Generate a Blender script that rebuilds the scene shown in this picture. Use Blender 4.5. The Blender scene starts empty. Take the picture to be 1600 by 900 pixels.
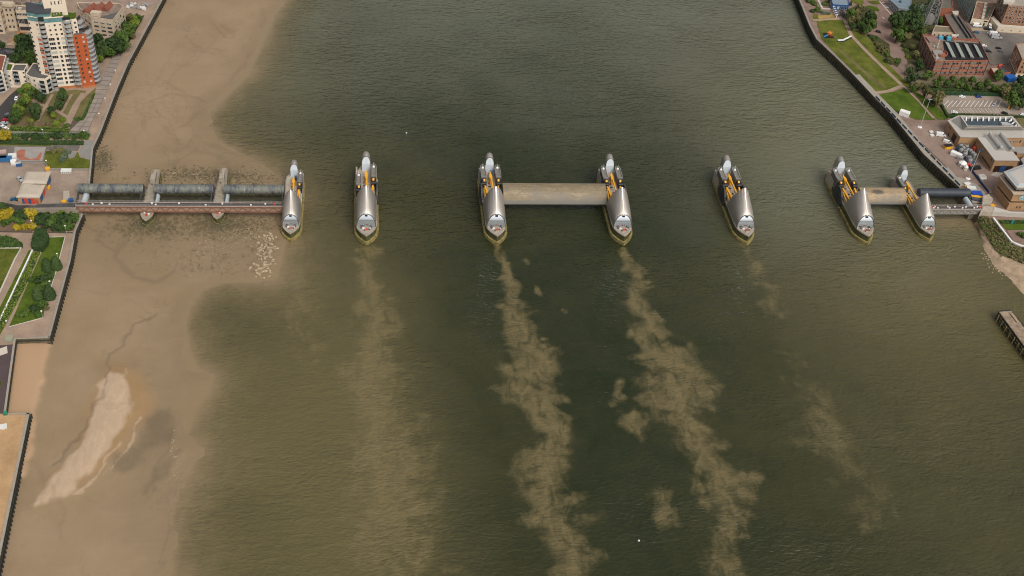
import bpy, bmesh, math, random
import numpy as np
from mathutils import Vector, Matrix
random.seed(11); RNG = np.random.default_rng(5)
SC = bpy.context.scene; COL = SC.collection
rad = math.radians

# ------------------------------------------------------------------ camera, sky, sun, exposure
CAM = np.array([-141.761, -483.016, 397.253]); FPX = 1763.28
def cam_rows(p, y, r):
    f = np.array([math.sin(y)*math.cos(p), math.cos(y)*math.cos(p), -math.sin(p)])
    rt = np.array([math.cos(y), -math.sin(y), 0.0]); up = np.cross(rt, f)
    c, s = math.cos(r), math.sin(r)
    return np.array([c*rt+s*up, -s*rt+c*up, f])
ROWS = cam_rows(0.72035, 0.16613, 0.10516)
cd = bpy.data.cameras.new('camera'); cam = bpy.data.objects.new('camera', cd); COL.objects.link(cam)
cd.sensor_width = 36; cd.lens = 36*FPX/1600; cd.clip_start = 1; cd.clip_end = 20000
M = Matrix.Identity(4)
for i in range(3):
    M[i][0] = ROWS[0][i]; M[i][1] = ROWS[1][i]; M[i][2] = -ROWS[2][i]; M[i][3] = CAM[i]
cam.matrix_world = M; SC.camera = cam
SUN_EL, SUN_AZ = 50, 155         # azimuth clockwise from +Y (the far side): the veiled sun stands behind the camera, to the right
W = bpy.data.worlds.new('World'); SC.world = W; W.use_nodes = True
wn = W.node_tree.nodes; wl = W.node_tree.links; bg = wn['Background']
sky = wn.new('ShaderNodeTexSky'); sky.sky_type = 'NISHITA'; sky.sun_disc = False
sky.sun_elevation = rad(SUN_EL); sky.sun_rotation = rad(SUN_AZ); sky.dust_density = 8.0; sky.air_density = 1.0
hs = wn.new('ShaderNodeHueSaturation'); hs.inputs['Saturation'].default_value = 0.34
wl.new(sky.outputs[0], hs.inputs['Color']); wl.new(hs.outputs[0], bg.inputs['Color'])
bg.inputs['Strength'].default_value = 0.15
sl = bpy.data.lights.new('sun', 'SUN'); sun = bpy.data.objects.new('sun', sl); COL.objects.link(sun)
sl.energy = 0.85; sl.angle = rad(30); sl.color = (1.0, 0.93, 0.82)
sd = Vector((math.sin(rad(SUN_AZ))*math.cos(rad(SUN_EL)), math.cos(rad(SUN_AZ))*math.cos(rad(SUN_EL)), math.sin(rad(SUN_EL))))
sun.rotation_euler = (-sd).to_track_quat('-Z', 'Y').to_euler()
SC.view_settings.view_transform = 'Standard'; SC.view_settings.look = 'None'
SC.view_settings.exposure = -0.14; SC.view_settings.gamma = 1
SC.cycles.max_bounces = 6; SC.cycles.caustics_reflective = False; SC.cycles.caustics_refractive = False
SC.cycles.pixel_filter_type = 'BLACKMAN_HARRIS'; SC.cycles.filter_width = 1.05

# ------------------------------------------------------------------ survey: photo measurement -> metres on the level z
def G(px, py, z=0.0):
    d = ROWS.T @ np.array([(px-800)/FPX, (450-py)/FPX, 1.0]); t = (z-CAM[2])/d[2]
    return (CAM + t*d)
def gx(px, py, z=0.0):
    q = G(px, py, z); return (float(q[0]), float(q[1]))
def PL(pts, z=0.0): return [gx(a, b, z) for a, b in pts]
def ZM(ox, oy, k, pts): return [(ox+a/k, oy+b/k) for a, b in pts]

# ------------------------------------------------------------------ materials
MATS = {}
def mat(name, col, rough=0.8, metal=0.0, var=0.18, scale=0.35, bump=0.0, col2=None, space='pos', spec=0.4, fine=2.5):
    """procedural surface: two noise scales move the colour between col*(1-var) and col*(1+var) or towards col2"""
    if name in MATS: return MATS[name]
    m = bpy.data.materials.new(name); m.use_nodes = True; n = m.node_tree.nodes; l = m.node_tree.links
    b = n['Principled BSDF']; b.inputs['Roughness'].default_value = rough; b.inputs['Metallic'].default_value = metal
    b.inputs['Specular IOR Level'].default_value = spec if rough < .8 else min(spec, .12)
    if space == 'pos': co = n.new('ShaderNodeNewGeometry').outputs['Position']
    else: co = n.new('ShaderNodeTexCoord').outputs['Object']
    a = n.new('ShaderNodeTexNoise'); a.inputs['Scale'].default_value = scale; a.inputs['Detail'].default_value = 5; a.inputs['Roughness'].default_value = .65
    f = n.new('ShaderNodeTexNoise'); f.inputs['Scale'].default_value = fine; f.inputs['Detail'].default_value = 2
    l.new(co, a.inputs['Vector']); l.new(co, f.inputs['Vector'])
    ad = n.new('ShaderNodeMath'); ad.operation = 'MULTIPLY_ADD'; ad.inputs[1].default_value = 0.45
    l.new(f.outputs['Fac'], ad.inputs[0]); l.new(a.outputs['Fac'], ad.inputs[2])
    r = n.new('ShaderNodeValToRGB'); e = r.color_ramp.elements
    c1 = [c*(1-var) for c in col]; c2 = [min(1, c*(1+var)) for c in (col2 or col)]
    e[0].position = .5; e[1].position = .95; e[0].color = (*c1, 1); e[1].color = (*c2, 1)
    l.new(ad.outputs[0], r.inputs[0]); l.new(r.outputs[0], b.inputs['Base Color'])
    if bump:
        bp = n.new('ShaderNodeBump'); bp.inputs['Strength'].default_value = bump; bp.inputs['Distance'].default_value = .3
        l.new(ad.outputs[0], bp.inputs['Height']); l.new(bp.outputs[0], b.inputs['Normal'])
    MATS[name] = m; return m

# ------------------------------------------------------------------ mesh builder and object helpers
class MB:
    def __init__(s, org=(0, 0, 0)): s.v = []; s.f = []; s.o = org; s.mi = []; s.cur = 0; s.sm = False
    def add(s, vs, fs, ):
        k = len(s.v); s.v += [tuple(a) for a in vs]; s.f += [tuple(i+k for i in q) for q in fs]; s.mi += [s.cur]*len(fs); return s
    def box(s, c, d, rz=0.0, tap=1.0):
        x, y, z = d[0]/2, d[1]/2, d[2]/2; ca, sa = math.cos(rz), math.sin(rz); vs = []
        for dz, k in ((-z, 1.0), (z, tap)):
            for dx, dy in ((-x, -y), (x, -y), (x, y), (-x, y)):
                dx *= k; dy *= k; vs.append((c[0]+dx*ca-dy*sa, c[1]+dx*sa+dy*ca, c[2]+dz))
        return s.add(vs, [(3, 2, 1, 0), (4, 5, 6, 7), (0, 1, 5, 4), (1, 2, 6, 5), (2, 3, 7, 6), (3, 0, 4, 7)])
    def prism(s, pts, z0, z1, bottom=False, top=True):
        pts = ccw(pts); n = len(pts); vs = [(p[0], p[1], z0) for p in pts]+[(p[0], p[1], z1) for p in pts]
        fs = [(i, (i+1) % n, n+(i+1) % n, n+i) for i in range(n)]
        if top: fs.append(tuple(range(n, 2*n)))
        if bottom: fs.append(tuple(range(n-1, -1, -1)))
        return s.add(vs, fs)
    def bar(s, a, b, w, h=None):
        a = Vector(a); b = Vector(b); d = (b-a); h = h or w
        if d.length < 1e-6: return s
        d.normalize(); up = Vector((0, 0, 1)) if abs(d.z) < .95 else Vector((1, 0, 0))
        x = d.cross(up).normalized(); y = x.cross(d).normalized(); vs = []
        for q in (a, b):
            for i, j in ((-1, -1), (1, -1), (1, 1), (-1, 1)): vs.append(q+x*(i*w/2)+y*(j*h/2))
        return s.add(vs, [(0, 1, 2, 3), (7, 6, 5, 4), (0, 4, 5, 1), (1, 5, 6, 2), (2, 6, 7, 3), (3, 7, 4, 0)])
    def tube(s, a, b, r0, r1=None, n=10, caps=True):
        a = Vector(a); b = Vector(b); r1 = r0 if r1 is None else r1; d = (b-a).normalized()
        up = Vector((0, 0, 1)) if abs(d.z) < .95 else Vector((1, 0, 0)); x = d.cross(up).normalized(); y = x.cross(d)
        vs = []
        for q, r in ((a, r0), (b, r1)):
            for i in range(n):
                t = 2*math.pi*i/n; vs.append(q+x*(r*math.cos(t))+y*(r*math.sin(t)))
        fs = [(i, i+n, (i+1) % n+n, (i+1) % n) for i in range(n)]
        if caps: fs += [tuple(range(n)), tuple(range(2*n-1, n-1, -1))]
        return s.add(vs, fs)
    def lathe(s, c, prof, n=12):
        vs = []; m = len(prof)
        for r, z in prof:
            for i in range(n):
                t = 2*math.pi*i/n; vs.append((c[0]+r*math.cos(t), c[1]+r*math.sin(t), c[2]+z))
        fs = [(j*n+i, j*n+(i+1) % n, (j+1)*n+(i+1) % n, (j+1)*n+i) for j in range(m-1) for i in range(n)]
        return s.add(vs, fs)
    def grid(s, rows, flip=False):
        m = len(rows[0]); vs = [p for r in rows for p in r]
        fs = [(j*m+i, j*m+i+1, (j+1)*m+i+1, (j+1)*m+i) for j in range(len(rows)-1) for i in range(m-1)]
        if flip: fs = [q[::-1] for q in fs]
        return s.add(vs, fs)
    def mesh(s, name, ms, smooth=None):
        me = bpy.data.meshes.new(name); o = s.o
        me.from_pydata([(a[0]-o[0], a[1]-o[1], a[2]-o[2]) for a in s.v], [], s.f)
        for m in (ms if isinstance(ms, (list, tuple)) else [ms]): me.materials.append(m)
        if any(s.mi): me.polygons.foreach_set('material_index', s.mi)
        sm = s.sm if smooth is None else smooth
        if sm: me.polygons.foreach_set('use_smooth', [True]*len(me.polygons))
        me.update(); return me
    def build(s, name, ms, parent=None, smooth=None, loc=None):
        ob = bpy.data.objects.new(name, s.mesh(name, ms, smooth)); COL.objects.link(ob)
        if parent is not None: ob.parent = parent
        elif loc is None and s.o != (0, 0, 0): ob.location = s.o
        if loc is not None: ob.location = loc
        return ob
def ccw(p):
    a = sum(p[i][0]*p[(i+1) % len(p)][1]-p[(i+1) % len(p)][0]*p[i][1] for i in range(len(p)))
    return list(p) if a > 0 else list(p)[::-1]
def inset(p, d):
    p = ccw(p); n = len(p); out = []
    for i in range(n):
        a = Vector(p[i-1][:2]); b = Vector(p[i][:2]); c = Vector(p[(i+1) % n][:2])
        e1 = (b-a).normalized(); e2 = (c-b).normalized(); n1 = Vector((-e1.y, e1.x)); n2 = Vector((-e2.y, e2.x))
        k = n1+n2; k = k/max(.3, k.dot(n1)) if k.length > 1e-6 else n1
        out.append((b.x+k.x*d, b.y+k.y*d))
    return out
def tag(o, label=None, cat=None, group=None, kind=None):
    if label: o['label'] = label
    if cat: o['category'] = cat
    if group: o['group'] = group
    if kind: o['kind'] = kind
    return o
def thing(name, label, cat, loc=(0, 0, 0), rz=0.0, group=None):
    o = bpy.data.objects.new(name, None); COL.objects.link(o); o.location = loc; o.rotation_euler = (0, 0, rz); o.empty_display_size = .5
    return tag(o, label, cat, group)
def link_mesh(name, me, parent=None, loc=(0, 0, 0), rz=0.0, sc=None):
    o = bpy.data.objects.new(name, me); COL.objects.link(o); o.location = loc; o.rotation_euler = (0, 0, rz)
    if sc: o.scale = sc
    if parent is not None: o.parent = parent
    return o
def dup(root, loc, rz=None, label=None, sc=None, group=None):
    r = root.copy(); COL.objects.link(r); r.location = loc
    if rz is not None: r.rotation_euler = (0, 0, rz)
    if sc: r.scale = sc
    if label: r['label'] = label
    if group: r['group'] = group
    for ch in list(root.children):
        c = ch.copy(); COL.objects.link(c); c.parent = r
        for g in list(ch.children):
            d = g.copy(); COL.objects.link(d); d.parent = c
    return r
def resample(pts, n):
    p = np.array(pts, float); s = np.concatenate([[0], np.cumsum(np.linalg.norm(np.diff(p, axis=0), axis=1))])
    t = np.linspace(0, s[-1], n); return [tuple(float(np.interp(x, s, p[:, k])) for k in range(p.shape[1])) for x in t]
def along(pts, step):
    L = sum(math.dist(pts[i], pts[i+1]) for i in range(len(pts)-1)); return resample(pts, max(2, int(L/step)+1))
def sheet(name, pts, z, m, kind='structure'):
    b = MB(); b.add([(p[0], p[1], z) for p in ccw(pts)], [tuple(range(len(pts)))]); o = b.build(name, m); tag(o, kind=kind); return o
def ribbon(name, pts, w, z, m, kind='structure', h=0.0, parent=None):
    """strip of width w along a polyline, optionally a raised kerb/wall of height h"""
    p = [Vector(q[:2]) for q in pts]; L = []; R = []
    for i in range(len(p)):
        d = (p[min(i+1, len(p)-1)]-p[max(i-1, 0)]).normalized(); nn = Vector((-d.y, d.x)); L.append(p[i]+nn*w/2); R.append(p[i]-nn*w/2)
    b = MB()
    rows = [[(q.x, q.y, z) for q in R], [(q.x, q.y, z+h) for q in R], [(q.x, q.y, z+h) for q in L], [(q.x, q.y, z) for q in L]] if h else [[(q.x, q.y, z) for q in R], [(q.x, q.y, z) for q in L]]
    b.grid(rows)
    if h:
        for k in (0, -1): b.add([r[k] for r in rows], [(0, 1, 2, 3) if k else (3, 2, 1, 0)])
    o = b.build(name, m, parent)
    if parent is None and kind: tag(o, kind=kind)
    return o
# ---- numpy fields
def seg_dist(X, Y, pts):
    D = np.full(X.shape, 1e9); T = np.zeros(X.shape); k = 0.0; n = len(pts)-1
    for i in range(n):
        ax, ay = pts[i][:2]; bx, by = pts[i+1][:2]; dx, dy = bx-ax, by-ay; q = dx*dx+dy*dy+1e-9
        t = np.clip(((X-ax)*dx+(Y-ay)*dy)/q, 0, 1); d = np.hypot(X-ax-t*dx, Y-ay-t*dy); m = d < D
        D = np.where(m, d, D); T = np.where(m, i+t, T)
    return D, T
def inside(X, Y, pts):
    r = np.zeros(X.shape, bool); n = len(pts)
    for i in range(n):
        x1, y1 = pts[i][:2]; x2, y2 = pts[(i+1) % n][:2]
        c = ((y1 > Y) != (y2 > Y)) & (X < (x2-x1)*(Y-y1)/(y2-y1+1e-12)+x1); r ^= c
    return r
def sdist(X, Y, pts):
    d, _ = seg_dist(X, Y, list(pts)+[pts[0]]); return np.where(inside(X, Y, pts), d, -d)
def sstep(x, a, b):
    t = np.clip((x-a)/(b-a), 0, 1); return t*t*(3-2*t)
def vnoise(X, Y, s, seed=0):
    g = np.random.default_rng(seed).random((257, 257)); x = X/s+1000; y = Y/s+1000
    xi = np.floor(x).astype(int); yi = np.floor(y).astype(int); fx = x-xi; fy = y-yi; fx = fx*fx*(3-2*fx); fy = fy*fy*(3-2*fy)
    a = g[xi % 257, yi % 257]; b = g[(xi+1) % 257, yi % 257]; c = g[xi % 257, (yi+1) % 257]; d = g[(xi+1) % 257, (yi+1) % 257]
    return a*(1-fx)*(1-fy)+b*fx*(1-fy)+c*(1-fx)*fy+d*fx*fy
def fbm(X, Y, s, seed=0, o=4): return sum(vnoise(X, Y, s/2**i, seed+i)*.5**i for i in range(o))/sum(.5**i for i in range(o))
def field_grid(name, xs, ys, Z, attrs, m):
    nx, ny = len(xs), len(ys); X, Y = np.meshgrid(xs, ys)
    co = np.stack([X, Y, Z], -1).reshape(-1, 3).astype(np.float32)
    i = np.arange(nx*ny).reshape(ny, nx); f = np.stack([i[:-1, :-1], i[:-1, 1:], i[1:, 1:], i[1:, :-1]], -1).reshape(-1, 4)
    me = bpy.data.meshes.new(name); me.vertices.add(len(co)); me.vertices.foreach_set('co', co.ravel())
    me.loops.add(f.size); me.loops.foreach_set('vertex_index', f.ravel().astype(np.int32))
    me.polygons.add(len(f)); me.polygons.foreach_set('loop_start', np.arange(0, f.size, 4, dtype=np.int32))
    me.update(calc_edges=True)
    for k, a in attrs.items():
        at = me.attributes.new(k, 'FLOAT', 'POINT'); at.data.foreach_set('value', a.ravel().astype(np.float32))
    me.materials.append(m); me.polygons.foreach_set('use_smooth', [True]*len(f)); me.update()
    o = bpy.data.objects.new(name, me); COL.objects.link(o); tag(o, kind='structure'); return o
def ramp3(l, n, base, items):
    """stack colour mixes: items = [(factor socket, colour)]"""
    cur = base
    for fac, c in items:
        mx = n.new('ShaderNodeMix'); mx.data_type = 'RGBA'; l.new(fac, mx.inputs['Factor'])
        if isinstance(cur, tuple): mx.inputs['A'].default_value = (*cur, 1)
        else: l.new(cur, mx.inputs['A'])
        if isinstance(c, tuple): mx.inputs['B'].default_value = (*c, 1)
        else: l.new(c, mx.inputs['B'])
        cur = mx.outputs['Result']
    return cur
def nmath(n, l, op, a, b=None, c=None, clamp=False):
    q = n.new('ShaderNodeMath'); q.operation = op; q.use_clamp = clamp
    for i, v in enumerate((a, b, c)):
        if v is None: continue
        if isinstance(v, (int, float)): q.inputs[i].default_value = v
        else: l.new(v, q.inputs[i])
    return q.outputs[0]
def nsmooth(n, l, v, a, b):
    q = n.new('ShaderNodeMapRange'); q.interpolation_type = 'SMOOTHSTEP'; l.new(v, q.inputs['Value'])
    q.inputs['From Min'].default_value = a; q.inputs['From Max'].default_value = b; return q.outputs['Result']
def nnoise(n, l, co, scale, detail=4, rough=.55, sc3=None, dist=0.0):
    t = n.new('ShaderNodeTexNoise'); t.inputs['Scale'].default_value = scale; t.inputs['Detail'].default_value = detail; t.inputs['Roughness'].default_value = rough
    t.inputs['Distortion'].default_value = dist
    if sc3:
        mp = n.new('ShaderNodeMapping'); mp.inputs['Scale'].default_value = sc3[:3]
        if len(sc3) > 3: mp.inputs['Rotation'].default_value = (0, 0, sc3[3])
        l.new(co, mp.inputs['Vector']); co = mp.outputs[0]
    l.new(co, t.inputs['Vector']); return t.outputs['Fac']
def nattr(n, name):
    a = n.new('ShaderNodeAttribute'); a.attribute_name = name; return a.outputs['Fac']

# ------------------------------------------------------------------ shore lines (photo measurements)
LAND = 6.0
WALL_N = [(330, -140), (253, 0), (201, 96), (182, 140), (156, 208), (145, 231), (140, 285), (138, 300)]
WALL_S = [(129, 334), (118, 360), (110, 405), (77, 527), (24, 529), (8, 646), (45.5, 645), (14, 798), (-12, 925), (-28, 1010)]
WALL_R = [(1200, -140), (1232, -40), (1249, 0), (1265, 40), (1276, 61), (1307, 90), (1334, 117), (1366, 151), (1393, 178), (1444, 241), (1499, 292)]
WATERLINE = [(500, -140), (441, 0), (425, 25), (405, 70), (382, 118), (352, 148), (325, 174), (320, 198), (335, 222), (372, 243), (408, 262), (440, 285),
             (446, 300), (440, 345), (441, 372), (436, 395), (428, 432), (395, 437), (345, 438), (310, 452), (290, 478), (284, 510), (290, 550),
             (302, 578), (326, 592), (318, 615), (296, 645), (288, 680), (300, 705), (292, 735), (268, 765), (260, 820), (262, 900), (265, 1010)]
wallN = PL(WALL_N, 6.6); wallS = PL(WALL_S, 6.6); wallR = PL(WALL_R, 6.6); wline = PL(WATERLINE, 0)
mud_poly = wline+[(-700, -330), (-700, 420)]

# ------------------------------------------------------------------ the river
def water_material():
    m = bpy.data.materials.new('river water'); m.use_nodes = True; n = m.node_tree.nodes; l = m.node_tree.links; b = n['Principled BSDF']
    co = n.new('ShaderNodeNewGeometry').outputs['Position']
    silt, murk = nattr(n, 'silt'), nattr(n, 'murk')
    t1 = nnoise(n, l, co, .045, 7, .66, dist=1.2); t2 = nnoise(n, l, co, .17, 5, .65, (1.0, .6, 1, .3), .8); t3 = nnoise(n, l, co, .018, 5, .6, dist=.6)
    w = nmath(n, l, 'MULTIPLY_ADD', nmath(n, l, 'SUBTRACT', t1, .5), 1.9, silt)
    w = nmath(n, l, 'MULTIPLY_ADD', nmath(n, l, 'SUBTRACT', t2, .5), .6, w)
    s = nsmooth(n, l, w, .22, .86)
    s = nmath(n, l, 'MULTIPLY', s, nsmooth(n, l, silt, .02, .3))
    s = nmath(n, l, 'MULTIPLY', s, nmath(n, l, 'MULTIPLY_ADD', nmath(n, l, 'MULTIPLY', silt, nsmooth(n, l, t2, .3, .62)), .58, .24, clamp=True))
    k = nmath(n, l, 'MULTIPLY_ADD', nmath(n, l, 'SUBTRACT', t3, .5), .5, murk)
    k = nmath(n, l, 'MULTIPLY_ADD', nmath(n, l, 'SUBTRACT', t2, .5), .18, k, clamp=True)
    c = ramp3(l, n, (.0125, .0195, .0062), [(k, (.108, .091, .040)), (nattr(n, 'pale'), (.140, .146, .106)), (s, (.168, .132, .062))])
    sh = nattr(n, 'shore'); sh = nmath(n, l, 'MULTIPLY_ADD', nmath(n, l, 'SUBTRACT', t2, .5), nmath(n, l, 'MULTIPLY', nmath(n, l, 'MULTIPLY', sh, nmath(n, l, 'SUBTRACT', 1.0, sh)), 3.0), sh, clamp=True)
    c = ramp3(l, n, c, [(sh, (.238, .174, .100))])
    l.new(c, b.inputs['Base Color'])
    b.inputs['Roughness'].default_value = .16; b.inputs['IOR'].default_value = 1.33; b.inputs['Specular IOR Level'].default_value = .5
    # ripples: crests lie roughly across the stream, broken by gusts
    r1 = nnoise(n, l, co, 1.0, 2, .5, (.15, .36, 1, .10), .9); r2 = nnoise(n, l, co, 1.0, 2, .5, (.44, .74, 1, -.32), .6); r3 = nnoise(n, l, co, 1.0, 2, .5, (.04, .10, 1, .35), .5)
    gust = nnoise(n, l, co, .010, 4, .6, (1, 1.8, 1))
    sp = n.new('ShaderNodeSeparateXYZ'); l.new(co, sp.inputs[0]); far = nsmooth(n, l, sp.outputs['Y'], -60, 110)
    h = nmath(n, l, 'ADD', nmath(n, l, 'MULTIPLY', r1, nmath(n, l, 'MULTIPLY_ADD', far, 1.3, .7)), nmath(n, l, 'MULTIPLY', r2, .62)); h = nmath(n, l, 'MULTIPLY_ADD', r3, .9, h)
    bp = n.new('ShaderNodeBump'); bp.inputs['Distance'].default_value = 3.4; bp.inputs['Filter Width'].default_value = .35
    st = nmath(n, l, 'MULTIPLY', nmath(n, l, 'MULTIPLY_ADD', nsmooth(n, l, gust, .32, .68), .22, .26), nmath(n, l, 'MULTIPLY_ADD', sh, -.85, 1.0))
    l.new(st, bp.inputs['Strength']); l.new(h, bp.inputs['Height']); l.new(bp.outputs[0], b.inputs['Normal'])
    return m
def plume(X, Y, pts, r, s):
    p = PL(pts); g = np.random.default_rng(int(pts[0][0]*7+pts[0][1])); wx = X+(fbm(X, Y, 26, 61)-.5)*20+(fbm(X, Y, 9, 62)-.5)*7; wy = Y+(fbm(X, Y, 26, 63)-.5)*20+(fbm(X, Y, 9, 64)-.5)*7
    d, t = seg_dist(wx, wy, p); rr = .84*np.interp(t, np.arange(len(r)), r); ss = np.interp(t, np.arange(len(s)), s)
    out = ss*np.clip(1.15-.8*d/rr, 0, 1)
    if len(pts) > 3:
        q = resample(p, len(pts)*5)
        for i, (x, y) in enumerate(q):                      # billows of silt thrown off to both sides
            f = i/(len(q)-1)*(len(r)-1); R_ = .86*np.interp(f, np.arange(len(r)), r); a = g.uniform(0, 6.28); o = g.uniform(.3, 1.05)*R_; rb = g.uniform(.35, .75)*R_
            dd_ = np.hypot((wx-x-o*math.cos(a))*.8, (wy-y-o*math.sin(a))*1.1); out = np.maximum(out, np.interp(f, np.arange(len(s)), s)*g.uniform(.7, 1)*np.clip(1.25-dd_/rb, 0, 1))
    return out
def build_water():
    fx = np.concatenate([[-2500, -1200, -600, -420], np.arange(-330, 330, 1.4), [420, 600, 1200, 2500]])
    fy = np.concatenate([[-2500, -1200, -600, -380], np.arange(-262, 345, 1.4), [420, 600, 900, 1500, 3500]])
    X, Y = np.meshgrid(fx, fy)
    S = np.zeros(X.shape)
    for pts, r, s in [
        ([(778, 384), (785, 430), (798, 480), (812, 520), (832, 558), (806, 600), (842, 640), (872, 680), (842, 730), (872, 790), (905, 850), (900, 920)], [4, 6, 7, 9, 13, 14, 12, 8, 14, 17, 14, 12], [.9, 1, 1, 1, 1, 1, 1, 1, .95, .95, .85, .8]),
        ([(760, 600), (800, 612)], [7, 8], [.8, .9]),
        ([(976, 386), (994, 425), (988, 478), (1018, 520), (1045, 565), (1062, 605), (1070, 655), (1085, 700), (1128, 750), (1150, 800), (1132, 850), (1140, 925)], [5, 8, 9, 9, 15, 18, 18, 16, 14, 13, 11, 12], [.9, 1, 1, .95, 1, 1, 1, .95, .9, .85, .75, .7]),
        ([(571, 386), (571, 430), (577, 480), (588, 530), (575, 600), (592, 660), (612, 740), (622, 800), (635, 920)], [6, 11, 16, 20, 21, 23, 25, 25, 23], [.74, .82, .88, .9, .86, .84, .82, .78, .68]),
        ([(1172, 388), (1184, 430), (1208, 480), (1216, 492)], [5, 6, 8, 7], [.52, .6, .64, .5]), ([(1240, 560), (1265, 620), (1290, 690), (1370, 800)], [10, 11, 14, 18], [.42, .5, .46, .42]),
        ([(833, 451), (834, 455)], [4, 4], [.75, .75]), ([(823, 406), (825, 408)], [2.5, 2.5], [.8, .8]), ([(966, 600), (964, 625)], [5, 4], [.8, .7]), ([(985, 645), (993, 672)], [7, 7], [.85, .85]),
        ([(1024, 785), (1032, 815)], [10, 9], [.85, .8]), ([(868, 479), (876, 481)], [2.5, 2], [.75, .75]), ([(957, 435), (961, 436)], [2.5, 2], [.7, .7]), ([(538, 520), (542, 524)], [4, 4], [.7, .7]),
        ([(455, 400), (462, 470), (470, 560)], [8, 14, 18], [.45, .5, .4])]:
        S = np.maximum(S, plume(X, Y, pts, r, s))
    d = -sdist(X, Y, mud_poly)                      # metres out from the mud edge
    K = .78*np.exp(-np.clip(d, 0, None)/46)
    def blob(px, py, rx, ry, v):
        q = gx(px, py); return v*np.exp(-(((X-q[0])/rx)**2+((Y-q[1])/ry)**2))
    K = K+blob(460, 800, 75, 130, .34)+blob(430, 130, 40, 70, .22)+blob(520, 560, 45, 70, .22)+blob(570, 700, 38, 120, .30)+blob(590, 850, 40, 60, .22)
    K = K+blob(1470, 700, 95, 130, .40)+blob(1300, 430, 70, 70, .16)+blob(1590, 480, 60, 90, .42)+blob(1450, 450, 75, 55, .30)+blob(1230, 320, 30, 30, .2)
    K = K+blob(1290, 170, 85, 130, .66)+blob(1390, 260, 70, 60, .6)+blob(1260, 60, 40, 90, .35)+blob(1180, 100, 90, 140, .18)+blob(1500, 330, 30, 22, .6)
    K = K+.085
    K = np.where(d < 0, .8, K)
    H = 1.05*np.exp(-np.clip(d-1.0, 0, None)/(2.5+11*fbm(X, Y, 40, 3)))*np.where(d < 3, 1, .62+.6*fbm(X, Y, 12, 13))
    H = np.clip(np.maximum(H, blob(1482, 345, 26, 8, .55)), 0, 1)
    P = .85*sstep(Y+(fbm(X, Y, 70, 71)-.5)*120, 40, 330)*(.55+.8*fbm(X, Y, 90, 72)); P = np.clip(.8*P*np.where(d < 30, np.clip(d/30, 0, 1), 1)+blob(1230, 330, 60, 50, .28)+blob(1280, 190, 90, 120, .42)+blob(1400, 270, 60, 50, .4), 0, 1)  # far water tinted pale as painted sky sheen; blobs add pale patches
    field_grid('river', fx, fy, np.zeros(X.shape), {'silt': np.clip(S, 0, 1), 'murk': np.clip(K, 0, 1), 'shore': H, 'pale': P}, water_material())
build_water()

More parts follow.
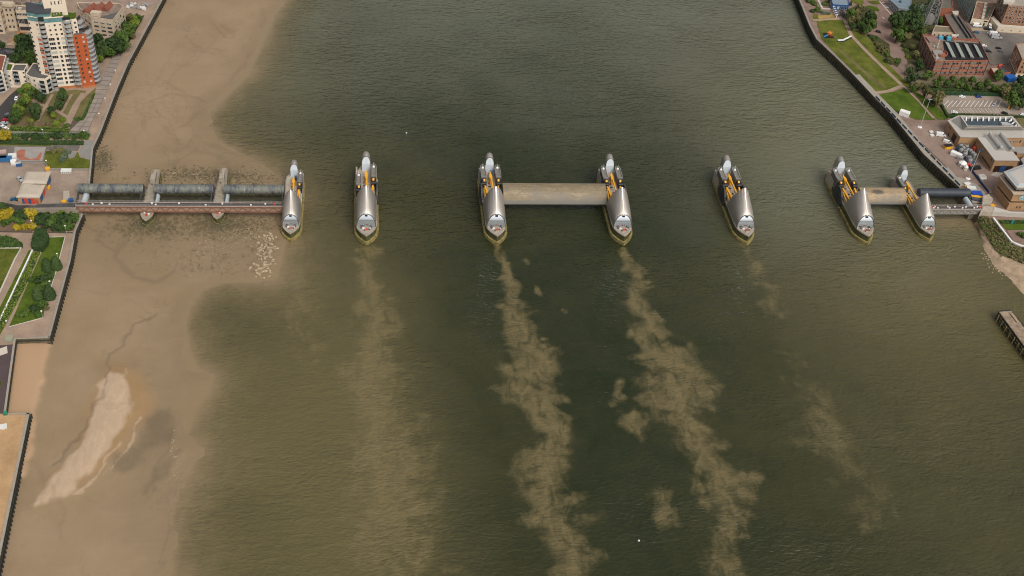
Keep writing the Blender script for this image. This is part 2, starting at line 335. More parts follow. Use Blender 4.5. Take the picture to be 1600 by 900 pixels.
# ------------------------------------------------------------------ the mudflat
def mud_material():
    m = bpy.data.materials.new('river mud'); m.use_nodes = True; n = m.node_tree.nodes; l = m.node_tree.links; b = n['Principled BSDF']
    co = n.new('ShaderNodeNewGeometry').outputs['Position']
    n1 = nnoise(n, l, co, .03, 5, .6); n2 = nnoise(n, l, co, .22, 5, .65, (1, .45, 1, .2)); n3 = nnoise(n, l, co, 1.3, 3, .6)
    n5 = nnoise(n, l, co, .011, 4, .6); c = ramp3(l, n, (.238, .168, .094), [(nsmooth(n, l, n5, .42, .62), (.262, .186, .110)), (nsmooth(n, l, n1, .35, .68), (.285, .206, .124)), (nsmooth(n, l, n2, .5, .8), (.248, .172, .096)), (nmath(n, l, 'MULTIPLY', nattr(n, 'wet'), .85), (.205, .150, .084))])
    bank = nmath(n, l, 'MULTIPLY_ADD', nmath(n, l, 'SUBTRACT', n2, .5), .5, nattr(n, 'bank')); ora = nattr(n, 'rim')
    st2 = nnoise(n, l, co, .55, 5, .7, (.9, .3, 1, -.5), .4); sandc = ramp3(l, n, (.40, .290, .190), [(nsmooth(n, l, st2, .38, .70), (.46, .34, .232)), (nsmooth(n, l, n3, .58, .75), (.43, .315, .21))])
    c = ramp3(l, n, c, [(ora, (.31, .185, .080)), (nsmooth(n, l, bank, .22, .74), sandc)])
    dk = nmath(n, l, 'MULTIPLY_ADD', nmath(n, l, 'SUBTRACT', nnoise(n, l, co, .14, 6, .7), .5), 1.1, nattr(n, 'dark'))
    c = ramp3(l, n, c, [(nmath(n, l, 'MULTIPLY', nsmooth(n, l, dk, .2, 1.05), .52), (.112, .084, .053))])
    wd = nmath(n, l, 'MULTIPLY_ADD', nmath(n, l, 'SUBTRACT', nnoise(n, l, co, .42, 5, .72, (1, .8, 1, .5)), .5), 1.9, nattr(n, 'weed'))
    vn = nmath(n, l, 'ABSOLUTE', nmath(n, l, 'SUBTRACT', nnoise(n, l, co, .022, 5, .55, (1, .7, 1, .4), 1.5), .5)); vm = nsmooth(n, l, nnoise(n, l, co, .015, 3, .5, (1, 1, 1, 1.0)), .44, .62); veins = nmath(n, l, 'MULTIPLY', nmath(n, l, 'MULTIPLY', nsmooth(n, l, vn, .022, .002), vm), nmath(n, l, 'MULTIPLY_ADD', nattr(n, 'rim'), -.3, .26, clamp=True))
    st = nnoise(n, l, co, .5, 5, .7, (.16, 1, 1, .9), .5); c = ramp3(l, n, c, [(veins, (.125, .092, .056)), (nmath(n, l, 'MULTIPLY', nmath(n, l, 'MULTIPLY', nsmooth(n, l, st, .52, .72), vm), .35), (.165, .120, .070))])
    c = ramp3(l, n, c, [(nmath(n, l, 'MULTIPLY', nsmooth(n, l, wd, .50, .95), .66), (.070, .058, .030)), (nmath(n, l, 'MULTIPLY', nattr(n, 'rill'), .55), (.12, .09, .056)), (nattr(n, 'beach'), (.40, .262, .155))])
    l.new(c, b.inputs['Base Color'])
    b.inputs['Roughness'].default_value = .62; b.inputs['Specular IOR Level'].default_value = .35
    h = nmath(n, l, 'MULTIPLY_ADD', n3, .25, n2); h = nmath(n, l, 'MULTIPLY_ADD', nnoise(n, l, co, 1.0, 3, .6, (.12, .55, 1, .5)), .4, h)
    bp = n.new('ShaderNodeBump'); bp.inputs['Strength'].default_value = .22; bp.inputs['Distance'].default_value = .8
    l.new(h, bp.inputs['Height']); l.new(bp.outputs[0], b.inputs['Normal']); return m
Z5 = lambda p: ZM(0, 520, 3.2156, p)
BANK = Z5([(180, 870), (250, 760), (380, 620), (440, 510), (470, 420), (512, 290), (492, 268), (552, 208), (620, 220), (641, 290), (640, 400), (602, 470), (570, 560), (510, 640), (452, 700), (385, 748), (380, 790), (300, 822)])
def build_mud():
    xs = np.arange(-352, -136, .85); ys = np.concatenate([np.arange(-262, 345, .85), [420.]])
    X, Y = np.meshgrid(xs, ys); d = sdist(X, Y, mud_poly)+(fbm(X, Y, 24, 21)-.5)*15+(fbm(X, Y, 5, 22)-.5)*5
    dl = fbm(X, Y, 30, 9)
    Z = np.where(d > 0, np.minimum(1.7, d*.045), np.maximum(-2, d*.12))+np.where(d > 2, (dl-.5)*.35, 0)
    bx_, by_ = X+(fbm(X, Y, 13, 85)-.5)*9, Y+(fbm(X, Y, 13, 86)-.5)*9
    def band(pts, w, z=0):
        q, _ = seg_dist(bx_, by_, PL(pts, z)); return np.clip(1-q/w, 0, 1)
    sb = sdist(X, Y, PL(BANK, 1.2)); sbn = sb+(fbm(X, Y, 10, 40)-.5)*5
    bank = .95*sstep(sbn, -4.2, 3.0)
    for pts, w_, v in ((Z5([(622, 180), (640, 260), (640, 330), (632, 410)]), 1.3, .5), (Z5([(722, 436), (690, 500), (640, 570), (570, 668)]), 1.1, .62), (Z5([(600, 560), (540, 620), (480, 690), (455, 725), (400, 805)]), 1.2, .6), (Z5([(660, 540), (590, 610), (500, 720)]), .9, .42), (Z5([(690, 300), (690, 400), (650, 470)]), 1.2, .32)): bank = np.maximum(bank, v*band(pts, w_*1.6, 1.5))
    Z += 1.1*sstep(sb, -10, 8)
    rim = .62*sstep(sdist(X, Y, PL(Z5([(178, 884), (240, 770), (380, 600), (425, 450), (430, 380), (500, 230), (560, 160), (650, 165), (740, 235), (782, 300), (765, 400), (640, 560), (480, 740), (400, 805), (260, 850)]), 1))+(fbm(X, Y, 9, 77)-.5)*8, -3, 6)
    dark = .9*sstep(sdist(X, Y, PL(Z5([(830, 370), (875, 430), (872, 500), (800, 560), (760, 605), (720, 645), (640, 690), (560, 700), (545, 650), (640, 600), (715, 500), (740, 420), (800, 385)]), .8))+(fbm(X, Y, 8, 78)-.5)*9, -5, 4)
    dark = np.maximum(dark, .75*sstep(sdist(X, Y, PL(Z5([(730, 800), (750, 720), (800, 660), (900, 580), (905, 610), (850, 690), (810, 740), (760, 780)]), .5))+(fbm(X, Y, 5, 79)-.5)*5, -3, 2))
    for pts, w, v in [([(145, 262), (165, 240), (172, 262), (150, 285)], 9, .6), ([(250, 640), (200, 700)], 6, .3)]: dark = np.maximum(dark, v*band(pts, w, 1))
    weed = np.zeros(X.shape)
    for cx, cy, rx, ry, v in [(232, 354, 34, 22, .88), (344, 352, 34, 24, .88), (300, 360, 80, 24, .66), (400, 350, 30, 26, .6), (330, 275, 64, 15, .78), (200, 280, 40, 11, .55), (390, 290, 30, 18, .65), (300, 400, 60, 26, .56), (160, 255, 14, 22, .8), (330, 415, 50, 16, .62), (410, 385, 18, 24, .62)]:
        q = gx(cx, cy, .6); weed = np.maximum(weed, v*np.exp(-(((X-q[0])/rx)**2+((Y-q[1])/ry)**2)))
    rill = np.zeros(X.shape)
    mx = X+(fbm(X, Y, 9, 55)-.5)*9+(fbm(X, Y, 40, 57)-.5)*16
    def rband(pts, w, v):
        nonlocal rill
        q, _ = seg_dist(mx, Y+(fbm(X, Y, 11, 58)-.5)*8, PL(pts, 1)); rill = np.maximum(rill, v*np.clip(1.4-q/w, 0, 1))
    rband([(197, 372), (188, 405), (205, 432), (250, 440), (275, 425)], 1.5, .55); rband([(140, 352), (160, 380), (193, 398)], 1.1, .6)
    rband([(247, 492), (228, 500), (212, 505), (205, 520), (188, 530), (180, 545), (166, 555), (160, 575), (152, 600), (143, 640), (118, 690), (100, 730)], .8, .75)
    rband([(270, 130), (300, 150), (335, 160), (300, 180), (285, 200)], 1.6, .4); rband([(410, 15), (395, 60), (375, 110), (365, 140)], 1.2, .35); rband([(235, 160), (275, 148), (330, 158)], 1.1, .4)
    rband([(255, 200), (300, 235), (345, 240), (360, 262)], 2.2, .35); rband([(300, 20), (270, 80), (240, 160), (200, 230)], 1.2, .22)
    rband([(95, 840), (105, 800), (100, 760)], .8, .3); rband([(330, 60), (290, 110), (255, 160)], 1.0, .25); rband([(275, 640), (262, 700), (240, 760)], 1.3, .5)
    beach = sstep(sdist(X, Y, PL([(20, 529), (78, 537), (75, 548), (66, 600), (58, 640), (54, 690), (36, 742), (10, 742), (0, 646)], 2.2))+(fbm(X, Y, 6, 91)-.5)*3, -1.2, 1.2)
    Z += 1.3*beach-.25*rill
    wet = .8*sstep(-d, -16, -1)
    for cx, cy, rx, ry, v in [(300, 365, 80, 30, .9), (400, 380, 36, 40, 1.0), (320, 420, 60, 16, .7), (340, 270, 70, 22, .6), (250, 680, 12, 60, .9), (270, 560, 16, 60, .6)]:
        q = gx(cx, cy, .6); wet = np.maximum(wet, v*np.exp(-(((X-q[0])/rx)**2+((Y-q[1])/ry)**2)))
    field_grid('mudflat', xs, ys, Z, {'bank': bank, 'rim': rim, 'dark': dark, 'weed': weed, 'rill': rill, 'beach': beach, 'wet': wet}, mud_material())
    return xs, ys, Z
MUDX, MUDY, MUDZ = build_mud()
def mud_z(x, y):
    i = int(np.clip(np.searchsorted(MUDX, x), 0, len(MUDX)-1)); j = int(np.clip(np.searchsorted(MUDY, y), 0, len(MUDY)-1)); return float(MUDZ[j, i])

# ------------------------------------------------------------------ the barrier
STEEL = mat('brushed steel cladding', (.42, .385, .34), .46, .66, .07, .10, 0, space='obj', fine=.6)
STEEL_D = mat('grey steel housing', (.15, .14, .125), .5, .5, .12, .4)
PANEL = mat('polished steel panel', (.60, .65, .69), .10, .86, .03, .2)
PANEL_M = mat('pale cladding panel', (.55, .60, .64), .4, .0, .05, .3)
CONC = mat('pier concrete', (.33, .285, .225), .85, 0, .16, .5, .15, col2=(.40, .345, .28))
CONC_D = mat('stained concrete', (.19, .165, .12), .9, 0, .25, .5, .2, col2=(.27, .23, .17))
ALGAE = mat('algae stained wall', (.034, .042, .014), .7, 0, .35, .35, .2, col2=(.085, .080, .030))
FENDER = mat('weathered fender ledge', (.12, .10, .038), .85, 0, .3, .5, .2, col2=(.29, .235, .09))
YEL = mat('yellow paint', (.72, .36, .025), .45, 0, .10, .6)
BLK = mat('black machinery', (.018, .018, .020), .5, .2, .3, .6)
DGREY = mat('dark gate steel', (.060, .062, .060), .55, .3, .3, .25, .1)
RED = mat('red paint', (.55, .06, .04), .5, 0, .12, .6)
BLUE = mat('blue paint', (.02, .085, .22), .5, 0, .2, .6)
WHITE = mat('white paint', (.74, .73, .70), .5, 0, .06, .6)
RAIL = mat('galvanised rail', (.50, .50, .48), .45, .4, .05, .6)
REDM = mat('red lead steel', (.26, .09, .06), .6, .1, .3, .5)
HULL = [(0, 0), (1.6, 1.5), (3.4, 3.7), (4.9, 6.4), (5.6, 9.0), (5.75, 12), (5.75, 57), (4.9, 61), (3.2, 64.5), (0, 67)]
def hull(off, s0=0):
    r = [(x, y) for x, y in HULL]; full = r+[(-x, y) for x, y in r[-2:0:-1]]
    return inset(full, -off) if off else full
def arch(w, h, p, q, n):
    """half-width profile of a shell section: list of (t, height fraction) from left foot over the crown to right foot"""
    hs_ = [1-(1-i/n)**1.7 for i in range(n+1)]
    L = [(-w*(1-a**p)**q if a < 1 else 0, a) for a in hs_]
    return L+[(-t, a) for t, a in L[-2::-1]]
def shell_rows(z0=6.2):
    rows = []; nv = 18
    for k in range(nv+1):
        v = k/nv; w = 5.15+.63*min(1, v*2.2)**.8; za = 13.5+9.5*v**.80; sb = 7.5+21.0*v; sa_off = 2.4*(1-v)-5.5*v**2
        p = 2.5-.45*v; q = .5+.16*v**1.5
        rows.append([(t, sb+sa_off*a**(1.8-.6*v), z0+(za-z0)*a) for t, a in arch(w, 1, p, q, 12)])
    return rows
def front_rows(z0=6.2):
    rows = []
    for a in [0, .08, .16, .24, .32, .40, .48, .56, .64, .72, .8, .87, .93, .97, .995]:
        w = 4.9*(1-a**2.5)**.5; y = 7.62+2.4*a**1.8+.1
        rows.append([(t*w, y, z0+7.1*a) for t in (-1, -.6, -.2, .2, .6, 1)])
    return rows
CAPS = lambda x0, x1, y0, y1, n=6: [((x0+x1)/2+(x1-x0)/2*math.cos(math.pi*i/n), y1-(x1-x0)/2+(x1-x0)/2*math.sin(math.pi*i/n)) for i in range(n+1)]+[((x0+x1)/2-(x1-x0)/2*math.cos(math.pi*i/n), y0+(x1-x0)*.2-(x1-x0)*.2*math.sin(math.pi*i/n)) for i in range(n+1)]
PIER_MESH = {}; SMALL = dict.fromkeys(('seam', 'gear', 'white', 'rail', 'clut', 'hatch', 'deckrail', 'boll'), 1)
def pm(key, fn):
    if key not in PIER_MESH: PIER_MESH[key] = fn()
    return PIER_MESH[key]
def m_ledge():
    b = MB(); b.prism(hull(1.0), -2, 2.1); b.prism(hull(1.12), .8, 1.15, True); return b.mesh('fender_ledge', FENDER)
def m_base():
    b = MB(); b.prism(hull(0), 1.4, 5.6); return b.mesh('concrete_base', ALGAE)
def m_deck():
    b = MB(); b.prism(hull(.12), 5.55, 6.2, True)
    b.prism([(-5.0, 28), (5.0, 28), (5.0, 57), (3.4, 61), (0, 63), (-3.4, 61), (-5.0, 57)], 6.2, 7.9)
    return b.mesh('deck', CONC)
def m_shell():
    b = MB(); b.sm = True; b.grid(shell_rows(), True); return b.mesh('roof_shell', STEEL)
def m_ridge():
    b = MB(); R = shell_rows(); c = [r[len(r)//2] for r in R]
    for i in range(len(c)-1): b.bar((c[i][0], c[i][1], c[i][2]+.03), (c[i+1][0], c[i+1][1], c[i+1][2]+.03), .42, .22)
    return b.mesh('ridge_cap', mat('bright ridge steel', (.62, .58, .53), .34, .7, .05, .5))
def m_rim():
    b = MB(); r = shell_rows()[0]
    for i in range(len(r)-1): b.bar((r[i][0], r[i][1]-.02, r[i][2]), (r[i+1][0], r[i+1][1]-.02, r[i+1][2]), .34, .34)
    return b.mesh('front_rim', STEEL_D)
def m_seams():
    b = MB(); R = shell_rows()
    for j in range(2, len(R[0])-2, 2):
        if j == len(R[0])//2: continue
        for i in range(len(R)-1): b.bar(R[i][j], R[i+1][j], .10, .07)
    return b.mesh('shell_seam', mat('seam steel', (.31, .285, .255), .42, .8, .05, .5))
def m_back():
    b = MB(); r = shell_rows()[-1]; b.add([(t*.97, y-.5, z) for t, y, z in r], [tuple(range(len(r)))]); return b.mesh('back_wall', mat('timber lining', (.16, .11, .07), .8, 0, .2, .6))
def m_front():
    b = MB(); b.sm = True; b.grid(front_rows()); return b.mesh('front_panel', PANEL)
def m_vent():
    b = MB(); b.box((0, 9.5, 12.6), (1.5, .6, .8)); return b.mesh('vent', BLK)
def m_bowgear():
    b = MB()
    for x, y, sx, sy, h in [(-2.6, 6.6, 1.2, .9, 1.0), (2.8, 6.9, 1.0, 1.1, 1.2), (-.9, 4.2, .7, .7, .8), (1.7, 5.0, .9, .6, .7)]: b.box((x, y, 6.2+h/2), (sx, sy, h))
    return b.mesh('mooring_gear', STEEL_D)
def m_white():
    b = MB(); b.box((-1.6, 6.2, 6.55), (1.3, .7, .7)); b.box((2.1, 6.0, 6.5), (.7, .7, .6)); return b.mesh('locker', WHITE)
def m_redbox():
    b = MB(); b.box((.35, 5.0, 6.7), (1.1, .75, .95), 0, .8); return b.mesh('lifebuoy_cabinet', RED)
def m_rail():
    b = MB(); h = [p for p in inset(hull(0), .35)]; pts = sorted([p for p in h if p[1] < 9.5], key=lambda p: math.atan2(p[0], 12-p[1]))
    for i in range(len(pts)-1):
        a, c = pts[i], pts[i+1]; b.bar((*a, 7.25), (*c, 7.25), .09); b.bar((*a, 6.75), (*c, 6.75), .06)
        for t in (0, .5): b.bar((a[0]+(c[0]-a[0])*t, a[1]+(c[1]-a[1])*t, 6.2), (a[0]+(c[0]-a[0])*t, a[1]+(c[1]-a[1])*t, 7.3), .08)
    return b.mesh('bow_railing', RAIL)
def cup_rows():
    rows = []
    for v in [0, .3, .55, .75, .88, .96, 1.0]:
        k = (1-max(0, (v-.5)/.5)**2.2)**.5 if v < 1 else .04
        rows.append([(t*(.25+.75*k), 58.0+7.8*v+(1.1 if v < .1 else .9)*a**2*(1-v), 7.9+(9.4+1.3*v*(1-v)*4*.8)*a*(.35+.65*k)) for t, a in arch(2.55, 1, 5.0, .5, 12)])
    return rows
def m_cup():
    b = MB(); b.sm = True; b.grid(cup_rows(), True); return b.mesh('cupola_shell', STEEL)
def m_cupface():
    b = MB(); A = arch(2.0, 1, 3.2, .55, 10); lo = [p for p in A if p[1] <= .56]
    n = len(A); f = lambda t, a: (t, 57.9+max(0, a-.55)*2.2, 7.9+9.25*a)
    L = [p for p in A[:n//2+1]]; rows = [[f(-abs(t), a), f(abs(t), a)] for t, a in L]
    rows = [[f(-2.42*(1-a**5)**.5, a), f(2.42*(1-a**5)**.5, a)] for a in (0, .2, .4, .55, .65, .75, .84, .91, .96, .99)]
    b.grid(rows); b.bar((-1.9, 57.82, 13.0), (1.9, 57.82, 13.0), .12); return b.mesh('cupola_panel', PANEL_M)
def m_crane():
    b = MB(); b.bar((.5, 33, 10.6), (.1, 53, 11.0), .65, .8); b.bar((.5, 33, 10.6), (.7, 31, 8.4), .7); b.box((.0, 49, 9.7), (1.6, 3.0, 3.6)); b.tube((.1, 47, 7.9), (.1, 47, 11), .8)
    b.bar((-.6, 44, 9.2), (-.2, 52, 11.5), .4); return b.mesh('jib_crane', YEL)
def m_cranecab():
    b = MB(); b.box((.9, 54.6, 9.3), (1.5, 1.8, 2.4)); return b.mesh('control_cabin', BLUE)
def m_tower(k, y0, y1, zt):
    x0, x1 = (2.75, 5.85) if k > 0 else (-5.85, -2.75)
    b = MB(); b.prism(CAPS(x0, x1, y0, y1), 6.2, zt); b.prism(CAPS(x0+.55, x1-.55, y0+.9, y1-.6), zt-.02, zt+.03)
    return b.mesh('gear_housing', STEEL_D)
def m_towertop(k, y0, y1, zt):
    x0, x1 = (3.2, 5.4) if k > 0 else (-5.4, -3.2)
    b = MB(); b.prism(CAPS(x0, x1, y0+.8, y1-.5), zt, zt+.12); return b.mesh('housing_roof', mat('housing roof', (.19, .175, .15), .6, .1, .12, .5))
def m_towerrail(k, y0, y1, zt):
    x0, x1 = (2.85, 5.75) if k > 0 else (-5.75, -2.85)
    b = MB(); c = CAPS(x0, x1, y0+.1, y1-.1)
    for i in range(len(c)):
        a, d = c[i], c[(i+1) % len(c)]; b.bar((*a, zt+1.05), (*d, zt+1.05), .10); b.bar((*a, zt+.55), (*d, zt+.55), .07); b.bar((*a, zt), (*a, zt+1.1), .08)
    return b.mesh('housing_railing', RAIL)
def m_dome(k, y1, zt):
    b = MB(); b.sm = True; b.lathe((k*4.3, y1-2.0, zt), [(.75, 0), (.75, .5), (.5, .95), (.01, 1.15)], 10); b.tube((k*4.3, y1-2, zt+1), (k*4.3, y1-2, zt+3.2), .07, n=5); return b.mesh('beacon', WHITE)
def m_bearing(k, y0):
    b = MB(); b.box((k*4.3, y0-1.9, 8.9), (2.7, 3.4, 5.2)); b.tube((k*2.9, y0-3, 10.4), (k*5.7, y0-3, 10.4), 1.2, n=12); return b.mesh('bearing_block', BLK)
def m_bearingy(k, y0):
    b = MB(); b.bar((k*4.1, y0-3.9, 9.6), (k*4.1, y0-.8, 12.0), 1.05, .8); return b.mesh('bearing_cover', YEL)
def m_beam(k):
    b = MB(); b.bar((k*3.8, 41.0, 9.6), (k*2.6, 28.3, 9.0), .85, 1.3); b.bar((k*4.1, 40.5, 9.2), (k*4.6, 29.0, 8.2), .55, .9)
    b.bar((k*3.3, 36, 9.0), (k*4.3, 35, 8.8), .4); return b.mesh('rocking_beam', YEL)
def m_disc(k):
    b = MB(); c = (k*6.15, 39.2, 5.0); n = 22
    out = [(6.9*math.cos(2*math.pi*i/n), 6.9*math.sin(2*math.pi*i/n)) for i in range(n)]
    vs = [(c[0]+d, c[1]+a, c[2]+e) for d in (-.45*k, .45*k) for a, e in out]
    b.add(vs, [tuple(range(n)), tuple(range(2*n-1, n-1, -1))]+[(i, i+n, (i+1) % n+n, (i+1) % n) for i in range(n)])
    for i in range(0, n, 2): b.bar((c[0]+k*.5, c[1], c[2]), (c[0]+k*.5, c[1]+out[i][0], c[2]+out[i][1]), .35, .3)
    return b.mesh('gate_arm_disc', DGREY)
def m_sidewall(k):
    b = MB(); b.box((k*5.55, 55.5, 4.2), (.9, 11, 8.6), 0); return b.mesh('guide_wall', CONC)
def m_clut():
    b = MB()
    for i, (x, y) in enumerate([(1.4, 39), (1.5, 36.5), (1.6, 34), (-1.2, 46), (-.8, 34), (1.7, 31.5)]): b.box((x, y, 8.25), (.9, .8+.3*(i % 2), .7))
    for y in (31, 34, 37, 40): b.bar((.9, y, 8.4), (2.3, y+1.8, 8.4), .22)
    return b.mesh('pipework', REDM)
def m_hatch():
    b = MB(); b.box((-.9, 43, 7.98), (1.5, 1.0, .14)); b.box((-.4, 37.5, 7.98), (1.0, 1.4, .14)); b.box((-1.4, 32, 7.98), (1.2, 1.2, .14)); return b.mesh('hatch', BLK)
def m_deckrail():
    b = MB()
    for k in (-1, 1):
        for y in np.arange(29, 57, 2.0): b.bar((k*4.9, y, 7.9), (k*4.9, y, 9.0), .07)
        b.bar((k*4.9, 29, 9.0), (k*4.9, 57, 9.0), .08)
    return b.mesh('deck_railing', RAIL)
def m_bollards():
    b = MB()
    for k in (-1, 1):
        for y in (12, 17, 22, 27, 33, 48): b.tube((k*5.45, y, 6.2), (k*5.45, y, 7.0), .18, n=6)
    return b.mesh('bollard', RAIL)
def pier(x, y0, label, sc=1.0, towers=(1, 1), discs=(), cab=True, beams=(1, -1), rear_shift=(0, 0)):
    r = thing('barrier_pier', label, 'barrier pier', (x, y0, 0), 0, 'steel roofed piers of the river barrier'); r.scale = (sc, sc, sc)
    for key, fn in [('ledge', m_ledge), ('base', m_base), ('deck', m_deck), ('shell', m_shell), ('ridge', m_ridge), ('rim', m_rim), ('seam', m_seams), ('back', m_back), ('front', m_front), ('vent', m_vent),
                    ('gear', m_bowgear), ('white', m_white), ('red', m_redbox), ('rail', m_rail), ('cup', m_cup), ('cupface', m_cupface), ('crane', m_crane), ('clut', m_clut), ('hatch', m_hatch), ('deckrail', m_deckrail), ('boll', m_bollards)]:
        me = pm(key, fn); o = link_mesh(me.name.split('.')[0], me, r); SMALL.get(key) and tag(o, kind='stuff')
    if cab: link_mesh('control_cabin', pm('cab', m_cranecab), r)
    for i, k in enumerate((-1, 1)):
        y0_, y1_, zt = (45.5, 57.5, 12.2) if towers[i] == 1 else (38.5, 50.0, 11.6)
        if towers[i]:
            q = (k, y0_, y1_, zt)
            hous = link_mesh('gear_housing', pm(('t', q), lambda: m_tower(*q)), r)
            link_mesh('housing_roof', pm(('tt', q), lambda: m_towertop(*q)), hous); link_mesh('housing_railing', pm(('tr', q), lambda: m_towerrail(*q)), hous)
            link_mesh('beacon', pm(('d', q), lambda: m_dome(k, y1_, zt)), hous)
            be = link_mesh('bearing_block', pm(('b', q), lambda: m_bearing(k, y0_)), r); link_mesh('bearing_cover', pm(('by', q), lambda: m_bearingy(k, y0_)), be)
            link_mesh('guide_wall', pm(('g', k), lambda: m_sidewall(k)), r)
        if k in beams: link_mesh('rocking_beam', pm(('rb', k), lambda: m_beam(k)), r)
        if k in discs: link_mesh('gate_arm_disc', pm(('dc', k), lambda: m_disc(k)), r)
    return r
PX = [-144-40.99, -144, -72, 0, 72, 144, 144+39.54]
pier(PX[0], 2.92, 'smaller steel roofed pier where the brown truss footbridge from the left bank ends', .865, (0, 1), (), True, (1,))
pier(PX[1], 0, 'steel roofed pier alone between the small left pier and the wide raised gate', 1.0, (2, 1), (1,), False, (1,))
pier(PX[2], 0, 'steel roofed pier at the left end of the wide raised tan gate', 1.0, (1, 1), (-1,), True, (-1, 1))
pier(PX[3], 0, 'steel roofed pier at the right end of the wide raised tan gate', 1.0, (1, 1), (1,), False, (-1, 1))
pier(PX[4], 0, 'steel roofed pier with open water on both sides, right of the wide raised gate', 1.0, (1, 1), (-1, 1), False, (-1, 1))
pier(PX[5], 0, 'full size steel roofed pier at the left end of the short stained gate', 1.0, (1, 1), (-1,), False, (-1, 1))
pier(PX[6], 2.92, 'smaller steel roofed pier where the grey truss footbridge from the right bank ends', .865, (1, 0), (), True, (-1,))

# raised rising-sector gates: curved skin up, underside deepened to darken the water
def sector_gate(x0, x1, ya, za, yb, zb, bulge, ms, label, group='raised gates between piers'):
    o = thing('raised_gate', label, 'flood gate', ((x0+x1)/2, (ya+yb)/2, (za+zb)/2), 0, group); org = tuple(o.location)
    a = Vector((ya, za)); c = Vector((yb, zb)); d = (c-a); nrm = Vector((-d.y, d.x)).normalized()
    prof = []; N = 14
    for i in range(N+1):
        t = i/N; p = a+d*t+nrm*(bulge*4*t*(1-t)); prof.append((p.x, p.y))
    xs = [x0+(x1-x0)*i/20 for i in range(21)]
    b = MB(org); b.sm = True; b.grid([[(x, y, z) for x in xs] for y, z in prof], False); b.build('curved_skin', ms[0], o)
    bot = [(p[0]-nrm.x*.0, p[1]) for p in prof]
    b = MB(org)
    low = [a+d*(i/6)-nrm*3.4*math.sin(math.pi*i/6) for i in range(7)]  # underside bulged down to keep sky light off the water below
    b.grid([[(x, p.x, p.y) for x in (x0, x1)] for p in low], True)
    for x in (x0+.02, x1-.02): b.add([(x, y, z) for y, z in prof]+[(x, p.x, p.y) for p in low[::-1]], [tuple(range(N+8))])
    b.build('shading_underside', ms[1], o)
    b = MB(org); b.box(((x0+x1)/2, ya-.12, za), (x1-x0, .35, .45)); b.build('sill_edge', ms[1], o)
    for k in range(1, 6):
        x = x0+(x1-x0)*k/6; b = MB(org)
        for i in range(N): b.bar((x, prof[i][0]+nrm.x*.03, prof[i][1]+nrm.y*.03), (x, prof[i+1][0]+nrm.x*.03, prof[i+1][1]+nrm.y*.03), .10, .06)
        b.build('weld_seam', ms[2], o)
    return o
def gate_mat(name, lo, mid, hi, splash=False):
    m = bpy.data.materials.new(name); m.use_nodes = True; n = m.node_tree.nodes; l = m.node_tree.links; b = n['Principled BSDF']
    co = n.new('ShaderNodeNewGeometry').outputs['Position']; sp = n.new('ShaderNodeSeparateXYZ'); l.new(co, sp.inputs[0])
    a = nnoise(n, l, co, .5, 6, .7, (.22, 1, .8)); f = nnoise(n, l, co, 1.6, 3, .6, (.35, 1, 1)); z = nmath(n, l, 'MULTIPLY_ADD', nmath(n, l, 'SUBTRACT', a, .5), 3.0, sp.outputs['Z'])
    c = ramp3(l, n, mid, [(nsmooth(n, l, a, .45, .68), hi), (nsmooth(n, l, f, .48, .72), lo), (nmath(n, l, 'MULTIPLY', nsmooth(n, l, nnoise(n, l, co, .09, 3, .5, (.6, 1, 1)), .45, .65), .75), (.175, .16, .13))])
    c = ramp3(l, n, (.175, .163, .135), [(nsmooth(n, l, z, 8.0, 8.8), c)]) if not splash else c
    if splash:
        k = nattr(n, 'Col'); d = n.new('ShaderNodeVectorMath'); d.operation = 'DISTANCE'; mp = n.new('ShaderNodeMapping'); mp.inputs['Scale'].default_value = (.45, 1, 1)
        l.new(co, mp.inputs['Vector']); l.new(mp.outputs[0], d.inputs[0]); d.inputs[1].default_value = (160.5*.45, 36.2, 11.3)
        q = nmath(n, l, 'MULTIPLY_ADD', nmath(n, l, 'SUBTRACT', f, .5), 2.6, d.outputs['Value']); c = ramp3(l, n, (.09, .078, .060), [(nsmooth(n, l, q, 1.1, 2.5), c)])
        c = ramp3(l, n, (.17, .16, .14), [(nsmooth(n, l, z, 6.0, 7.5), c)])
    l.new(c, b.inputs['Base Color']); b.inputs['Roughness'].default_value = .62; b.inputs['Metallic'].default_value = .1; return m
GM1 = gate_mat('silt coated gate steel', (.15, .117, .072), (.215, .168, .102), (.31, .242, .145)); GM2 = gate_mat('stained gate steel', (.22, .16, .10), (.33, .24, .14), (.42, .31, .18), True)
GB = mat('gate underside steel', (.10, .095, .085), .7, .2, .2, .5); GS = mat('gate seam', (.24, .20, .14), .7, .1, .1, .5)
sector_gate(PX[2]+5.9, PX[3]-5.9, 29.0, 6.0, 40.5, 12.6, 2.9, (GM1, GB, GS), 'wide raised gate with a silt tan curved back spanning the middle of the river')
sector_gate(PX[5]+5.9, PX[6]-5.2, 31.2, 5.5, 40.5, 11.0, 2.4, (GM2, GB, GS), 'short raised gate stained with one dark patch between the two rightmost piers')

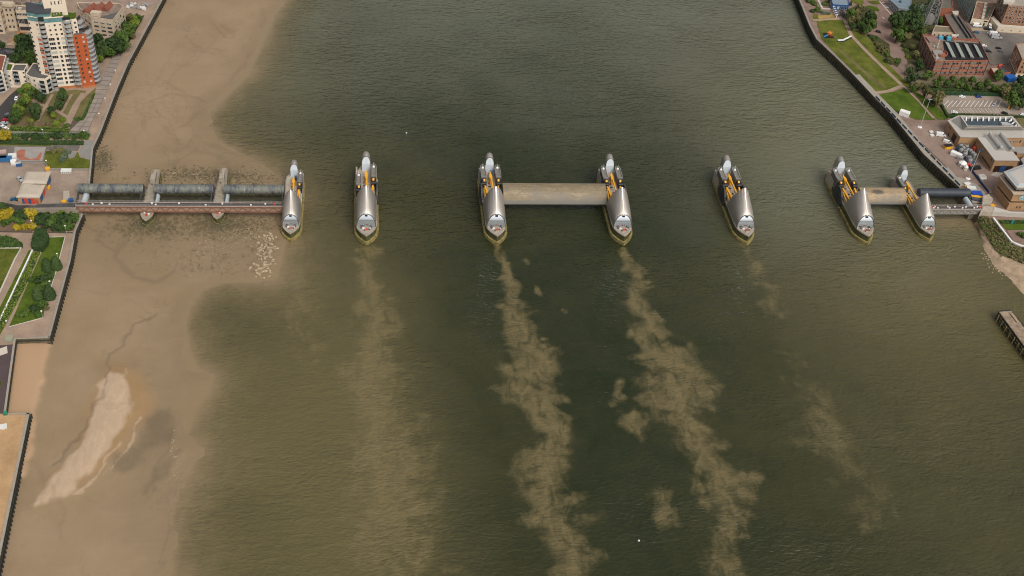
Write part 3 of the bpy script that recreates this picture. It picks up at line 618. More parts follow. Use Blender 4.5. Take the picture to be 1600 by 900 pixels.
# falling radial gates at the banks: long tube carried over the water by arms
def tube_mat(name, c0, c1, c2):
    m = bpy.data.materials.new(name); m.use_nodes = True; n = m.node_tree.nodes; l = m.node_tree.links; b = n['Principled BSDF']
    co = n.new('ShaderNodeNewGeometry').outputs['Position']
    a = nnoise(n, l, co, .35, 6, .75, (1, .35, .35)); f = nnoise(n, l, co, 1.3, 4, .7, (1, .3, .3))
    c = ramp3(l, n, c0, [(nsmooth(n, l, a, .37, .56), c1), (nsmooth(n, l, f, .60, .70), c2)]); l.new(c, b.inputs['Base Color']); b.inputs['Roughness'].default_value = .6; return m
TB = tube_mat('weathered blue black tube', (.046, .056, .070), (.15, .155, .13), (.36, .37, .35)); TB2 = mat('blue grey gate tube', (.036, .044, .056), .55, .1, .22, .2)
WEED = mat('weedy sill', (.12, .105, .055), .9, 0, .4, .5, .3, col2=(.20, .165, .09))
def radial_gate(x0, x1, yc, zc, r, ms, label, group):
    o = thing('radial_gate', label, 'flood gate', ((x0+x1)/2, yc, zc), 0, group); org = tuple(o.location)
    b = MB(org); b.sm = True; N = 20; pr = [(yc+r*math.cos(2*math.pi*i/N), zc+r*.98*math.sin(2*math.pi*i/N)) for i in range(N+1)]
    b.grid([[(x0+(x1-x0)*k/8, y, z) for k in range(9)] for y, z in pr], False); b.build('gate_tube', ms, o)
    b = MB(org)
    for x in (x0, x1): b.add([(x, y, z) for y, z in pr[:-1]], [tuple(range(N))])
    b.build('end_plate', DGREY, o)
    for x in (x0+.9, x1-.9):
        b = MB(org); b.bar((x, yc, zc), (x, yc-11.5, zc-2.6), .7, 1.2); b.build('gate_arm', DGREY, o)
    return o
def sill(x0, x1, yc, label, group):
    o = thing('weedy_sill_beam', label, 'sill beam', ((x0+x1)/2, yc, 0), 0, group); org = tuple(o.location)
    b = MB(org); b.box(((x0+x1)/2, yc+8.8, 1.3), (x1-x0, 1.5, 2.6)); b.build('front_beam', WEED, o)
    b = MB(org); b.box(((x0+x1)/2, yc+11.0, 1.0), (x1-x0, 2.6, 2.2)); b.build('sill_slab', CONC_D, o)
    b = MB(org); b.box(((x0+x1)/2, yc+4.2, 1.0), (x1-x0, 7.0, 1.9)); b.build('shade_slab', mat('painted shade slab', (.034, .032, .020), .7, 0, .4, .4, .2, col2=(.075, .066, .036)), o)  # dark slab put in for the shade between tube gate and footbridge
    for k in range(9): b = MB(org); b.box((x0+(x1-x0)*(k+.5)/9, yc+7.9, 1.2), (.6, .5, 2.9)); b.build('buttress', ALGAE, o)
NL = [(-262.7, 13.3), (-225.1, 14.9)]
xl = G(121, 295, 10)[0]
spans = [(xl, -266.2), (-260.4, -228.3), (-222.8, PX[0]-4.6)]
for (a, b_), t in zip(spans, ('left bank and the first low concrete pier', 'two low concrete piers', 'second low pier and the small steel roofed pier')):
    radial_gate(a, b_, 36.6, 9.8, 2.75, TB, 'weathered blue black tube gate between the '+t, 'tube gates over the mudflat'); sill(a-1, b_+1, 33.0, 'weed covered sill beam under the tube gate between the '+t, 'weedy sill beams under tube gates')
xr = G(1513, 302.5, 8)[0]
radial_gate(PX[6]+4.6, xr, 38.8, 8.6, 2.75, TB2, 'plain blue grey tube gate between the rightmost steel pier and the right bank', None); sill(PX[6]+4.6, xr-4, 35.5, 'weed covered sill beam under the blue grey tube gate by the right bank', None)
# low concrete piers under the footbridge
def low_pier(x, y0, label):
    o = thing('low_pier', label, 'concrete pier', (x, y0, 0), 0, 'low concrete piers standing in the mud')
    pl = [(0, 0), (2.0, 2.0), (3.3, 5.2), (3.5, 8), (3.0, 24), (2.3, 38), (2.0, 45), (1.3, 46.8), (0, 47.4)]; f = lambda off: inset(pl+[(-a, b) for a, b in pl[-2:0:-1]], -off)
    b = MB(); b.prism(f(1.15), -2, 1.5); b.prism(f(.7), 1.5, 2.7); b.build('fender_ledge', mat('low pier ledge', (.075, .068, .030), .85, 0, .35, .6, .2, col2=(.17, .145, .07)), o)
    b = MB(); b.prism(f(-.1), 2.5, 5.2); b.build('concrete_base', ALGAE, o)
    b = MB(); b.prism(f(0), 5.2, 5.7, True); b.prism([(-2.7, 12), (2.7, 12), (2.3, 27), (1.9, 43), (1, 46), (-1, 46), (-1.9, 43), (-2.3, 27)], 5.7, 7.0); b.build('pier_top', mat('brown grey pier top', (.25, .215, .165), .85, 0, .18, .5, .15, col2=(.32, .275, .215)), o)
    b = MB(); b.box((0, 34, 8.6), (2.6, 5, 3.2)); b.box((.1, 40, 7.9), (1.6, 4, 1.8)); b.build('hoist_house', mat('pale concrete', (.33, .285, .225), .85, 0, .1, .5), o)
    b = MB(); b.box((.9, 36.6, 9.2), (1.0, .2, 1.6)); b.box((-.6, 31.6, 7.1), (1.0, 1.2, .2)); b.build('hatch', BLK, o)
    b = MB(); b.sm = True; rows = []
    for i in range(9):
        t = math.pi*i/8; rows.append([(3.9-1.25*math.cos(t), y, 5.7+2.3*math.sin(t)) for y in (9.2, 11, 14, 18, 21.5)])
    b.grid(rows); b.build('curved_cover', mat('pale blue cover', (.50, .56, .58), .4, .2, .06, .5), o)
    b = MB(); b.box((0.1, 4.6, 6.2), (1.0, .8, 1.0)); b.build('lifebuoy_cabinet', RED, o)
    b = MB(); b.box((-2.4, 10.4, 7.2), (1.1, 1.1, 1.0)); b.build('winch', YEL, o)
    b = MB(); b.box((1.1, 5.6, 6.0), (.8, .7, .6)); b.box((-1.3, 6.8, 5.95), (.7, .7, .5)); b.build('locker', WHITE, o)
    b = MB()
    for k in (-1, 1):
        for y in np.arange(9, 44, 3.0): b.bar((k*(2.9-.03*(y-9)), y, 5.7), (k*(2.9-.03*(y-9)), y, 8.1), .07)
        b.bar((k*2.9, 9, 8.1), (k*1.85, 44, 8.1), .08)
    b.build('railing', RAIL, o)
for px_, lab in (((131, 310), 'pale curved gate cover on the left bank at the end of the brown footbridge'), ((1516, 317), 'pale curved gate cover on the right bank at the end of the grey footbridge')):
    q = gx(*px_, 8); o = thing('gate_cover', lab, 'gate cover', (q[0], q[1], 0)); b = MB(); b.sm = True; b.grid([[(1.7*math.cos(math.pi*(1-i/8)), y, 6+2.2*math.sin(math.pi*i/8)) for y in (-6, 0, 6)] for i in range(9)]); b.build('curved_cover', mat('pale blue cover', (.50, .56, .58), .4, .2, .06, .5), o); b = MB(); b.box((0, 0, 3.2), (3.4, 12, 5.8)); b.build('cover_base', CONC_D, o)
low_pier(*NL[0], 'low concrete pier under the brown footbridge, nearer the left bank'); low_pier(*NL[1], 'low concrete pier under the brown footbridge, nearer the steel roofed piers')

# truss footbridges
BRN = mat('rust brown truss steel', (.21, .105, .066), .65, .1, .2, .4); BRN2 = mat('pale brown truss web', (.33, .225, .165), .7, .1, .12, .4)
GRY = mat('grey truss steel', (.24, .23, .205), .6, .2, .12, .4); ASPH = mat('asphalt', (.062, .058, .055), .9, 0, .2, .25, col2=(.085, .078, .072)); PINK = mat('pinkish grey kerb', (.42, .33, .28), .8, 0, .1, .4)
def truss(x0, x1, y0, y1, z0, z1, n, mc, mw, label, cat='footbridge'):
    o = thing('truss_footbridge', label, cat, ((x0+x1)/2, (y0+y1)/2, z0)); org = tuple(o.location); xm = (x0+x1)/2; L = x1-x0
    for y in (y0, y1):
        b = MB(org); b.box((xm, y, z1-.25), (L, .5, .6)); b.box((xm, y, z0+.25), (L, .5, .55)); b.build('chord', mc, o)
        s = 1 if y == y1 else -1
        b = MB(org); b.box((xm, y-s*.25, (z0+z1)/2), (L-.4, .06, z1-z0-.7)); b.build('web_screen', mw, o)
        for k in range(n):
            xa = x0+L*k/n; b = MB(org); hi, lo = z1-.5, z0+.5
            b.bar((xa+.2, y, lo if k % 2 else hi), (xa+L/n-.1, y, hi if k % 2 else lo), .30); b.build('diagonal', mc, o)
    b = MB(org); b.box((xm, (y0+y1)/2, z1-.05), (L, y1-y0-.5, .25)); b.build('walkway_deck', ASPH, o)
    for y in (y0+.15, y1-.15): b = MB(org); b.box((xm, y, z1+.16), (L, .34, .2)); b.build('kerb', PINK, o)
    b = MB(org)
    for y in (y0, y1):
        for x in np.arange(x0+.5, x1, 2.4): b.bar((x, y, z1+.05), (x, y, z1+1.25), .07)
        b.bar((x0, y, z1+1.25), (x1, y, z1+1.25), .08); b.bar((x0, y, z1+.75), (x1, y, z1+.75), .06)
    b.build('handrail', RAIL, o)
    for y in (y0+1.2, y1-1.2): b = MB(org); b.bar((x0, y, z1+.2), (x1, y, z1+.2), .13); b.build('service_pipe', mat('pipe', (.10, .09, .085), .6, .3, .1, .5), o)
    b = MB(org)
    for k, f in enumerate((.08, .12, .16, .36, .38, .49, .62, .70, .84, .91)): b.box((x0+L*f, (y0+y1)/2+.6*(1 if k % 2 else -1), z1+.45), (.9, .6, .8))
    b.build('deck_box', WHITE, o)
    b = MB(org); b.box((x0+L*.05, (y0+y1)/2, z1+.5), (1.1, .8, .9)); b.box((x0+L*.955, (y0+y1)/2, z1+.5), (1.1, .8, .9)); b.build('lifebuoy_cabinet', RED, o)
    return o
bxl = G(118, 325, 9)[0]
truss(bxl, PX[0]-4.3, 20.6, 24.2, 5.9, 9.7, 40, BRN, BRN2, 'long rust brown truss footbridge from the left bank across the mudflat')
bxr = G(1536, 328, 9)[0]
truss(PX[6]+4.6, bxr, 21.2, 24.8, 5.9, 9.2, 16, GRY, mat('pale grey web', (.33, .31, .28), .7, .1, .1, .4), 'short grey truss footbridge from the rightmost pier to the right bank')

# ------------------------------------------------------------------ land
PAVE = mat('tan paving', (.27, .20, .145), .9, 0, .14, .12, .1, col2=(.32, .235, .17)); PAVE_B = mat('brown brick paving', (.20, .135, .105), .9, 0, .14, .2, .1, col2=(.245, .17, .135))
GRASS = mat('mown grass', (.054, .080, .009), .95, 0, .18, .10, .3, col2=(.125, .128, .024), fine=1.2); GRASS_D = mat('dry grass', (.105, .098, .034), .95, 0, .2, .12, .3, col2=(.155, .132, .058), fine=1.2); GRASS_G = mat('bright green grass', (.042, .080, .007), .95, 0, .2, .12, .3, col2=(.085, .118, .016), fine=1.2)
YARD = mat('gravel yard', (.235, .18, .14), .95, 0, .16, .09, .2, col2=(.31, .24, .185)); TARMAC = mat('old tarmac', (.125, .112, .10), .92, 0, .16, .1, .1, col2=(.165, .148, .13)); TAR_D = mat('dark tarmac', (.055, .053, .052), .9, 0, .18, .15, .1)
LOT = mat('car park tarmac', (.25, .205, .165), .92, 0, .12, .1, .1, col2=(.29, .24, .195)); BRKROAD = mat('reddish road', (.205, .135, .11), .92, 0, .12, .1, .1, col2=(.23, .16, .13))
KERB = mat('pale kerb', (.47, .43, .37), .8, 0, .1, .5); PAINT = mat('road paint', (.70, .68, .62), .7, 0, .1, 1.5); SLAB = mat('grey paving slab', (.235, .195, .165), .9, 0, .14, .15, .1, col2=(.27, .23, .195))
SOIL = mat('bare soil', (.15, .10, .065), .95, 0, .25, .4, .2); TERR = mat('far ground', (.10, .09, .065), .95, 0, .25, .01, 0, col2=(.14, .12, .08))
TIMB = mat('dark wet timber', (.030, .030, .024), .75, 0, .4, .6, .1); COPE = mat('grey coping', (.30, .27, .225), .85, 0, .14, .5, .1); WALLC = mat('algae river wall', (.075, .068, .042), .85, 0, .35, .3, .2, col2=(.14, .12, .075))
ZC = [LAND]
def lay(name, px, m, dz=.02, z=None):
    ZC[0] += .006; return sheet(name, PL(px, LAND), (z if z is not None else ZC[0]+dz), m)
b = MB(); b.add([(-9000, -9000, -3), (9000, -9000, -3), (9000, 14000, -3), (-9000, 14000, -3)], [(0, 1, 2, 3)]); tag(b.build('ground', TERR), kind='structure')
leftp = [p for p in wallN]+[(bxl-.5, 27), (bxl-.5, 18)]+wallS
b = MB(); b.prism(leftp+[(leftp[-1][0]-40, -400), (-3500, -400), (-3500, 4000), (leftp[0][0]+250, 4000)], -2, LAND); tag(b.build('left_bank', PAVE), kind='structure')
PATHW = [(1551, 341), (1562, 356), (1580, 379.5), (1588, 383), (1604, 388), (1660, 410), (1720, 430)]
pathw = PL(PATHW, LAND)
rightp = [p for p in wallR]+[(bxr-6, 40), (bxr-1, 18)]+pathw
b = MB(); b.prism(rightp+[(3500, rightp[-1][1]-60), (3500, 4000), (rightp[0][0]-250, 4000)], -2, LAND); tag(b.build('right_bank', PAVE_B), kind='structure')
# sloping bank south of the right bridge
def bank_strip(name, A, B, m, n=60, k=6, noise=.3, sag=0.0):
    A = resample(A, n); B = resample(B, n); rows = []
    for j in range(k+1):
        t = j/k; rows.append([(a[0]+(c[0]-a[0])*t, a[1]+(c[1]-a[1])*t, a[2]+(c[2]-a[2])*t-sag*math.sin(math.pi*t)+(random.uniform(-noise, noise) if 0 < j < k else 0)) for a, c in zip(A, B)])
    b = MB(); b.sm = True; b.grid(rows, True); o = b.build(name, m); tag(o, kind='structure'); return o, rows
e1 = [(x, y, LAND-.02) for x, y in [(bxr-1.5, 19)]+pathw]; e2 = [(*gx(a, c, 2.2), 2.2) for a, c in [(1526, 346), (1532, 357), (1546, 378), (1561, 398), (1580, 405), (1600, 413), (1650, 440), (1720, 470)]]
e3 = [(*gx(a, c, 0), -.05) for a, c in [(1520, 350), (1527, 356), (1538, 389), (1552, 415), (1575, 433), (1600, 462), (1640, 520), (1700, 600)]]
e4 = [(x-9, y-7, -1.6) for x, y, z in e3]
bank_strip('grass_bank', e1, e2, mat('rough bank', (.085, .078, .032), .95, 0, .3, .35, .4, col2=(.15, .125, .06)))
bank_strip('shingle_beach', e2, e3, mat('shingle beach', (.27, .20, .13), .95, 0, .2, .2, .3, col2=(.38, .28, .19))); bank_strip('beach_toe', e3, e4, mat('wet shingle', (.20, .15, .095), .6, 0, .2, .2, .2))

def river_wall(label, pts, side, z0=-1.0, z1=6.6, step=3.0, pile=True, cat='river wall', rail=False, group=None, cop=.8, walers=1, colr=None):
    c = pts[len(pts)//2]; org = (c[0], c[1], 0); o = thing('river_wall', label, cat, org, 0, group)
    def off(d):
        p = [Vector(q) for q in pts]; out = []
        for i in range(len(p)):
            t = (p[min(i+1, len(p)-1)]-p[max(i-1, 0)]).normalized(); n = Vector((-t.y, t.x))*side; out.append((p[i].x+n.x*d, p[i].y+n.y*d))
        return out
    A, B_, C = off(.02), off(-.35), off(-1.1)
    b = MB(org); b.grid([[(x, y, z0) for x, y in A], [(x, y, z1-.35) for x, y in A]], side < 0); b.build('wall_face', colr or WALLC, o)
    b = MB(org); q = off(.18); w = off(-cop); rows = [[(x, y, z1-.4) for x, y in q], [(x, y, z1) for x, y in q], [(x, y, z1) for x, y in w], [(x, y, LAND-.2) for x, y in w]]; b.grid(rows, side < 0); b.build('coping', COPE, o)
    for k in range(walers):
        zz = z1-1.6-k*2.2; b = MB(org); q = off(.45)
        for i in range(len(q)-1): b.bar((*q[i], zz), (*q[i+1], zz), .35, .4)
        b.build('waler', TIMB, o)
    if pile:
        pb = MB(); pb.box((0, 0, (z1-.5+z0)/2), (.5, .55, z1-.5-z0)); me = pb.mesh('fender_pile', TIMB); d = off(.62)
        sp = along(d, step)
        for i, p in enumerate(sp):
            if i >= 290: break
            t = sp[min(i+1, len(sp)-1)]; link_mesh('fender_pile', me, o, (p[0]-org[0], p[1]-org[1], 0), math.atan2(t[1]-p[1], t[0]-p[0]), (1, 1, random.uniform(.9, 1.0)))
    if rail:
        b = MB(org); d = off(-.5); sp = along(d, 2.5)
        for i in range(len(sp)-1): b.bar((*sp[i], z1), (*sp[i], z1+1.1), .07); b.bar((*sp[i], z1+1.1), (*sp[i+1], z1+1.1), .07); b.bar((*sp[i], z1+.6), (*sp[i+1], z1+.6), .05)
        b.build('railing', RAIL, o)
    return o
river_wall('dark timber piled river wall below the tower block and park on the left bank', wallN, 1, 0, 6.6, 3.0, rail=True, cop=.6)
river_wall('dark timber piled river wall along the tan promenade below the footbridge', wallS[:4], 1, 0, 6.6, 2.6, rail=True, cop=.6)
river_wall('stepped corner river wall round the sandy recess on the left bank', wallS[3:7], 1, 1.0, 6.6, 2.6, pile=False, walers=2)
river_wall('sloping timber ribbed river wall at the bottom left corner', wallS[6:], 1, 0, 6.6, 2.2, walers=2, cop=1.0)
river_wall('long timber piled river wall curving below the park on the right bank', wallR[:7], -1, -1, 6.7, 2.8, cop=.9, rail=True)
rw2 = river_wall('straight timber piled river wall with blue railing panels on the right bank', wallR[6:], -1, -1, 6.7, 2.4, cop=4.5)
p0, p1 = Vector(wallR[7]), Vector(wallR[-1]); dd = (p1-p0).normalized(); nn = Vector((-dd.y, dd.x)); L = (p1-p0).length
pb = MB(); pb.box((0, 0, .55), (5.4, .16, 1.1)); pme = pb.mesh('railing_panel', mat('blue railing panel', (.025, .085, .16), .35, .2, .25, .4)); N = int(L/6.6)
for i in range(N):
    q = p0+dd*(L*(i+.5)/N)+nn*.6; link_mesh('railing_panel', pme, rw2, (q.x-rw2.location.x, q.y-rw2.location.y, 6.7), math.atan2(dd.y, dd.x))
# abutment wall faces by the bridges
def block(name, label, cat, px, z0, z1, m, zpx=None, part='wall', extra=None):
    p = PL(px, zpx if zpx is not None else z1); c = (sum(a[0] for a in p)/len(p), sum(a[1] for a in p)/len(p), z0); o = thing(name, label, cat, c)
    b = MB(c); b.prism(p, z0, z1); b.build(part, m, o); i = inset(p, .35); b = MB(c); b.prism(i, z1-.02, z1+.06); b.build('top_slab', extra or m, o); return o
block('bridge_abutment', 'concrete abutment carrying the left end of the brown footbridge', 'abutment', [(119, 316), (134, 316.5), (133, 321), (118, 333)], 0, 6.9, CONC_D)
block('approach_ramp', 'dark tarmac ramp with a tall concrete wall leading onto the brown footbridge', 'ramp', [(60, 318.5), (119.5, 316.3), (118.5, 324.5), (40, 325)], LAND-1, 9.3, mat('ramp concrete', (.29, .255, .205), .9, 0, .15, .3, .1), extra=ASPH)
block('bridge_abutment', 'concrete abutment carrying the right end of the grey footbridge', 'abutment', [(1536, 322), (1552, 322), (1552, 331), (1532, 331)], 0, 9.1, CONC)
block('approach_ramp', 'pale concrete terrace wall below the round control building', 'ramp', [(1553, 323), (1580, 330.5), (1640, 332), (1640, 336), (1552, 331)], LAND-.5, 9.0, mat('pale terrace concrete', (.45, .42, .37), .85, 0, .1, .3, .1))
block('concrete_plinth', 'wedge shaped concrete plinth at the end of the dark blue fence strip', 'plinth', [(1536, 306), (1545, 303), (1552, 311), (1548, 319), (1535, 318)], LAND, 9.4, CONC)

# ---- left bank surfaces
road_l = lay('road', [(-40, 175), (0, 166), (14, 150), (28, 138), (30, 142), (22, 165), (14, 185), (8, 205), (-40, 215)], TAR_D)
lay('lawn', [(47, 146), (120, 140), (135, 142), (118, 170), (106, 195), (102, 203), (15, 202), (25, 175)], GRASS_D)
lay('lawn', [(127, 158), (150, 136), (148, 152), (133, 178), (124, 187), (114, 186)], GRASS_D)
for i, (p, w) in enumerate([([(48, 156), (70, 166), (93, 176), (107, 185)], 2.4), ([(82, 148), (71, 167), (59, 190)], 2.0), ([(131, 146), (118, 165), (108, 186), (104, 196)], 3.4), ([(112, 148), (96, 177)], 1.6)]):
    ribbon('path', PL(p, LAND), w, LAND+.30+.006*i, PAVE)
for p in ([(32, 190), (46, 190), (46, 197), (31, 197)], [(60, 190), (78, 191), (77, 197), (58, 197)], [(98, 190), (110, 192), (108, 198), (95, 198)]): lay('planting_bed', p, SOIL)
lay('path', [(-20, 203), (108, 204), (140, 205), (144, 212), (-20, 209)], mat('grey lane', (.22, .20, .155), .9, 0, .12, .2))
lay('lawn', [(-20, 223), (80, 224), (80, 228.5), (-20, 227)], GRASS)
lay('forecourt', [(-20, 227.5), (82, 229), (83, 224.5), (126, 226), (122, 236), (72, 235), (70, 253), (-20, 255)], TARMAC)
lay('play_court', [(23, 229.5), (72, 229.8), (66, 252), (20, 251)], mat('grey pad', (.29, .265, .24), .9, 0, .15, .3))
lay('red_court', [(24, 238), (33, 233.5), (40, 234.5), (38, 245), (48, 249), (58, 246), (63, 238), (66, 240), (62, 251), (30, 250)], mat('red court', (.33, .13, .085), .9, 0, .2, .3))
lay('lawn', [(72, 236), (82, 236), (122, 238), (125, 246), (141, 250), (140, 263), (78, 264), (68, 252)], GRASS)
lay('paved_fan', [(132, 220), (146, 219), (143, 248), (134, 249), (126, 243), (124, 237)], mat('grey fan paving', (.225, .215, .195), .9, 0, .12, .3)); lay('paved_square', [(108, 237), (121, 237.5), (116, 246), (110, 248), (104, 245)], mat('grey fan paving', (.2,)*3))
lay('yard', [(-60, 262), (22, 256), (70, 256), (76, 266), (140, 266), (136, 288), (133, 300), (132, 316), (112, 318), (60, 318), (36, 326), (-60, 330)], YARD)
lay('road', [(-60, 315), (2, 316), (28, 321), (62, 321), (40, 326), (40, 330), (12, 331), (-60, 328)], TAR_D)
lay('promenade', [(-10, 361.5), (118, 361.5), (77, 527), (24, 530), (-40, 560)], PAVE)
lay('lawn', [(76, 371), (101, 370), (88, 420), (73, 469), (67, 497), (14, 511), (49, 431)], GRASS_G)
lay('lawn', [(-30, 389), (33, 388), (24, 405), (0, 460), (-30, 520)], GRASS); lay('lawn', [(45, 391), (50, 391), (-10, 525), (-30, 545), (-30, 530), (0, 480)], GRASS_G)
lay('shrub_bed', [(-20, 333), (122, 334), (117, 361), (-20, 361)], SOIL)
lay('terrace', [(-60, 545), (24, 538), (20, 560), (7, 646), (-60, 650)], mat('purple grey paving', (.085, .062, .062), .9, 0, .12, .2)); lay('white_pad', [(-30, 556), (11, 541), (12, 552), (-20, 563)], mat('pale slab', (.52, .46, .38), .85, 0, .06, .3)); lay('lawn', [(-20, 590), (3, 596), (-4, 625), (-30, 625)], GRASS_G)
lay('sand_yard', [(-60, 650), (8, 647), (43, 647), (14, 792), (-20, 925), (-60, 1000)], mat('sand yard', (.375, .232, .115), .95, 0, .12, .12, .2, col2=(.43, .28, .15)))
lay('demolition_yard', [(-60, 56), (22, 50), (30, 40), (56, 44), (62, 70), (30, 80), (-60, 95)], mat('rubble ground', (.23, .18, .14), .95, 0, .3, .2, .3)); lay('rubble_patch', [(33, 43), (42, 42), (40, 55), (28, 64), (22, 66), (15, 64), (25, 54)], mat('orange rubble', (.36, .16, .07), .95, 0, .3, .5, .4)); lay('rubble_patch', [(8, 70), (24, 63), (30, 66), (22, 71)], mat('tan rubble', (.42, .30, .19), .95, 0, .3, .5, .4))
lay('scrubland', [(145, 62), (175, 62), (196, 30), (226, 24), (205, 62), (182, 88), (168, 90), (150, 100)], mat('scrub ground', (.06, .06, .028), .95, 0, .3, .2, .3)); lay('yard', [(122, -30), (245, -30), (250, 2), (228, 14), (190, 8), (124, 6)], mat('debris yard', (.27, .20, .16), .95, 0, .25, .2, .3))
# paving slabs of the riverside square
Lp = PL([(176.3, 86), (167.4, 105.6), (156, 130), (146, 150), (135, 177), (122, 192), (107, 206)], LAND); Rp = PL([(190.5, 87.7), (180.5, 112), (168, 140), (162, 155), (155, 171), (144, 190), (138, 206)], LAND)
sq = lay('riverside_square', [(177, 86), (190.5, 87.5), (168, 140), (155, 171), (144, 190), (138, 206), (107, 206), (113, 189), (122, 186), (135, 177), (156, 130)], mat('slab joint', (.10, .08, .065), .9, 0, .1, .5))
n = 17; Ls = resample(Lp, n+1); Rs = resample(Rp, n+1); zt = ZC[0]+.02
for i in range(n):
    cols = 1 if i < 10 else 2
    for k in range(cols):
        def pt(t, u):
            a = Vector(Ls[i]).lerp(Vector(Ls[i+1]), t); c = Vector(Rs[i]).lerp(Vector(Rs[i+1]), t); q = a.lerp(c, u); return (q.x, q.y)
        u0, u1 = k/cols+.02, (k+1)/cols-.02; b = MB(); b.prism([pt(.05, u0), pt(.95, u0), pt(.95, u1), pt(.05, u1)], zt, zt+.07+random.uniform(0, .03)); b.build('paving_slab', SLAB, sq)
def low_wall(label, px, w, h, m, name='low_wall', cat='low wall', z=LAND, group=None):
    p = PL(px, z); o = ribbon(name, p, w, z, m, None, h); tag(o, label, cat, group); return o
low_wall('white low wall along the left edge of the striped hedge garden', [(-6, 514), (51, 391.5), (64, 391)], .7, .7, WHITE); low_wall('pale low wall along the round cornered lawn by the brown path', [(-10, 388), (33.5, 388), (24, 405), (-4, 466)], .8, .6, KERB)
low_wall('pale kerb on the promenade edge of the lawn with cone shaped bushes', [(76, 371), (102, 370), (89, 420), (74, 469)], .4, .3, KERB, 'kerb', 'kerb'); low_wall('tan kerb at the lower end of the lawn with cone shaped bushes', [(67, 497), (14, 511)], .4, .3, KERB, 'kerb', 'kerb')
low_wall('grey boundary wall between the boat yard and the small lawn', [(24, 256), (70, 256.5), (76, 266), (139, 267)], .5, 1.4, mat('grey block wall', (.26, .235, .20), .9, 0, .1, .5))

# ---- right bank surfaces
R6 = lambda p: ZM(1240, 0, 4.444, p); R8 = lambda p: ZM(1240, 0, 8.889, p); R9 = lambda p: ZM(1420, 0, 8.889, p); R10 = lambda p: ZM(1420, 90, 8.889, p); R11 = lambda p: ZM(1440, 170, 10, p); R12 = lambda p: ZM(1480, 240, 9, p); R7 = lambda p: ZM(1340, 140, 6.154, p)
lay('lawn', R6([(158, 150), (250, 142), (335, 138), (362, 180), (395, 250), (560, 430), (745, 595), (640, 632), (560, 640), (470, 555), (300, 385), (195, 275)]), GRASS)
lay('lawn', R6([(395, 200), (450, 215), (560, 290), (650, 440), (800, 590), (790, 612), (752, 585), (590, 430), (430, 265)]), GRASS)
lay('lawn', R6([(580, 660), (690, 640), (770, 612), (870, 710), (985, 835), (850, 832), (690, 765)]), GRASS_G); lay('lawn', R6([(810, 620), (870, 650), (1000, 740), (1075, 830), (1000, 832), (895, 720)]), GRASS_G)
lay('worn_track', R6([(300, 330), (380, 385), (480, 480), (600, 570), (640, 610), (620, 620), (520, 545), (400, 430), (310, 350)]), GRASS_D)
lay('dry_meadow', R8([(330, 220), (420, 215), (560, 180), (590, 240), (350, 268)]), mat('dry straw grass', (.33, .225, .075), .95, 0, .2, .3, .3)); lay('lawn', R8([(265, 200), (330, 200), (350, 262), (280, 265)]), GRASS)
for i, (p, w) in enumerate([(R6([(350, 130), (372, 190), (400, 250), (480, 335), (570, 425), (660, 510), (748, 592)]), 3.0), (R6([(760, 600), (870, 710), (970, 825)]), 1.5), (R6([(560, 650), (660, 635), (735, 605), (770, 602)]), 3.0), (R8([(265, 290), (400, 280), (640, 265)]), 3.0)]): ribbon('path', PL(p, LAND), w, LAND+.42+.006*i, PAVE)
lay('road', R6([(605, -20), (720, -20), (735, 80), (660, 140), (660, 170), (700, 300), (770, 400), (805, 440), (770, 490), (740, 480), (660, 410), (640, 300), (560, 170), (600, 100), (575, 40)]), BRKROAD)
lay('terrace', R8([(620, 120), (760, 130), (740, 260), (710, 300), (640, 280), (600, 220)]), mat('terrace paving', (.17, .13, .115), .9, 0, .14, .3))
lay('lawn', R8([(790, -20), (970, -20), (970, 60), (900, 70), (820, 30)]), GRASS); lay('lawn', R8([(1000, 90), (1060, 78), (1150, 100), (1195, 140), (1180, 165), (1120, 150), (1020, 115)]), GRASS_G); lay('lawn', R8([(1020, 20), (1180, 10), (1200, 60), (1090, 60)]), GRASS)
lay('service_yard', R9([(700, 180), (860, 340), (1180, 380), (1230, 450), (1620, 490), (1620, 900), (1130, 900), (960, 560), (850, 400)]), TARMAC); lay('road', R9([(930, 470), (990, 470), (1290, 790), (1360, 900), (1200, 900), (1100, 700)]), mat('worn tarmac lane', (.17, .15, .125), .92, 0, .12, .15)); lay('forecourt', R9([(860, 390), (1080, 395), (1110, 430), (880, 430)]), mat('tan forecourt', (.33, .25, .165), .9, 0, .1, .3))
lay('verge', R10([(-60, 100), (200, 60), (330, 240), (1150, 290), (1320, 230), (1620, 290), (1620, 620), (1330, 600), (1250, 530), (520, 470), (180, 480), (60, 440), (-60, 300)]), mat('leaf litter verge', (.105, .085, .050), .95, 0, .25, .2, .3, col2=(.16, .13, .085)))
lot = lay('car_park', R10([(490, 530), (700, 520), (1240, 525), (1400, 690), (1640, 740), (1640, 800), (1500, 800), (1300, 785), (590, 775), (540, 785), (460, 665)]), LOT)
zl = ZC[0]+.03
def strip(a, c, w, m, parent, name='bay_line'):
    a, c = Vector(gx(*a, LAND)), Vector(gx(*c, LAND)); d = (c-a).normalized(); q = Vector((-d.y, d.x))*w/2; b = MB(); b.add([(a.x-q.x, a.y-q.y, zl), (c.x-q.x, c.y-q.y, zl), (c.x+q.x, c.y+q.y, zl), (a.x+q.x, a.y+q.y, zl)], [(0, 1, 2, 3)]); b.build(name, m, parent)
for i in range(13):
    t = R10([(505+60*i, 600+2*i), (505+60*i-85+2*i, 690)]) if i else R10([(560, 605), (495, 660)])
    a = R10([(575+61*(i-.4), 603)])[0]; c = R10([(575+61*(i-.4)-85+i*3, 690)])[0]; strip(a, c, .32, PAINT, lot)
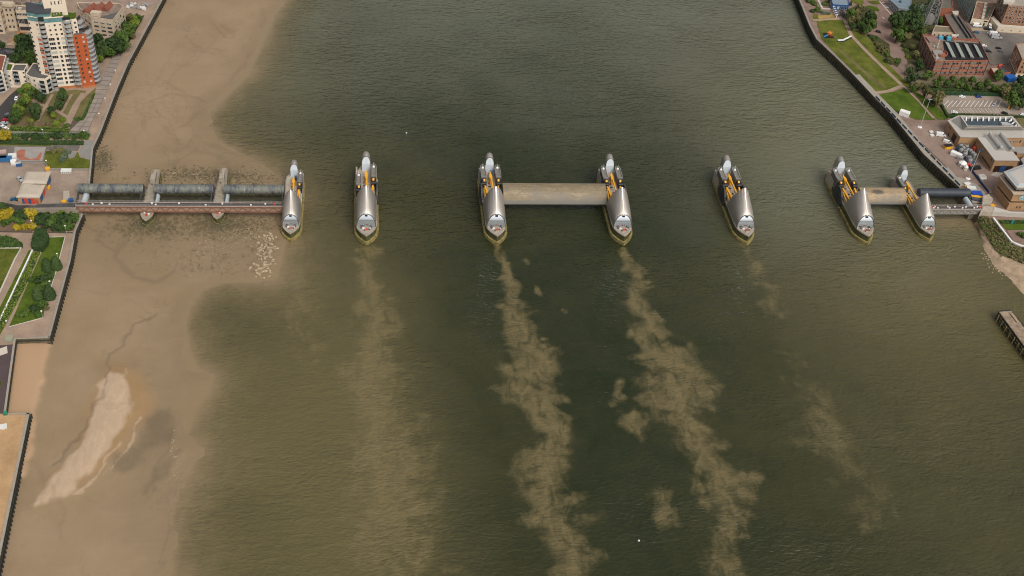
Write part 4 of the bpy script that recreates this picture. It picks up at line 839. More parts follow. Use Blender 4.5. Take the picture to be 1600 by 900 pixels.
for i in range(14):
    a = R10([(700+50*i, 705)])[0]; c = R10([(700+50*i+55, 772)])[0]; strip(a, c, .16, PAINT, lot)
strip(R10([(580, 698)])[0], R10([(1330, 700)])[0], .2, mat('repair strip', (.16, .13, .11), .9, 0, .1, .5), lot, 'repair_strip')
yard_r = lay('works_yard', R7([(300, 225), (420, 300), (560, 330), (850, 340), (890, 440), (930, 560), (1120, 760), (1260, 790), (1380, 880), (1260, 950), (1020, 880), (900, 790), (620, 520), (420, 310)]), mat('works yard paving', (.225, .16, .128), .92, 0, .15, .12, .1, col2=(.265, .195, .16)))
lay('works_yard', R12([(200, 260), (330, 340), (440, 420), (540, 560), (700, 560), (760, 440), (760, 330), (600, 240), (460, 170), (340, 200)]), mat('works yard paving', (.2,)*3)); lay('concrete_apron', R12([(-10, 180), (140, 330), (260, 370), (420, 440), (540, 560), (480, 700), (330, 700), (290, 560), (200, 450), (-10, 240)]), mat('apron concrete', (.30, .27, .225), .9, 0, .1, .2, .1))
lay('lawn', ZM(1340, 240, 6.154, [(1350, 640), (1640, 640), (1640, 740), (1430, 735)]), GRASS_G); lay('lawn', R11([(1480, 150), (1640, 150), (1640, 320), (1560, 330), (1545, 270)]), GRASS_D); lay('path', R11([(1440, 125), (1640, 135), (1640, 152), (1470, 150)]), PAVE); lay('path', ZM(1340, 240, 6.154, [(1430, 740), (1640, 740), (1640, 840), (1500, 850)]), BRKROAD)
for i in range(9):
    a = R12([(690+11*i, 262+3*i)])[0]; c = R12([(610+11*i, 310+3*i)])[0]; zl = ZC[0]+.03; strip(a, c, .35, KERB, yard_r, 'tread_strip')
low_wall('white parapet wall zigzagging above the overgrown bank south of the control building', [(1551.5, 342), (1562, 356), (1580, 379), (1588, 383), (1604, 388), (1660, 410)], 1.0, 1.1, WHITE)
low_wall('white stepped seating wall on the big riverside lawn', R6([(305, 284), (345, 282), (400, 254)]), 1.1, .8, WHITE, 'seating_wall', 'seating wall'); low_wall('black retaining edge behind the white seating wall on the lawn', R6([(300, 291), (348, 290), (402, 263)]), .9, .5, BLK, 'retaining_edge', 'edge')
low_wall('white terrace path kerb beside the cafe garden at the top of the right bank', R8([(325, -20), (400, 125), (540, 130)]), 1.6, .5, KERB, 'kerb', 'kerb')

SCRUB = mat('scrub ground', (.06, .06, .028), .95, 0, .3, .2, .3)
for q in (R8([(740, 150), (900, 60), (1130, 160), (1150, 300), (1050, 450), (960, 440), (760, 370)]), R8([(1400, 150), (1640, 130), (1640, 840), (1570, 820), (1490, 600), (1400, 430), (1330, 290)]), R8([(1020, 480), (1150, 500), (1330, 620), (1340, 780), (1480, 880), (1440, 940), (1200, 760), (1100, 600)]), R9([(-20, 0), (440, 0), (480, 330), (320, 440), (180, 470), (120, 700), (200, 890), (-20, 900)])): lay('scrubland', q, SCRUB)
# ------------------------------------------------------------------ buildings
GLASS = mat('dark window glass', (.028, .034, .038), .12, 0, .4, .8, 0, spec=.6); GLASS_L = mat('pale window blind', (.42, .43, .40), .4, 0, .2, .8); FRAME_B = mat('dull window frame', (.33, .25, .20), .7, 0, .1, .8); GLASS_M = mat('dusty glass', (.17, .165, .15), .4, 0, .3, .8); TEAL = mat('teal glass', (.13, .27, .27), .15, .1, .3, .5, spec=.6); FRAME = mat('window frame', (.62, .58, .52), .6, 0, .06, .8)
CREAM = mat('cream render', (.72, .62, .49), .85, 0, .05, .2); ORNG = mat('orange render', (.41, .098, .036), .85, 0, .08, .25); GROOF = mat('grey roof felt', (.105, .10, .095), .9, 0, .16, .3); DROOF = mat('dark slate roof', (.048, .052, .060), .75, 0, .14, .3)
BALC = mat('balcony metal', (.40, .415, .42), .45, .2, .08, .5); BRICK = mat('red brick', (.25, .092, .055), .9, 0, .16, .4, .1, col2=(.32, .125, .078)); BRICK_B = mat('brown brick', (.25, .135, .085), .9, 0, .14, .4, .1, col2=(.30, .17, .11)); TANB = mat('tan brick', (.36, .222, .115), .9, 0, .08, .3, .05, col2=(.40, .25, .135)); MILL = mat('weathered mill concrete', (.46, .375, .27), .9, 0, .14, .25, .1, col2=(.52, .43, .32))
BROOF = mat('brown flat roof', (.17, .125, .095), .9, 0, .25, .3, .1, col2=(.24, .185, .145)); RTILE = mat('red tile roof', (.21, .075, .050), .85, 0, .18, .5, .1); WROOF = mat('pale metal roof', (.52, .48, .43), .45, .25, .05, .15); WROOF2 = mat('grey metal roof', (.33, .315, .285), .5, .3, .08, .2)
WINM = {}
def win_mesh(w, h, kind):
    key = (round(w, 2), round(h, 2), kind)
    if key in WINM: return WINM[key]
    f = MB(); t = .10
    for c, d in (((0, -.04, h/2-t/2), (w, .14, t)), ((0, -.04, -h/2+t/2), (w+.16, .22, t)), ((-w/2+t/2, -.04, 0), (t, .14, h-2*t)), ((w/2-t/2, -.04, 0), (t, .14, h-2*t))): f.box(c, d)
    if w > 1.6:
        for k in range(1, int(w/.9)): f.box((-w/2+w*k/int(w/.9), -.035, 0), (.07, .1, h-2*t))
    f.cur = 1; f.box((0, -.01, 0), (w-.1, .06, h-.1)); me = f.mesh('window', [FRAME_B if kind in ('mid', 'bw') else FRAME if kind != 'dark' else STEEL_D, {'blind': GLASS_L, 'teal': TEAL, 'mid': GLASS_M}.get(kind, GLASS)]); WINM[key] = me; return me
def windows(root, a, c, zs, n, w, h, kinds=('glass',), m0=.6, m1=.6, name='window', out=.0):
    """row(s) of windows on the wall a->c (world, wall faces right of a->c ... outward), zs sill-centre heights"""
    a, c = Vector(a[:2]), Vector(c[:2]); d = (c-a); L = d.length; d.normalize(); ang = math.atan2(d.y, d.x); nrm = Vector((d.y, -d.x)); r = root.location
    for z in zs:
        for i in range(n):
            t = m0+(L-m0-m1)*(i+.5)/n; p = a+d*t+nrm*(.02+out); link_mesh(name, win_mesh(w, h, random.choice(kinds)), root, (p.x-r.x, p.y-r.y, z-r.z), ang)
def cen(p): return (sum(a[0] for a in p)/len(p), sum(a[1] for a in p)/len(p))
def bld(name, label, cat, px, h, wall, roof, z0=LAND, pts=None, par=.55, parm=None, zpx=None):
    p = ccw(pts or PL(px, zpx if zpx is not None else z0+h)); c = cen(p); o = thing(name, label, cat, (c[0], c[1], z0)); org = tuple(o.location); q = inset(p, .35)
    b = MB(org); n = len(p); b.prism(p, z0-.3, z0+h, top=False)
    b.add([(*a, z0+h) for a in p]+[(*a, z0+h) for a in q]+[(*a, z0+h-par) for a in q], [(i, (i+1) % n, n+(i+1) % n, n+i) for i in range(n)]+[(n+i, n+(i+1) % n, 2*n+(i+1) % n, 2*n+i) for i in range(n)]); b.build('wall', wall, o)
    b = MB(org); b.add([(*a, z0+h-par) for a in inset(p, .2)], [tuple(range(n))]); b.build('roof', roof, o)
    if parm: b = MB(org); 
    o['_h'] = h; return o, p
def facing(a, c):
    """does the wall a->c of a ccw footprint face the camera"""
    d = Vector((c[0]-a[0], c[1]-a[1])); nrm = Vector((d.y, -d.x)); m = Vector((CAM[0]-(a[0]+c[0])/2, CAM[1]-(a[1]+c[1])/2)); return nrm.dot(m) > 0
def auto_win(o, p, zs, sp, w, h, kinds=('glass',), minlen=3.5, skip=()):
    for i in range(len(p)):
        a, c = p[i], p[(i+1) % len(p)]; L = math.dist(a, c)
        if L < minlen or not facing(a, c) or i in skip: continue
        windows(o, a, c, zs, max(1, int((L-1)/sp)), w, h, kinds)
def roof_box(o, px, z0, z1, m, name='roof_box', zpx=None, inset_top=0.0):
    p = PL(px, zpx if zpx is not None else z1); b = MB(tuple(o.location)); b.prism(p, z0, z1); return b.build(name, m, o)
def skirt(o, lo, hi, m, name):
    b = MB(tuple(o.location)); n = len(lo); b.add(list(lo)+list(hi), [(i, (i+1) % n, n+(i+1) % n, n+i) for i in range(n)]); return b.build(name, m, o)

# --- tower block, left bank
def tower():
    B0, B1 = Vector(gx(92, 139.5, LAND)), Vector(gx(120.3, 136.8, LAND)); O0, O1 = Vector(gx(129.5, 138.5, LAND)), Vector(gx(149.5, 135.5, LAND))
    db = (B1-B0).normalized(); back = Vector((-db.y, db.x)); A1 = B0-db*3.4+back*1.2; A0 = A1+Vector((-db.x*.86+back.x*.5, -db.y*.86+back.y*.5)).normalized()*6.6
    o = thing('tower_block', 'tall cream and orange apartment tower with curved balconies and stepped roof gardens', 'tower block', ((B0.x+O1.x)/2, (B0.y+O1.y)/2+8, LAND)); org = tuple(o.location); r = o.location
    F = 3.02; z0 = LAND
    def pr(name, pts, za, zb, m, top=None):
        b = MB(org); b.prism([tuple(q)[:2] for q in pts], za, zb); ob = b.build(name, m, o)
        if top: b = MB(org); b.prism(inset([tuple(q)[:2] for q in pts], .4), zb-.02, zb+.12); b.build('roof', top, o)
        return ob
    D = back*13
    pr('wall', [A0, A1, A1+D, A0+D*.8], z0, z0+15*F, CREAM); pr('wall', [A1+back*.9, B0+back*.9, B0+D, A1+D], z0, z0+15*F, CREAM); pr('wall', [B0, B1, B1+D, B0+D], z0+F*.6, z0+15*F, CREAM); pr('plinth', [B0-back*.05, B1+db*4-back*.05, B1+db*4+D*.9, B0+D*.9], z0, z0+F*.6, mat('terracotta plinth', (.42, .17, .075), .85, 0, .1, .3))
    pr('wall', [B1+back*1.5, O0+back*1.5, O0+D, B1+D], z0, z0+15*F, CREAM); od = (O1-O0).normalized(); ob_ = Vector((-od.y, od.x))
    pr('orange_wall', [O0, O1, O1+ob_*12, O0+ob_*12], z0+F*.5, z0+12.2*F, ORNG, GROOF); pr('plinth', [O0-ob_*.04, O1-ob_*.04, O1+ob_*11.5, O0+ob_*11.5], z0, z0+F*.5, mat('terracotta plinth', (.4,)*3))
    pr('wall', [O0+ob_*2.2-od*2, O1-od*3.4+ob_*2.2, O1-od*3.4+ob_*11, O0+ob_*11-od*2], z0+12*F, z0+15.3*F, CREAM, GRASS_G)
    # penthouse glass and roofs
    A0b, A1b = A0+back*.15, A1+back*.15
    for zb in (15, 16.05):
        pr('penthouse_glass', [A0b, A1b, A1+D, A0+D*.8], z0+zb*F+.25, z0+(zb+1)*F, TEAL); pr('floor_band', [A0-back*.2, A1-back*.2, A1+D, A0+D*.8], z0+zb*F, z0+zb*F+.3, CREAM)
    pr('penthouse_glass', [B0+back*.2, B1+back*.2, B1+D, B0+D], z0+15*F, z0+16*F, TEAL); pr('floor_band', [B0-back*.15, B1-back*.15, B1+D, B0+D], z0+16*F, z0+16*F+.35, CREAM)
    pr('penthouse_glass', [A1+back*.4, B0+db*4+back*1.2, B0+db*4+D, A1+D], z0+16*F+.35, z0+17*F, TEAL)
    pr('roof', [A0-back*.3, A1-back*.5, B0+db*4.4-back*.2, B0+db*5+back*8, A0+back*11], z0+17.05*F, z0+17.05*F+.45, DROOF)
    pr('roof_terrace', [B0+db*4.6+back*.6, B1+back*.6, B1+back*6, B0+db*4.6+back*6], z0+16*F+.3, z0+16*F+.75, GRASS_G); pr('roof_garden', [B1+db*.6+back*2, O0+od*4+ob_*3, O0+od*5+ob_*9, B1+back*9], z0+15.3*F, z0+15.3*F+.6, GRASS_G)
    for k in range(3): q = B0+db*(6+1.6*k)+back*(1.5+.8*k); b = MB(org); b.box((q.x, q.y, z0+16*F+1.2), (.5, .5, 1.0)); b.build('planter', BALC, o)
    P0 = B0+db*1.0+back*5.5; P1 = B1+db*3.0+back*5.0
    pr('plant_room', [P0, P1, P1+back*7, P0+back*7], z0+15*F, z0+19.4*F, CREAM); pr('roof', [P0-back*.3-db*.3, P1-back*.3+db*.3, P1+back*7.3, P0+back*7.3], z0+19.4*F, z0+19.4*F+.5, DROOF)
    c = P0.lerp(P1, .55)+back*3; b = MB(org); b.lathe((c.x, c.y, z0+19.4*F+.5), [(3, 0), (3, .7), (2.7, .8), (.01, .8)], 18); b.build('roof_drum', CREAM, o)
    windows(o, P0, P1, [z0+18.3*F], 3, .55, 2.0, ('dark',), 3.5, 3.0); windows(o, P0+db*5, P1, [z0+18.4*F], 1, 1.4, 2.2, ('dark',), 2.6, .6)
    # windows
    zs = [z0+F*(k+.62)+.35 for k in range(1, 13)]
    windows(o, B0, B1, [z-.9 for z in zs[:11]], 1, 3.5, 1.95, ('glass', 'glass', 'glass', 'blind'), .7, 7.4); windows(o, B0, B1, [z-.9 for z in zs[:11]], 1, 1.5, 1.95, ('glass', 'glass', 'glass', 'blind'), 5.0, 4.7); windows(o, B0, B1, [z-.9 for z in zs[:11]], 1, 3.2, 1.95, ('glass', 'glass', 'glass', 'blind'), 7.6, .6)
    windows(o, B0, B1, [z0+F*k+1.3 for k in (12, 13, 14)], 3, 1.15, 1.15, ('glass', 'dark', 'blind'), .8, .8)
    windows(o, A0, A1, [z0+F*k+1.6 for k in range(3, 15)], 1, 1.0, 1.2, ('dark', 'glass'), .8, 6.2); windows(o, A0, A1, [z0+F*k+1.6 for k in (12, 13, 14)], 1, 1.0, 1.2, ('dark', 'blind'), 5.6, 1.4)
    for k in range(2, 12):
        t = A0.lerp(A1, .60), A0.lerp(A1, .93); n_ = Vector(((A1-A0).y, -(A1-A0).x)).normalized()*.1; b = MB(org); b.prism([tuple(t[0]), tuple(t[1]), tuple(t[1]+n_), tuple(t[0]+n_)], z0+F*k, z0+F*k+1.45); b.build('spandrel', ORNG, o)
    windows(o, A0.lerp(A1, .60), A0.lerp(A1, .93), [z0+F*k+2.25 for k in range(2, 12)], 1, 2.9, 1.5, ('glass', 'blind'), .05, .05)
    windows(o, O0, O1, [z0+F*k+1.7 for k in range(1, 12)], 1, 1.15, 1.2, ('dark', 'glass', 'dark', 'blind'), 1.0, 5.0); windows(o, O0, O1, [z0+F*k+1.7 for k in range(1, 12)], 1, 1.15, 1.2, ('dark', 'dark', 'blind'), 5.2, 1.3)
    windows(o, O0+ob_*2.2-od*2, O1-od*3.4+ob_*2.2, [z0+F*k+1.6 for k in (12, 13, 14)], 1, 1.2, 1.2, ('dark',), 4.6, .9)
    # curved balconies: front, slab and dark opening for each storey
    def bal(c, w, dep, ks, ang):
        ca, sa = math.cos(ang), math.sin(ang)
        b = MB(); n = 9; arc = [(w/2*math.cos(math.pi*i/n+math.pi), dep*math.sin(math.pi*i/n+math.pi)) for i in range(n+1)]; b.sm = False
        b.prism(arc, 0, .22); b.grid([[(x, y, .2) for x, y in arc], [(x, y, 1.25) for x, y in arc]], False); b.grid([[(x*.95, y*.95, .2) for x, y in arc], [(x*.95, y*.95, 1.25) for x, y in arc]], True)
        b.grid([[(x, y, 1.25) for x, y in arc], [(x*.95, y*.95, 1.25) for x, y in arc]], False)
        me = b.mesh('balcony', BALC); d = MB(); d.box((0, .1, 2.0), (w*.8, .16, 1.9)); dm = d.mesh('balcony_door', GLASS)
        for k in ks:
            q = link_mesh('balcony', me, o, (c.x-r.x, c.y-r.y, z0+F*k-r.z), ang); link_mesh('balcony_door', dm, q)
    ab = math.atan2(db.y, db.x); m1 = (B1+O0)/2+back*1.0; bal(m1, 5.6, 2.7, range(1, 16), ab); m0 = (A1+B0)/2+back*.4; bal(m0, 3.6, 1.9, [k for k in range(0, 16)], ab)
    e = O1+ob_*3.6+od*.9; bal(e, 7.2, 3.0, range(1, 13), ab+.9); e2 = O1-od*2.4+ob_*6; bal(e2, 6.4, 3.0, (13, 14), ab+.9)
    return o
tower()
# --- low flats beside the tower
L7 = lambda p: ZM(0, 70, 12, p); L6 = lambda p: ZM(0, 0, 12, p); L1 = lambda p: ZM(0, 0, 6.154, p)
def flats_bal(o, a, c, zs, n, w, dep, m0=.5, m1=.5):
    a, c = Vector(a), Vector(c); d = c-a; L = d.length; d.normalize(); nr = Vector((d.y, -d.x)); ang = math.atan2(d.y, d.x); b = MB(); b.box((0, 0, .1), (w, dep, .2)); b.box((0, -dep/2, .65), (w, .08, 1.0)); b.box((-w/2, 0, .65), (.08, dep, 1.0)); b.box((w/2, 0, .65), (.08, dep, 1.0)); me = b.mesh('balcony', BALC); dm = MB(); dm.box((0, dep/2, 1.35), (w*.85, .14, 2.0)); dme = dm.mesh('balcony_door', GLASS)
    for z in zs:
        for i in range(n):
            p = a+d*(m0+(L-m0-m1)*(i+.5)/n)+nr*dep/2; q = link_mesh('balcony', me, o, (p.x-o.location.x, p.y-o.location.y, z-o.location.z), ang); link_mesh('balcony_door', dme, q)
o, p = bld('apartment_block', 'low cream flats with a flat grey roof between the tower and the left frame edge', 'flats', L7([(268, 352), (520, 356), (452, 490), (205, 482)]), 12, CREAM, GROOF)
for i in range(4):
    a, c = p[i], p[(i+1) % 4]
    if facing(a, c) and math.dist(a, c) > 6: windows(o, a, c, [LAND+1.8+3*k for k in (0, 1, 2, 3)], 1, 1.3, 1.4, ('glass',), 7.5, .8); flats_bal(o, a, c, [LAND+.2+3*k for k in (1, 2, 3)], 2, 2.2, 1.1, 1.0, 4.2)
o, p = bld('apartment_block', 'cream flats with a green roof terrace at the far left below the dark roof', 'flats', L7([(60, 330), (268, 340), (205, 480), (85, 478)]), 12, CREAM, GRASS_G, par=.9); auto_win(o, p, [LAND+2+3*k for k in range(4)], 2.6, 1.2, 1.4, ('glass', 'blind'))
o, p = bld('apartment_block', 'low cream flats with an angled dark grey roof at the foot of the tower', 'flats', L7([(620, 335), (742, 352), (778, 530), (950, 572), (840, 642), (700, 625), (560, 595), (478, 545)]), 10.5, CREAM, GROOF)
for i in range(len(p)):
    a, c = p[i], p[(i+1) % len(p)]; L = math.dist(a, c)
    if not facing(a, c) or L < 2.5: continue
    if cen([a, c])[0] > gx(60, 120, 16)[0] and L > 4: flats_bal(o, a, c, [LAND+.2+3.2*k for k in (0, 1, 2)], max(1, int(L/4)), min(3.6, L*.8), 1.3, .2, .2)
    else: windows(o, a, c, [LAND+1.9+3.2*k for k in range(3)], max(1, int(L/3)), 1.0, 1.2, ('dark', 'glass'), .4, .4)
o, p = bld('apartment_block', 'cream flats with stacked grey balconies and a red roof at the left edge', 'flats', [(-45, 80), (9.5, 86), (3.5, 110), (-45, 122)], 14.5, CREAM, RTILE)
for i in range(4):
    a, c = p[i], p[(i+1) % 4]
    if facing(a, c): flats_bal(o, a, c, [LAND+.2+2.9*k for k in range(5)], max(1, int(math.dist(a, c)/4.2)), 3.6, 1.4); 
o, p = bld('shed', 'low dark roofed building among the trees left of the tower', 'shed', L7([(-40, 110), (80, 55), (310, 75), (390, 140), (330, 165), (-40, 160)]), 4, DGREY, DROOF); roof_box(o, L7([(80, 100), (300, 110), (350, 150), (120, 140)]), LAND+4, LAND+5, GROOF)
# --- old mills at the top left
o, p = bld('mill_building', 'weathered cream mill with banded windows and a rounded stair tower at the top left corner', 'mill', L6([(-500, 150), (-10, 160), (40, 95), (225, 100), (285, 45), (180, 20), (-500, 0)]), 18.5, MILL, BROOF)
auto_win(o, p, [LAND+2.5+3.6*k for k in range(4)], 5.0, 3.6, 1.6, ('dark', 'glass'), 8); 
for i in range(len(p)):
    a, c = p[i], p[(i+1) % len(p)]
    if facing(a, c) and 3 < math.dist(a, c) <= 16: windows(o, a, c, [LAND+3, LAND+7.5, LAND+11.5, LAND+15], 2, 1.0, 1.5, ('dark',))
roof_box(o, L6([(30, 55), (200, 70), (250, 40), (60, 30)]), LAND+18, LAND+20.5, MILL, 'stair_head')
o, p = bld('mill_building', 'cream framed mill wing with large dark openings left of the tower', 'mill', L6([(292, 195), (590, 205), (760, 110), (300, 95)]), 15.5, MILL, BROOF)
for i in range(4):
    a, c = p[i], p[(i+1) % 4]
    if facing(a, c) and math.dist(a, c) > 9: windows(o, a, c, [LAND+7.8], 3, 3.6, 3.6, ('dark', 'glass'), .5, .5); windows(o, a, c, [LAND+12.8], 3, 3.6, 1.8, ('glass', 'dark'), .5, .5); windows(o, a, c, [LAND+2.5], 3, 3.4, 2.6, ('dark',), .5, .5)
for q in ((360, 140), (520, 155)): roof_box(o, L6([(q[0]-25, q[1]+12), (q[0]+35, q[1]+14), (q[0]+50, q[1]-8), (q[0]-10, q[1]-10)]), LAND+15, LAND+16.2, GLASS_L, 'rooflight')
o, p = bld('mill_building', 'long brown roofed warehouse behind the cream mills at the top left edge', 'warehouse', L6([(-500, 0), (260, 30), (780, 95), (800, 0), (780, -160), (-500, -200)]), 13, MILL, BROOF)
for k in range(3): roof_box(o, L6([(250+170*k, 30+18*k), (390+170*k, 48+18*k), (420+170*k, -60), (290+170*k, -70)]), LAND+12.4, LAND+13.4, BROOF, 'roof_bay')
o, p = bld('mill_building', 'cream mill with zigzag red tiled roofs right of the tower', 'mill', L1([(870, 160), (1085, 192), (1190, 55), (1140, 28), (735, 20), (760, 70)]), 14, MILL, BROOF)
for i in range(len(p)):
    a, c = p[i], p[(i+1) % len(p)]; L = math.dist(a, c)
    if facing(a, c) and L > 6: windows(o, a, c, [LAND+1.8+2.9*k for k in range(4)], max(2, int(L/5)), 3.0 if L < 20 else 2.0, 1.2, ('dark', 'glass'), .8, .8)
for k in range(3):
    q = PL(L1([(780+95*k, 110-8*k), (850+95*k, 122-8*k), (940+75*k, 62-10*k), (880+75*k, 40-8*k)]), LAND+14); b = MB(tuple(o.location)); z = LAND+13.6
    mid = [((q[0][0]+q[1][0])/2, (q[0][1]+q[1][1])/2), ((q[2][0]+q[3][0])/2, (q[2][1]+q[3][1])/2)]
    b.add([(*q[0], z), (*q[1], z), (*q[2], z), (*q[3], z), (*mid[0], z+2.6), (*mid[1], z+2.6)], [(0, 4, 5, 3), (4, 1, 2, 5), (0, 1, 4), (2, 3, 5)]); b.build('tiled_roof', RTILE, o)
roof_box(o, L1([(865, 120), (960, 130), (975, 105), (885, 95)]), LAND+13, LAND+16, MILL, 'stair_head'); roof_box(o, L1([(960, 170), (1085, 185), (1130, 120), (1010, 150)]), LAND+13.4, LAND+13.8, GROOF, 'felt_patch')
for k, (cx, cy, w) in enumerate([(205, 10, 9), (214, 12, 7), (222, 15, 6), (228, 9, 5)]):
    q = gx(cx, cy, LAND); b = MB(); 
    for j in range(9): b.box((random.uniform(-w, w)*.4, random.uniform(-w, w)*.35, random.uniform(.4, 1.2)), (random.uniform(.8, 2.2), random.uniform(.8, 2), random.uniform(.5, 1.4)), random.uniform(0, 3))
    tag(b.build('scrap_heap', mat('white scrap %d' % (k % 2), (.62, .62, .60) if k % 2 == 0 else (.33, .30, .28), .6, .1, .3, .6), loc=(q[0], q[1], LAND)), ['pale scrap heap nearest the red tiled roofs by the river wall', 'brown grey scrap heap second from the mill in the yard by the river wall', 'pale scrap heap closest to the river wall at the top left', 'brown grey scrap heap at the back of the yard near the river wall'][k], 'scrap heap', kind='stuff')
# --- boat yard building
def sloped(name, label, cat, px, h, wall, roofm, zpx=None):
    p = ccw(PL(px, LAND+h)); c = cen(p); o = thing(name, label, cat, (*c, LAND)); org = tuple(o.location); b = MB(org); b.prism(p, LAND-.2, LAND+h-.3); b.build('wall', wall, o)
    q = inset(p, -.5); i = inset(p, 1.1); b = MB(org); n = len(p); b.prism(q, LAND+h-.3, LAND+h); b.build('fascia', mat('pale fascia', (.58, .53, .46), .7, 0, .06, .4), o)
    b = MB(org); b.add([(*a, LAND+h+.01) for a in q]+[(*a, LAND+h+.7) for a in i], [(k, (k+1) % n, n+(k+1) % n, n+k) for k in range(n)]+[tuple(range(n, 2*n))]); b.build('roof', roofm, o); return o, p
L3 = lambda p: ZM(0, 260, 6.154, p)
BYR = mat('beige ribbed roof', (.43, .37, .295), .8, 0, .08, .3)
o, p = sloped('yard_building', 'farther tan yard building with a beige hipped roof and blue side doors', 'yard building', L3([(222, 155), (440, 158), (478, 52), (264, 52)]), 5.2, TANB, BYR)
windows(o, p[0] if False else gx(72, 285.6, LAND+5.2), gx(77.5, 268.5, LAND+5.2), [LAND+2.2], 2, 3.0, 3.6, ('dark',), .4, .6, 'blue_door')
def doors(o, a, c, specs, z0=LAND):
    a, c = Vector(a), Vector(c); d = c-a; L = d.length; d.normalize(); nr = Vector((d.y, -d.x)); ang = math.atan2(d.y, d.x)
    for t0, t1, hh, m, nm in specs:
        b = MB(); b.box((0, 0, hh/2), ((t1-t0)*L, .14, hh)); p = a+d*(L*(t0+t1)/2)+nr*.07; link_mesh(nm, b.mesh(nm, m), o, (p.x-o.location.x, p.y-o.location.y, z0-o.location.z), ang)
for ch in [c for c in o.children if c.name.startswith('blue_door')]: bpy.data.objects.remove(ch)
fr = L3([(440, 158), (478, 52)]); doors(o, gx(*fr[0], LAND+5.2), gx(*fr[1], LAND+5.2), [(.12, .46, 3.8, BLUE, 'blue_door'), (.54, .9, 3.8, BLUE, 'blue_door')])
o, p = sloped('yard_building', 'tan yard building with blue and red doors in front, the nearer of the pair', 'yard building', L3([(165, 290), (375, 292), (426, 180), (318, 178), (305, 166), (218, 165)]), 4.8, TANB, BYR)
fr = L3([(165, 290), (375, 292), (426, 180)]); f3 = [gx(*q, LAND+4.8) for q in fr]; doors(o, f3[0], f3[1], [(.18, .28, 3.4, BLUE, 'blue_door'), (.29, .44, 3.5, RED, 'red_door'), (.46, .58, 3.4, BLUE, 'blue_door'), (.59, .75, 3.5, RED, 'red_door'), (.77, .92, 3.2, mat('orange red door', (.42, .11, .05), .6, 0, .1, .5), 'red_door')]); doors(o, f3[1], f3[2], [(.1, .5, 3.6, BLUE, 'blue_door'), (.62, .9, 3.4, RED, 'red_door')])
def container(px, m, label, rz, l=6.1, w=2.4, h=2.6, z=LAND, group=None, name='shipping_container', cat='container'):
    q = gx(*px, z+h/2); o = thing(name, label, cat, (q[0], q[1], z), rz, group); b = MB(); b.box((0, 0, h/2+.05), (l, w, h)); b.build('body', m, o); b = MB()
    for i in range(int(l/.8)): 
        for s in (-1, 1): b.box((-l/2+.5+.8*i, s*w/2, h/2), (.35, .08, h-.3))
    tag(b.build('corrugation', m, o), kind='stuff'); b = MB(); b.box((l/2+.03, 0, h/2), (.08, w-.2, h-.3)); b.build('door', m, o); b = MB(); b.box((0, 0, h+.07), (l-.1, w-.1, .06)); b.build('roof', m, o); return o
container((2, 248), BLUE, 'blue shipping container left of its twin behind the boat yard', .05); container((9.5, 248), mat('brighter blue', (.03, .13, .30), .5, 0, .15, .5), 'brighter blue shipping container next to the white debris behind the boat yard', .05)

# --- right bank works buildings
def fascia_roof(o, p, z, m, over=.4, rise=0, th=.5):
    b = MB(tuple(o.location)); b.prism(inset(p, -over), z-th, z); return b.build('roof', m, o)
def tanblock(name, label, px, h, cat='works building', roof=WROOF):
    p = ccw(PL(px, LAND+h)); c = cen(p); o = thing(name, label, cat, (*c, LAND)); b = MB(tuple(o.location)); b.prism(p, LAND-.3, LAND+h-.5); b.build('wall', TANB, o); fascia_roof(o, p, LAND+h, roof); return o, p
o, p = tanblock('works_building', 'big tan works building with a sunken plant well in its pale roof', R11([(418, 185), (610, 432), (960, 440), (1290, 440), (1620, 442), (1620, 335), (1560, 290), (1420, 120), (580, 108)]), 8.0)
hi = [(*gx(*q, LAND+12.5), LAND+12.5) for q in R11([(600, 108), (1420, 112), (1556, 280), (712, 272)])]
lo_ = [(*gx(*q, LAND+8.05), LAND+8.05) for q in R11([(455, 190), (1440, 165), (1600, 335), (640, 330)])]
skirt(o, lo_, hi, WROOF2, 'flared_skirt')
h2 = [gx(*q, LAND+12.5) for q in R11([(640, 122), (1400, 124), (1520, 265), (722, 262)])]; b = MB(tuple(o.location)); b.add([(a[0], a[1], LAND+12.5) for a in hi]+[(*a, LAND+12.5) for a in h2]+[(*a, LAND+10.6) for a in h2], [(i, (i+1) % 4, 4+(i+1) % 4, 4+i) for i in range(4)]+[(4+i, 4+(i+1) % 4, 8+(i+1) % 4, 8+i) for i in range(4)]); b.build('well_rim', WROOF, o)
b = MB(tuple(o.location)); b.add([(*a, LAND+10.7) for a in ccw(h2)], [(0, 1, 2, 3)]); b.build('plant_well', mat('blue grey louvre', (.060, .085, .105), .4, .3, .25, .6), o)
for k in range(9):
    a, c = gx(*R11([(700+88*k, 128)])[0], LAND+12), gx(*R11([(700+88*k, 178)])[0], LAND+12); b = MB(tuple(o.location)); b.bar((*a, LAND+11.9), (*c, LAND+11.4), .75, .5); b.build('white_fin', WHITE, o)
for k in range(3):
    a, c = gx(*R11([(1415+42*k, 160+40*k)])[0], LAND+12), gx(*R11([(1372+42*k, 190+40*k)])[0], LAND+12); b = MB(tuple(o.location)); b.bar((*a, LAND+11.9), (*c, LAND+11.4), .75, .5); b.build('white_fin', WHITE, o)
q = gx(*R11([(1305, 230)])[0], LAND+12); b = MB(tuple(o.location)); b.box((q[0], q[1], LAND+11.4), (5, 3.2, 1.4)); b.box((q[0]+3.5, q[1]-1, LAND+11.4), (1.5, 4, 1.0), .4); b.build('air_handler', RAIL, o)
